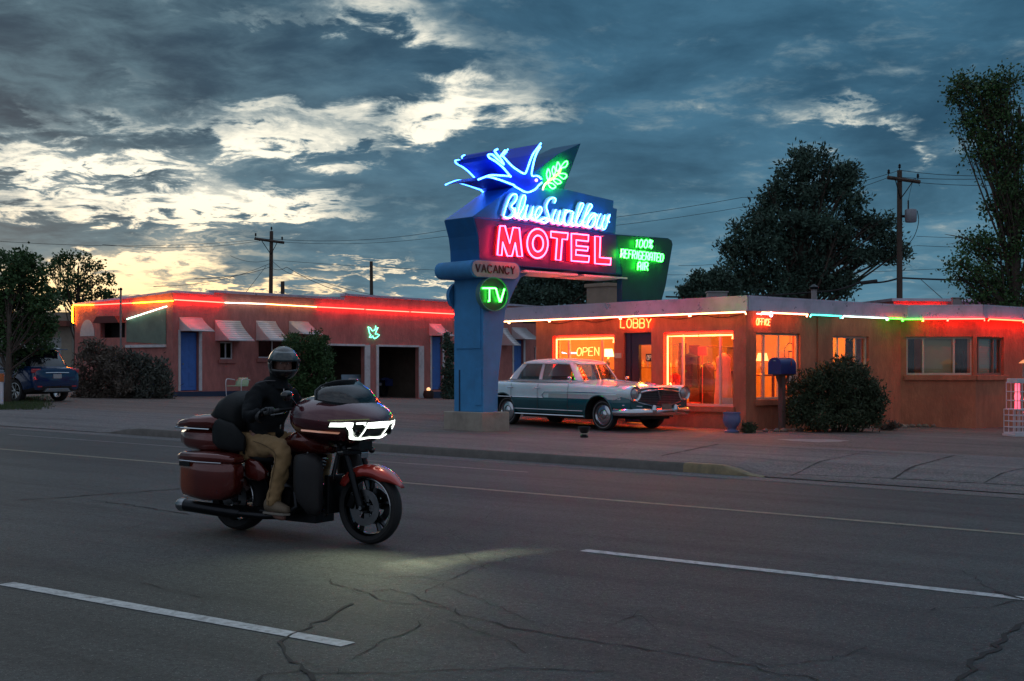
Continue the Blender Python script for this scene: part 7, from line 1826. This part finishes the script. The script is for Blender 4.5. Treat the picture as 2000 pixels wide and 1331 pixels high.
# ------------------------------------------------------------------ small things
# mailbox on a post
mp = at(1527, 800, 27.25); mp.z = gz(mp.x, mp.y); MBM = Matrix.Rotation(math.atan2(OFe.y, OFe.x), 3, 'Z')
mx_ = thing('mailbox', 'dark blue domed mailbox on a brown wooden post before the office window', 'mailbox', tuple(mp)); Ys = mp.y/F
zb_ = H+(HY-731)*Ys-mp.z; zt_ = H+(HY-699)*Ys-mp.z; w2 = .165; MBL = mat('mailbox_blue', (.015, .025, .14), .35, .2, var=.15, scale=6)
prof = [(-w2, zb_), (-w2, zt_-w2*.9)]+[(-w2*math.cos(t), zt_-w2*.9+w2*.9*math.sin(t)) for t in [math.pi*k/12 for k in range(1, 12)]]+[(w2, zt_-w2*.9), (w2, zb_)]
ln = .52; mb = MB(); T = lambda x, y, z: MBM @ Vector((x, y, z))
fr_ = [T(-.12+ -.12, q[0], q[1]) for q in prof]; bk_ = [T(-.24+ln, q[0], q[1]) for q in prof]; mb.prism(fr_, bk_); mb.build('box', MBL, mx_, smooth=True, bevel=.004)
mb = MB(); mb.prism([T(-.258, q[0]*1.03, zb_-.005+(q[1]-zb_)*1.03) for q in prof], [T(-.241, q[0]*1.03, zb_-.005+(q[1]-zb_)*1.03) for q in prof]); dd = mb.build('door', MBL, mx_, bevel=.004)
mb = MB(); mb.tube([T(-.26, -.03, zt_-.07), T(-.285, 0, zt_-.065), T(-.26, .03, zt_-.07)], .008, 6); mb.build('handle', CHROME, dd)
mb = MB(); mb.box(T(.1, -w2-.008, zt_-.10), (.02, .008, .13), MBM); mb.build('flag', mat('flag_red', (.35, .03, .02), .5), mx_)
PST = mat('post_brown', (.10, .055, .045), .85, var=.25, scale=6, stretch=(5, 5, 1))
mb = MB(); mb.box((0, 0, (zb_-.02)/2-.05), (.115, .115, zb_+.08), MBM); mb.build('post', PST, mx_, bevel=.006)
mb = MB(); mb.box(T(.02, 0, zb_-.02), (.44, .16, .035), MBM); mb.build('board', PST, mx_)
for sg in (-1, 1):
    mb = MB(); mb.tube([T(sg*.20+.02, 0, zb_-.04), T(sg*.05, 0, zb_-.30)], .03, 4); mb.build('brace', PST, mx_)
# blue urn planter at the corner
p = at(1429, 800, 26.75); p.z = gz(p.x, p.y); UR = mat('urn_blue', (.13, .15, .30), .4, var=.15, scale=5)
ur = thing('planter_urn', 'glazed blue footed urn planter at the corner of the lobby wall', 'planter', tuple(p)); hz_ = 39/F*p.y
mb = MB(); mb.lathe([(r_*.185, z_*hz_) for r_, z_ in ((.02, .0), (.78, .0), (.80, .06), (.48, .14), (.46, .18), (.80, .34), (.98, .55), (1.0, .72), (.92, .88), (.96, .93), (.99, 1.0), (.90, 1.0), (.86, .92), (.02, .90))], n=28); mb.build('bowl', UR, ur, smooth=True)
mb = MB(); mb.lathe([(.0, .905*hz_), (.158, .905*hz_)], n=20); mb.build('soil', mat('soil', (.03, .022, .016), .95), ur)
# small dark pot on the lot
p = on_ground(1141, 855, gz); h_ = 21/F*p.y; pt = thing('small_planter', 'small black footed pot with a pale band standing on the pavement before the car', 'planter', tuple(p))
mb = MB(); mb.lathe([(r_, z_*h_) for r_, z_ in ((.005, 0), (.075, 0), (.08, .18), (.05, .30), (.05, .38), (.085, .55), (.11, .85), (.125, 1.0), (.105, 1.0), (.10, .88), (.005, .85))], n=22); mb.build('pot', BLACKG, pt, smooth=True)
mb = MB(); mb.lathe([(.053, .30*h_), (.060, .33*h_), (.057, .38*h_), (.05, .40*h_)], n=22); mb.build('band', CREAM, pt, smooth=True)
# white lattice cage with a glowing red ornament, right edge
p = on_ground(1987, 852, gz); Yc = p.y; s_ = Yc/F; CG = mat('cage_white', (.50, .52, .56), .5, var=.1)
cg = thing('ornament_cage', 'white wire cage stand with glowing red ornament inside at the right edge', 'display stand', tuple(p)); W0 = 33*s_
def zc_(y): return H+(HY-y)*s_-p.z
M = Matrix.Rotation(R(8), 3, 'Z')
mb = MB(); mb.box((W0*.4, 0, .02), (W0*2.0, .5, .055), M); mb.build('foot', CG, cg, bevel=.01); mb = MB(); mb.box((W0*.4, 0, zc_(744)), (W0*1.55, .42, .09), M); mb.build('top_frame', CG, cg, bevel=.01)
mb = MB(); D_ = .22
for (y0_, y1_, wx_, cols, rows) in ((748, 800, W0*.75, 5, 3), (800, 846, W0*.90, 6, 4)):
    z1_, z0_ = zc_(y0_), zc_(y1_)
    for yy in (-D_, D_):
        for k in range(cols+1): x = -wx_+W0*.4+2*wx_*k/cols; mb.tube([M @ Vector((x, yy, z0_)), M @ Vector((x, yy, z1_))], .010, 5)
        for k in range(rows+1): z = z0_+(z1_-z0_)*k/rows; mb.tube([M @ Vector((-wx_+W0*.4, yy, z)), M @ Vector((wx_+W0*.4, yy, z))], .010 if k else .018, 5)
    for xx in (-wx_+W0*.4, wx_+W0*.4):
        for k in range(rows+1): z = z0_+(z1_-z0_)*k/rows; mb.tube([M @ Vector((xx, -D_, z)), M @ Vector((xx, D_, z))], .010, 5)
mb.build('wire_lattice', CG, cg)
mb = MB(); mb.lathe([(.004, 0), (.055, .0), (.05, .20), (.062, .26), (.05, .32), (.05, .52), (.02, .60), (.004, .62)], (0, 0, zc_(799)), n=14); mb.build('glowing_ornament', emit('ornament_red', (1, .06, .12), 2.2), cg, smooth='all')
mb = MB()
for k in range(16): mb.ball((.14+.02*math.sin(k), -.05, zc_(826)+.045*k), .008, 6, 4)
mb.build('fairy_lights', emit('fairy_red', (1, .08, .08), 6), cg)
mb = MB(); mb.box((W0*.85, 0, zc_(722)), (.30, .25, .34)); mb.build('lantern_body', mat('lantern_grey', (.20, .20, .20), .5), cg, bevel=.01)
mb = MB(); mb.lathe([(.26, zc_(708)-.02), (.20, zc_(705)), (.05, zc_(700)+.03), (.004, zc_(700)+.05)], (W0*.85, 0, 0), n=20); mb.build('lantern_cap', emit('amber_cap', (1, .35, .08), .7, (.5, .2, .1)), cg, smooth=True)
# white post with an orange top at the left edge
p = on_ground(2, 792, gz); wp = thing('marker_post', 'short white post with orange top at the extreme left edge', 'post', tuple(p)); h_ = 62/F*p.y
mb = MB(); mb.box((0, 0, h_*.37), (.10, .10, h_*.74)); mb.build('post', WHITE, wp, bevel=.006); mb = MB(); mb.box((0, 0, h_*.87), (.13, .13, h_*.26)); mb.build('orange_cap', mat('orange_paint', (.45, .13, .03), .6), wp, bevel=.01)
# pale green metal lawn chair behind the rider
p = on_ground(465, 779, gz); p = at(465, 779, 44.0); gzp = gz(p.x, p.y); lc = thing('lawn_chair', 'pale green metal lawn chair by the wing wall behind the rider', 'chair', (p.x, p.y, gzp)); LG = mat('lawn_chair_green', (.30, .42, .27), .45, .2, var=.1)
MC = Matrix.Rotation(R(-20), 3, 'Z'); mb = MB(); z0_, z1_ = .42, H+(HY-738)/F*44-gzp
rings = [[MC @ Vector((x*(1 if k < 4 else .75), .22+.12*k/5-.03*math.cos(x*5), z0_+(z1_-z0_)*k/5)) for x in (-.26, -.17, -.08, 0, .08, .17, .26)] for k in range(6)]; mb.loft(rings, cap=False, closed=False); o = mb.build('backrest', LG, lc, smooth='all', fixn=False); md = o.modifiers.new('s', 'SOLIDIFY'); md.thickness = .012
mb = MB(); mb.box(MC @ Vector((0, -.02, z0_)), (.54, .50, .03), MC); mb.build('seat', LG, lc, bevel=.012)
for sg in (-1, 1):
    mb = MB(); mb.tube(catmull([MC @ Vector(q) for q in ((sg*.30, .28, .62), (sg*.31, -.05, .66), (sg*.31, -.26, .62), (sg*.30, -.28, .30), (sg*.29, -.2, .03), (sg*.29, .35, .02))], 4), .016, 6); mb.build('arm_and_leg', WHITE, lc, smooth=True)
# boards and motor scooter in the garages, small lamp by the jamb
p = LB.p(LB.sz(690, 760, -.5)[0], 0, -.5); gzp = gz(p.x, p.y); zb_ = H+(HY-732)/F*p.y-gzp; t = thing('painted_board', 'pale blue painted board propped at the first garage opening above the windscreen', 'board', (p.x, p.y, gzp)); MG = Matrix.Rotation(math.atan2(.787, .617), 3, 'Z')
mb = MB(); mb.box((0, 0, zb_/2), (1.35, .04, zb_), MG); mb.build('board', mat('board_blue', (.22, .34, .42), .6, var=.15, scale=3), t); mb = MB(); mb.box(MG @ Vector((.1, -.03, zb_-.22)), (.8, .012, .16), MG); mb.build('board_band', WHITE, t)
def smallbike(px, py, Y, m, label, dirx):
    b = at(px, py, Y); b.z = gz(b.x, b.y); t = thing('parked_motorcycle', label, 'motorcycle', tuple(b)); M = Matrix.Rotation(dirx, 3, 'Z')
    for x, nm in ((-.7, 'rear_wheel'), (.7, 'front_wheel')):
        mb = MB(); rg = [[M @ Vector((x+(r)*math.cos(2*math.pi*k/24), yy, .31+(r)*math.sin(2*math.pi*k/24))) for k in range(24)] for r, yy in ((.22, -.05), (.30, -.055), (.31, 0), (.30, .055), (.22, .05), (.22, -.05))]; mb.loft(rg, cap=False); mb.build(nm, RUBBER, t, smooth=True)
    mb = MB(); mb.loft([[M @ p_ for p_ in sring(x, 0, z, hw, hh)] for x, z, hw, hh in ((-.9, .75, .06, .04), (-.6, .78, .13, .07), (-.2, .74, .15, .07), (.1, .85, .15, .12), (.4, .86, .12, .10), (.5, .85, .05, .05))]); mb.build('tank_and_seat', m, t, smooth='all')
    mb = MB(); mb.loft([[M @ p_ for p_ in sring(x, 0, z, hw, hh)] for x, z, hw, hh in ((.45, 1.0, .2, .15), (.6, 1.0, .3, .22), (.75, .98, .2, .15), (.8, .97, .05, .05))]); mb.build('fairing', m, t, smooth='all')
    mb = MB(); mb.box((0, 0, .42), (.6, .3, .35), M); mb.tube([M @ Vector((.7, .08, .31)), M @ Vector((.5, .08, .95))], .025, 6); mb.tube([M @ Vector((.7, -.08, .31)), M @ Vector((.5, -.08, .95))], .025, 6); mb.tube([M @ Vector((.42, -.38, 1.05)), M @ Vector((.42, .38, 1.05))], .015, 6); mb.build('engine_and_fork', ENG, t)
    for s in (-1, 1):
        mb = MB(); mb.box(M @ Vector((-.65, s*.25, .62)), (.45, .16, .32), M); mb.build('pannier', m, t, bevel=.03)
    mb = MB(); mb.box(M @ Vector((-1.0, 0, .55)), (.01, .17, .11), M); mb.build('licence_plate', WHITE, t); return t
q = LB.p(LB.sz(768, 770, -2.2)[0], 0, -2.2); smallbike(768, 770, q.y, mat('bike_blue', (.03, .06, .22), .3, coat=.5), 'dark blue motorcycle parked inside the second garage', R(60))
q = LB.p(LB.sz(790, 770, -1.0)[0]+.2, 0, -.4)
mb = MB(); mb.tube([(q.x, q.y, q.z+gz(q.x, q.y)), (q.x, q.y, gz(q.x, q.y)+.32)], .04, 8); tag(mb.build('short_bollard', WHITE), 'short white bollard at the second garage opening', 'bollard')
q = LB.p(LB.sz(837, 770, .5)[0], 0, .5); q.z = gz(q.x, q.y); t = thing('porch_lantern', 'small lit lantern on a dark barrel beside the second garage jamb', 'lantern', tuple(q))
mb = MB(); mb.lathe([(.004, 0), (.19, 0), (.24, .16), (.20, .33), (.004, .34)], n=18); mb.build('barrel', mat('barrel_dark', (.05, .025, .02), .7), t, smooth=True); zl = H+(HY-761)/F*q.y-q.z
mb = MB(); mb.lathe([(.04, .34), (.03, zl-.1), (.004, zl-.09)], n=10); mb.build('stem', DARKM, t); mb = MB(); mb.ball((0, 0, zl), .085, 12, 8); mb.build('lamp_globe', emit('globe_amber', (1, .5, .2), 1.6), t, smooth='all')
# dark figure-like hanging plant right of the blue wing door: a slim cypress
shrub('slim_cypress', 'slim dark cypress between the second blue door and the sign pier', [(876, 690, 9, 30), (877, 735, 11, 34), (878, 765, 12, 16)], 53.5, 5000, .07, LEAFJ, 71, .14, 'tree')
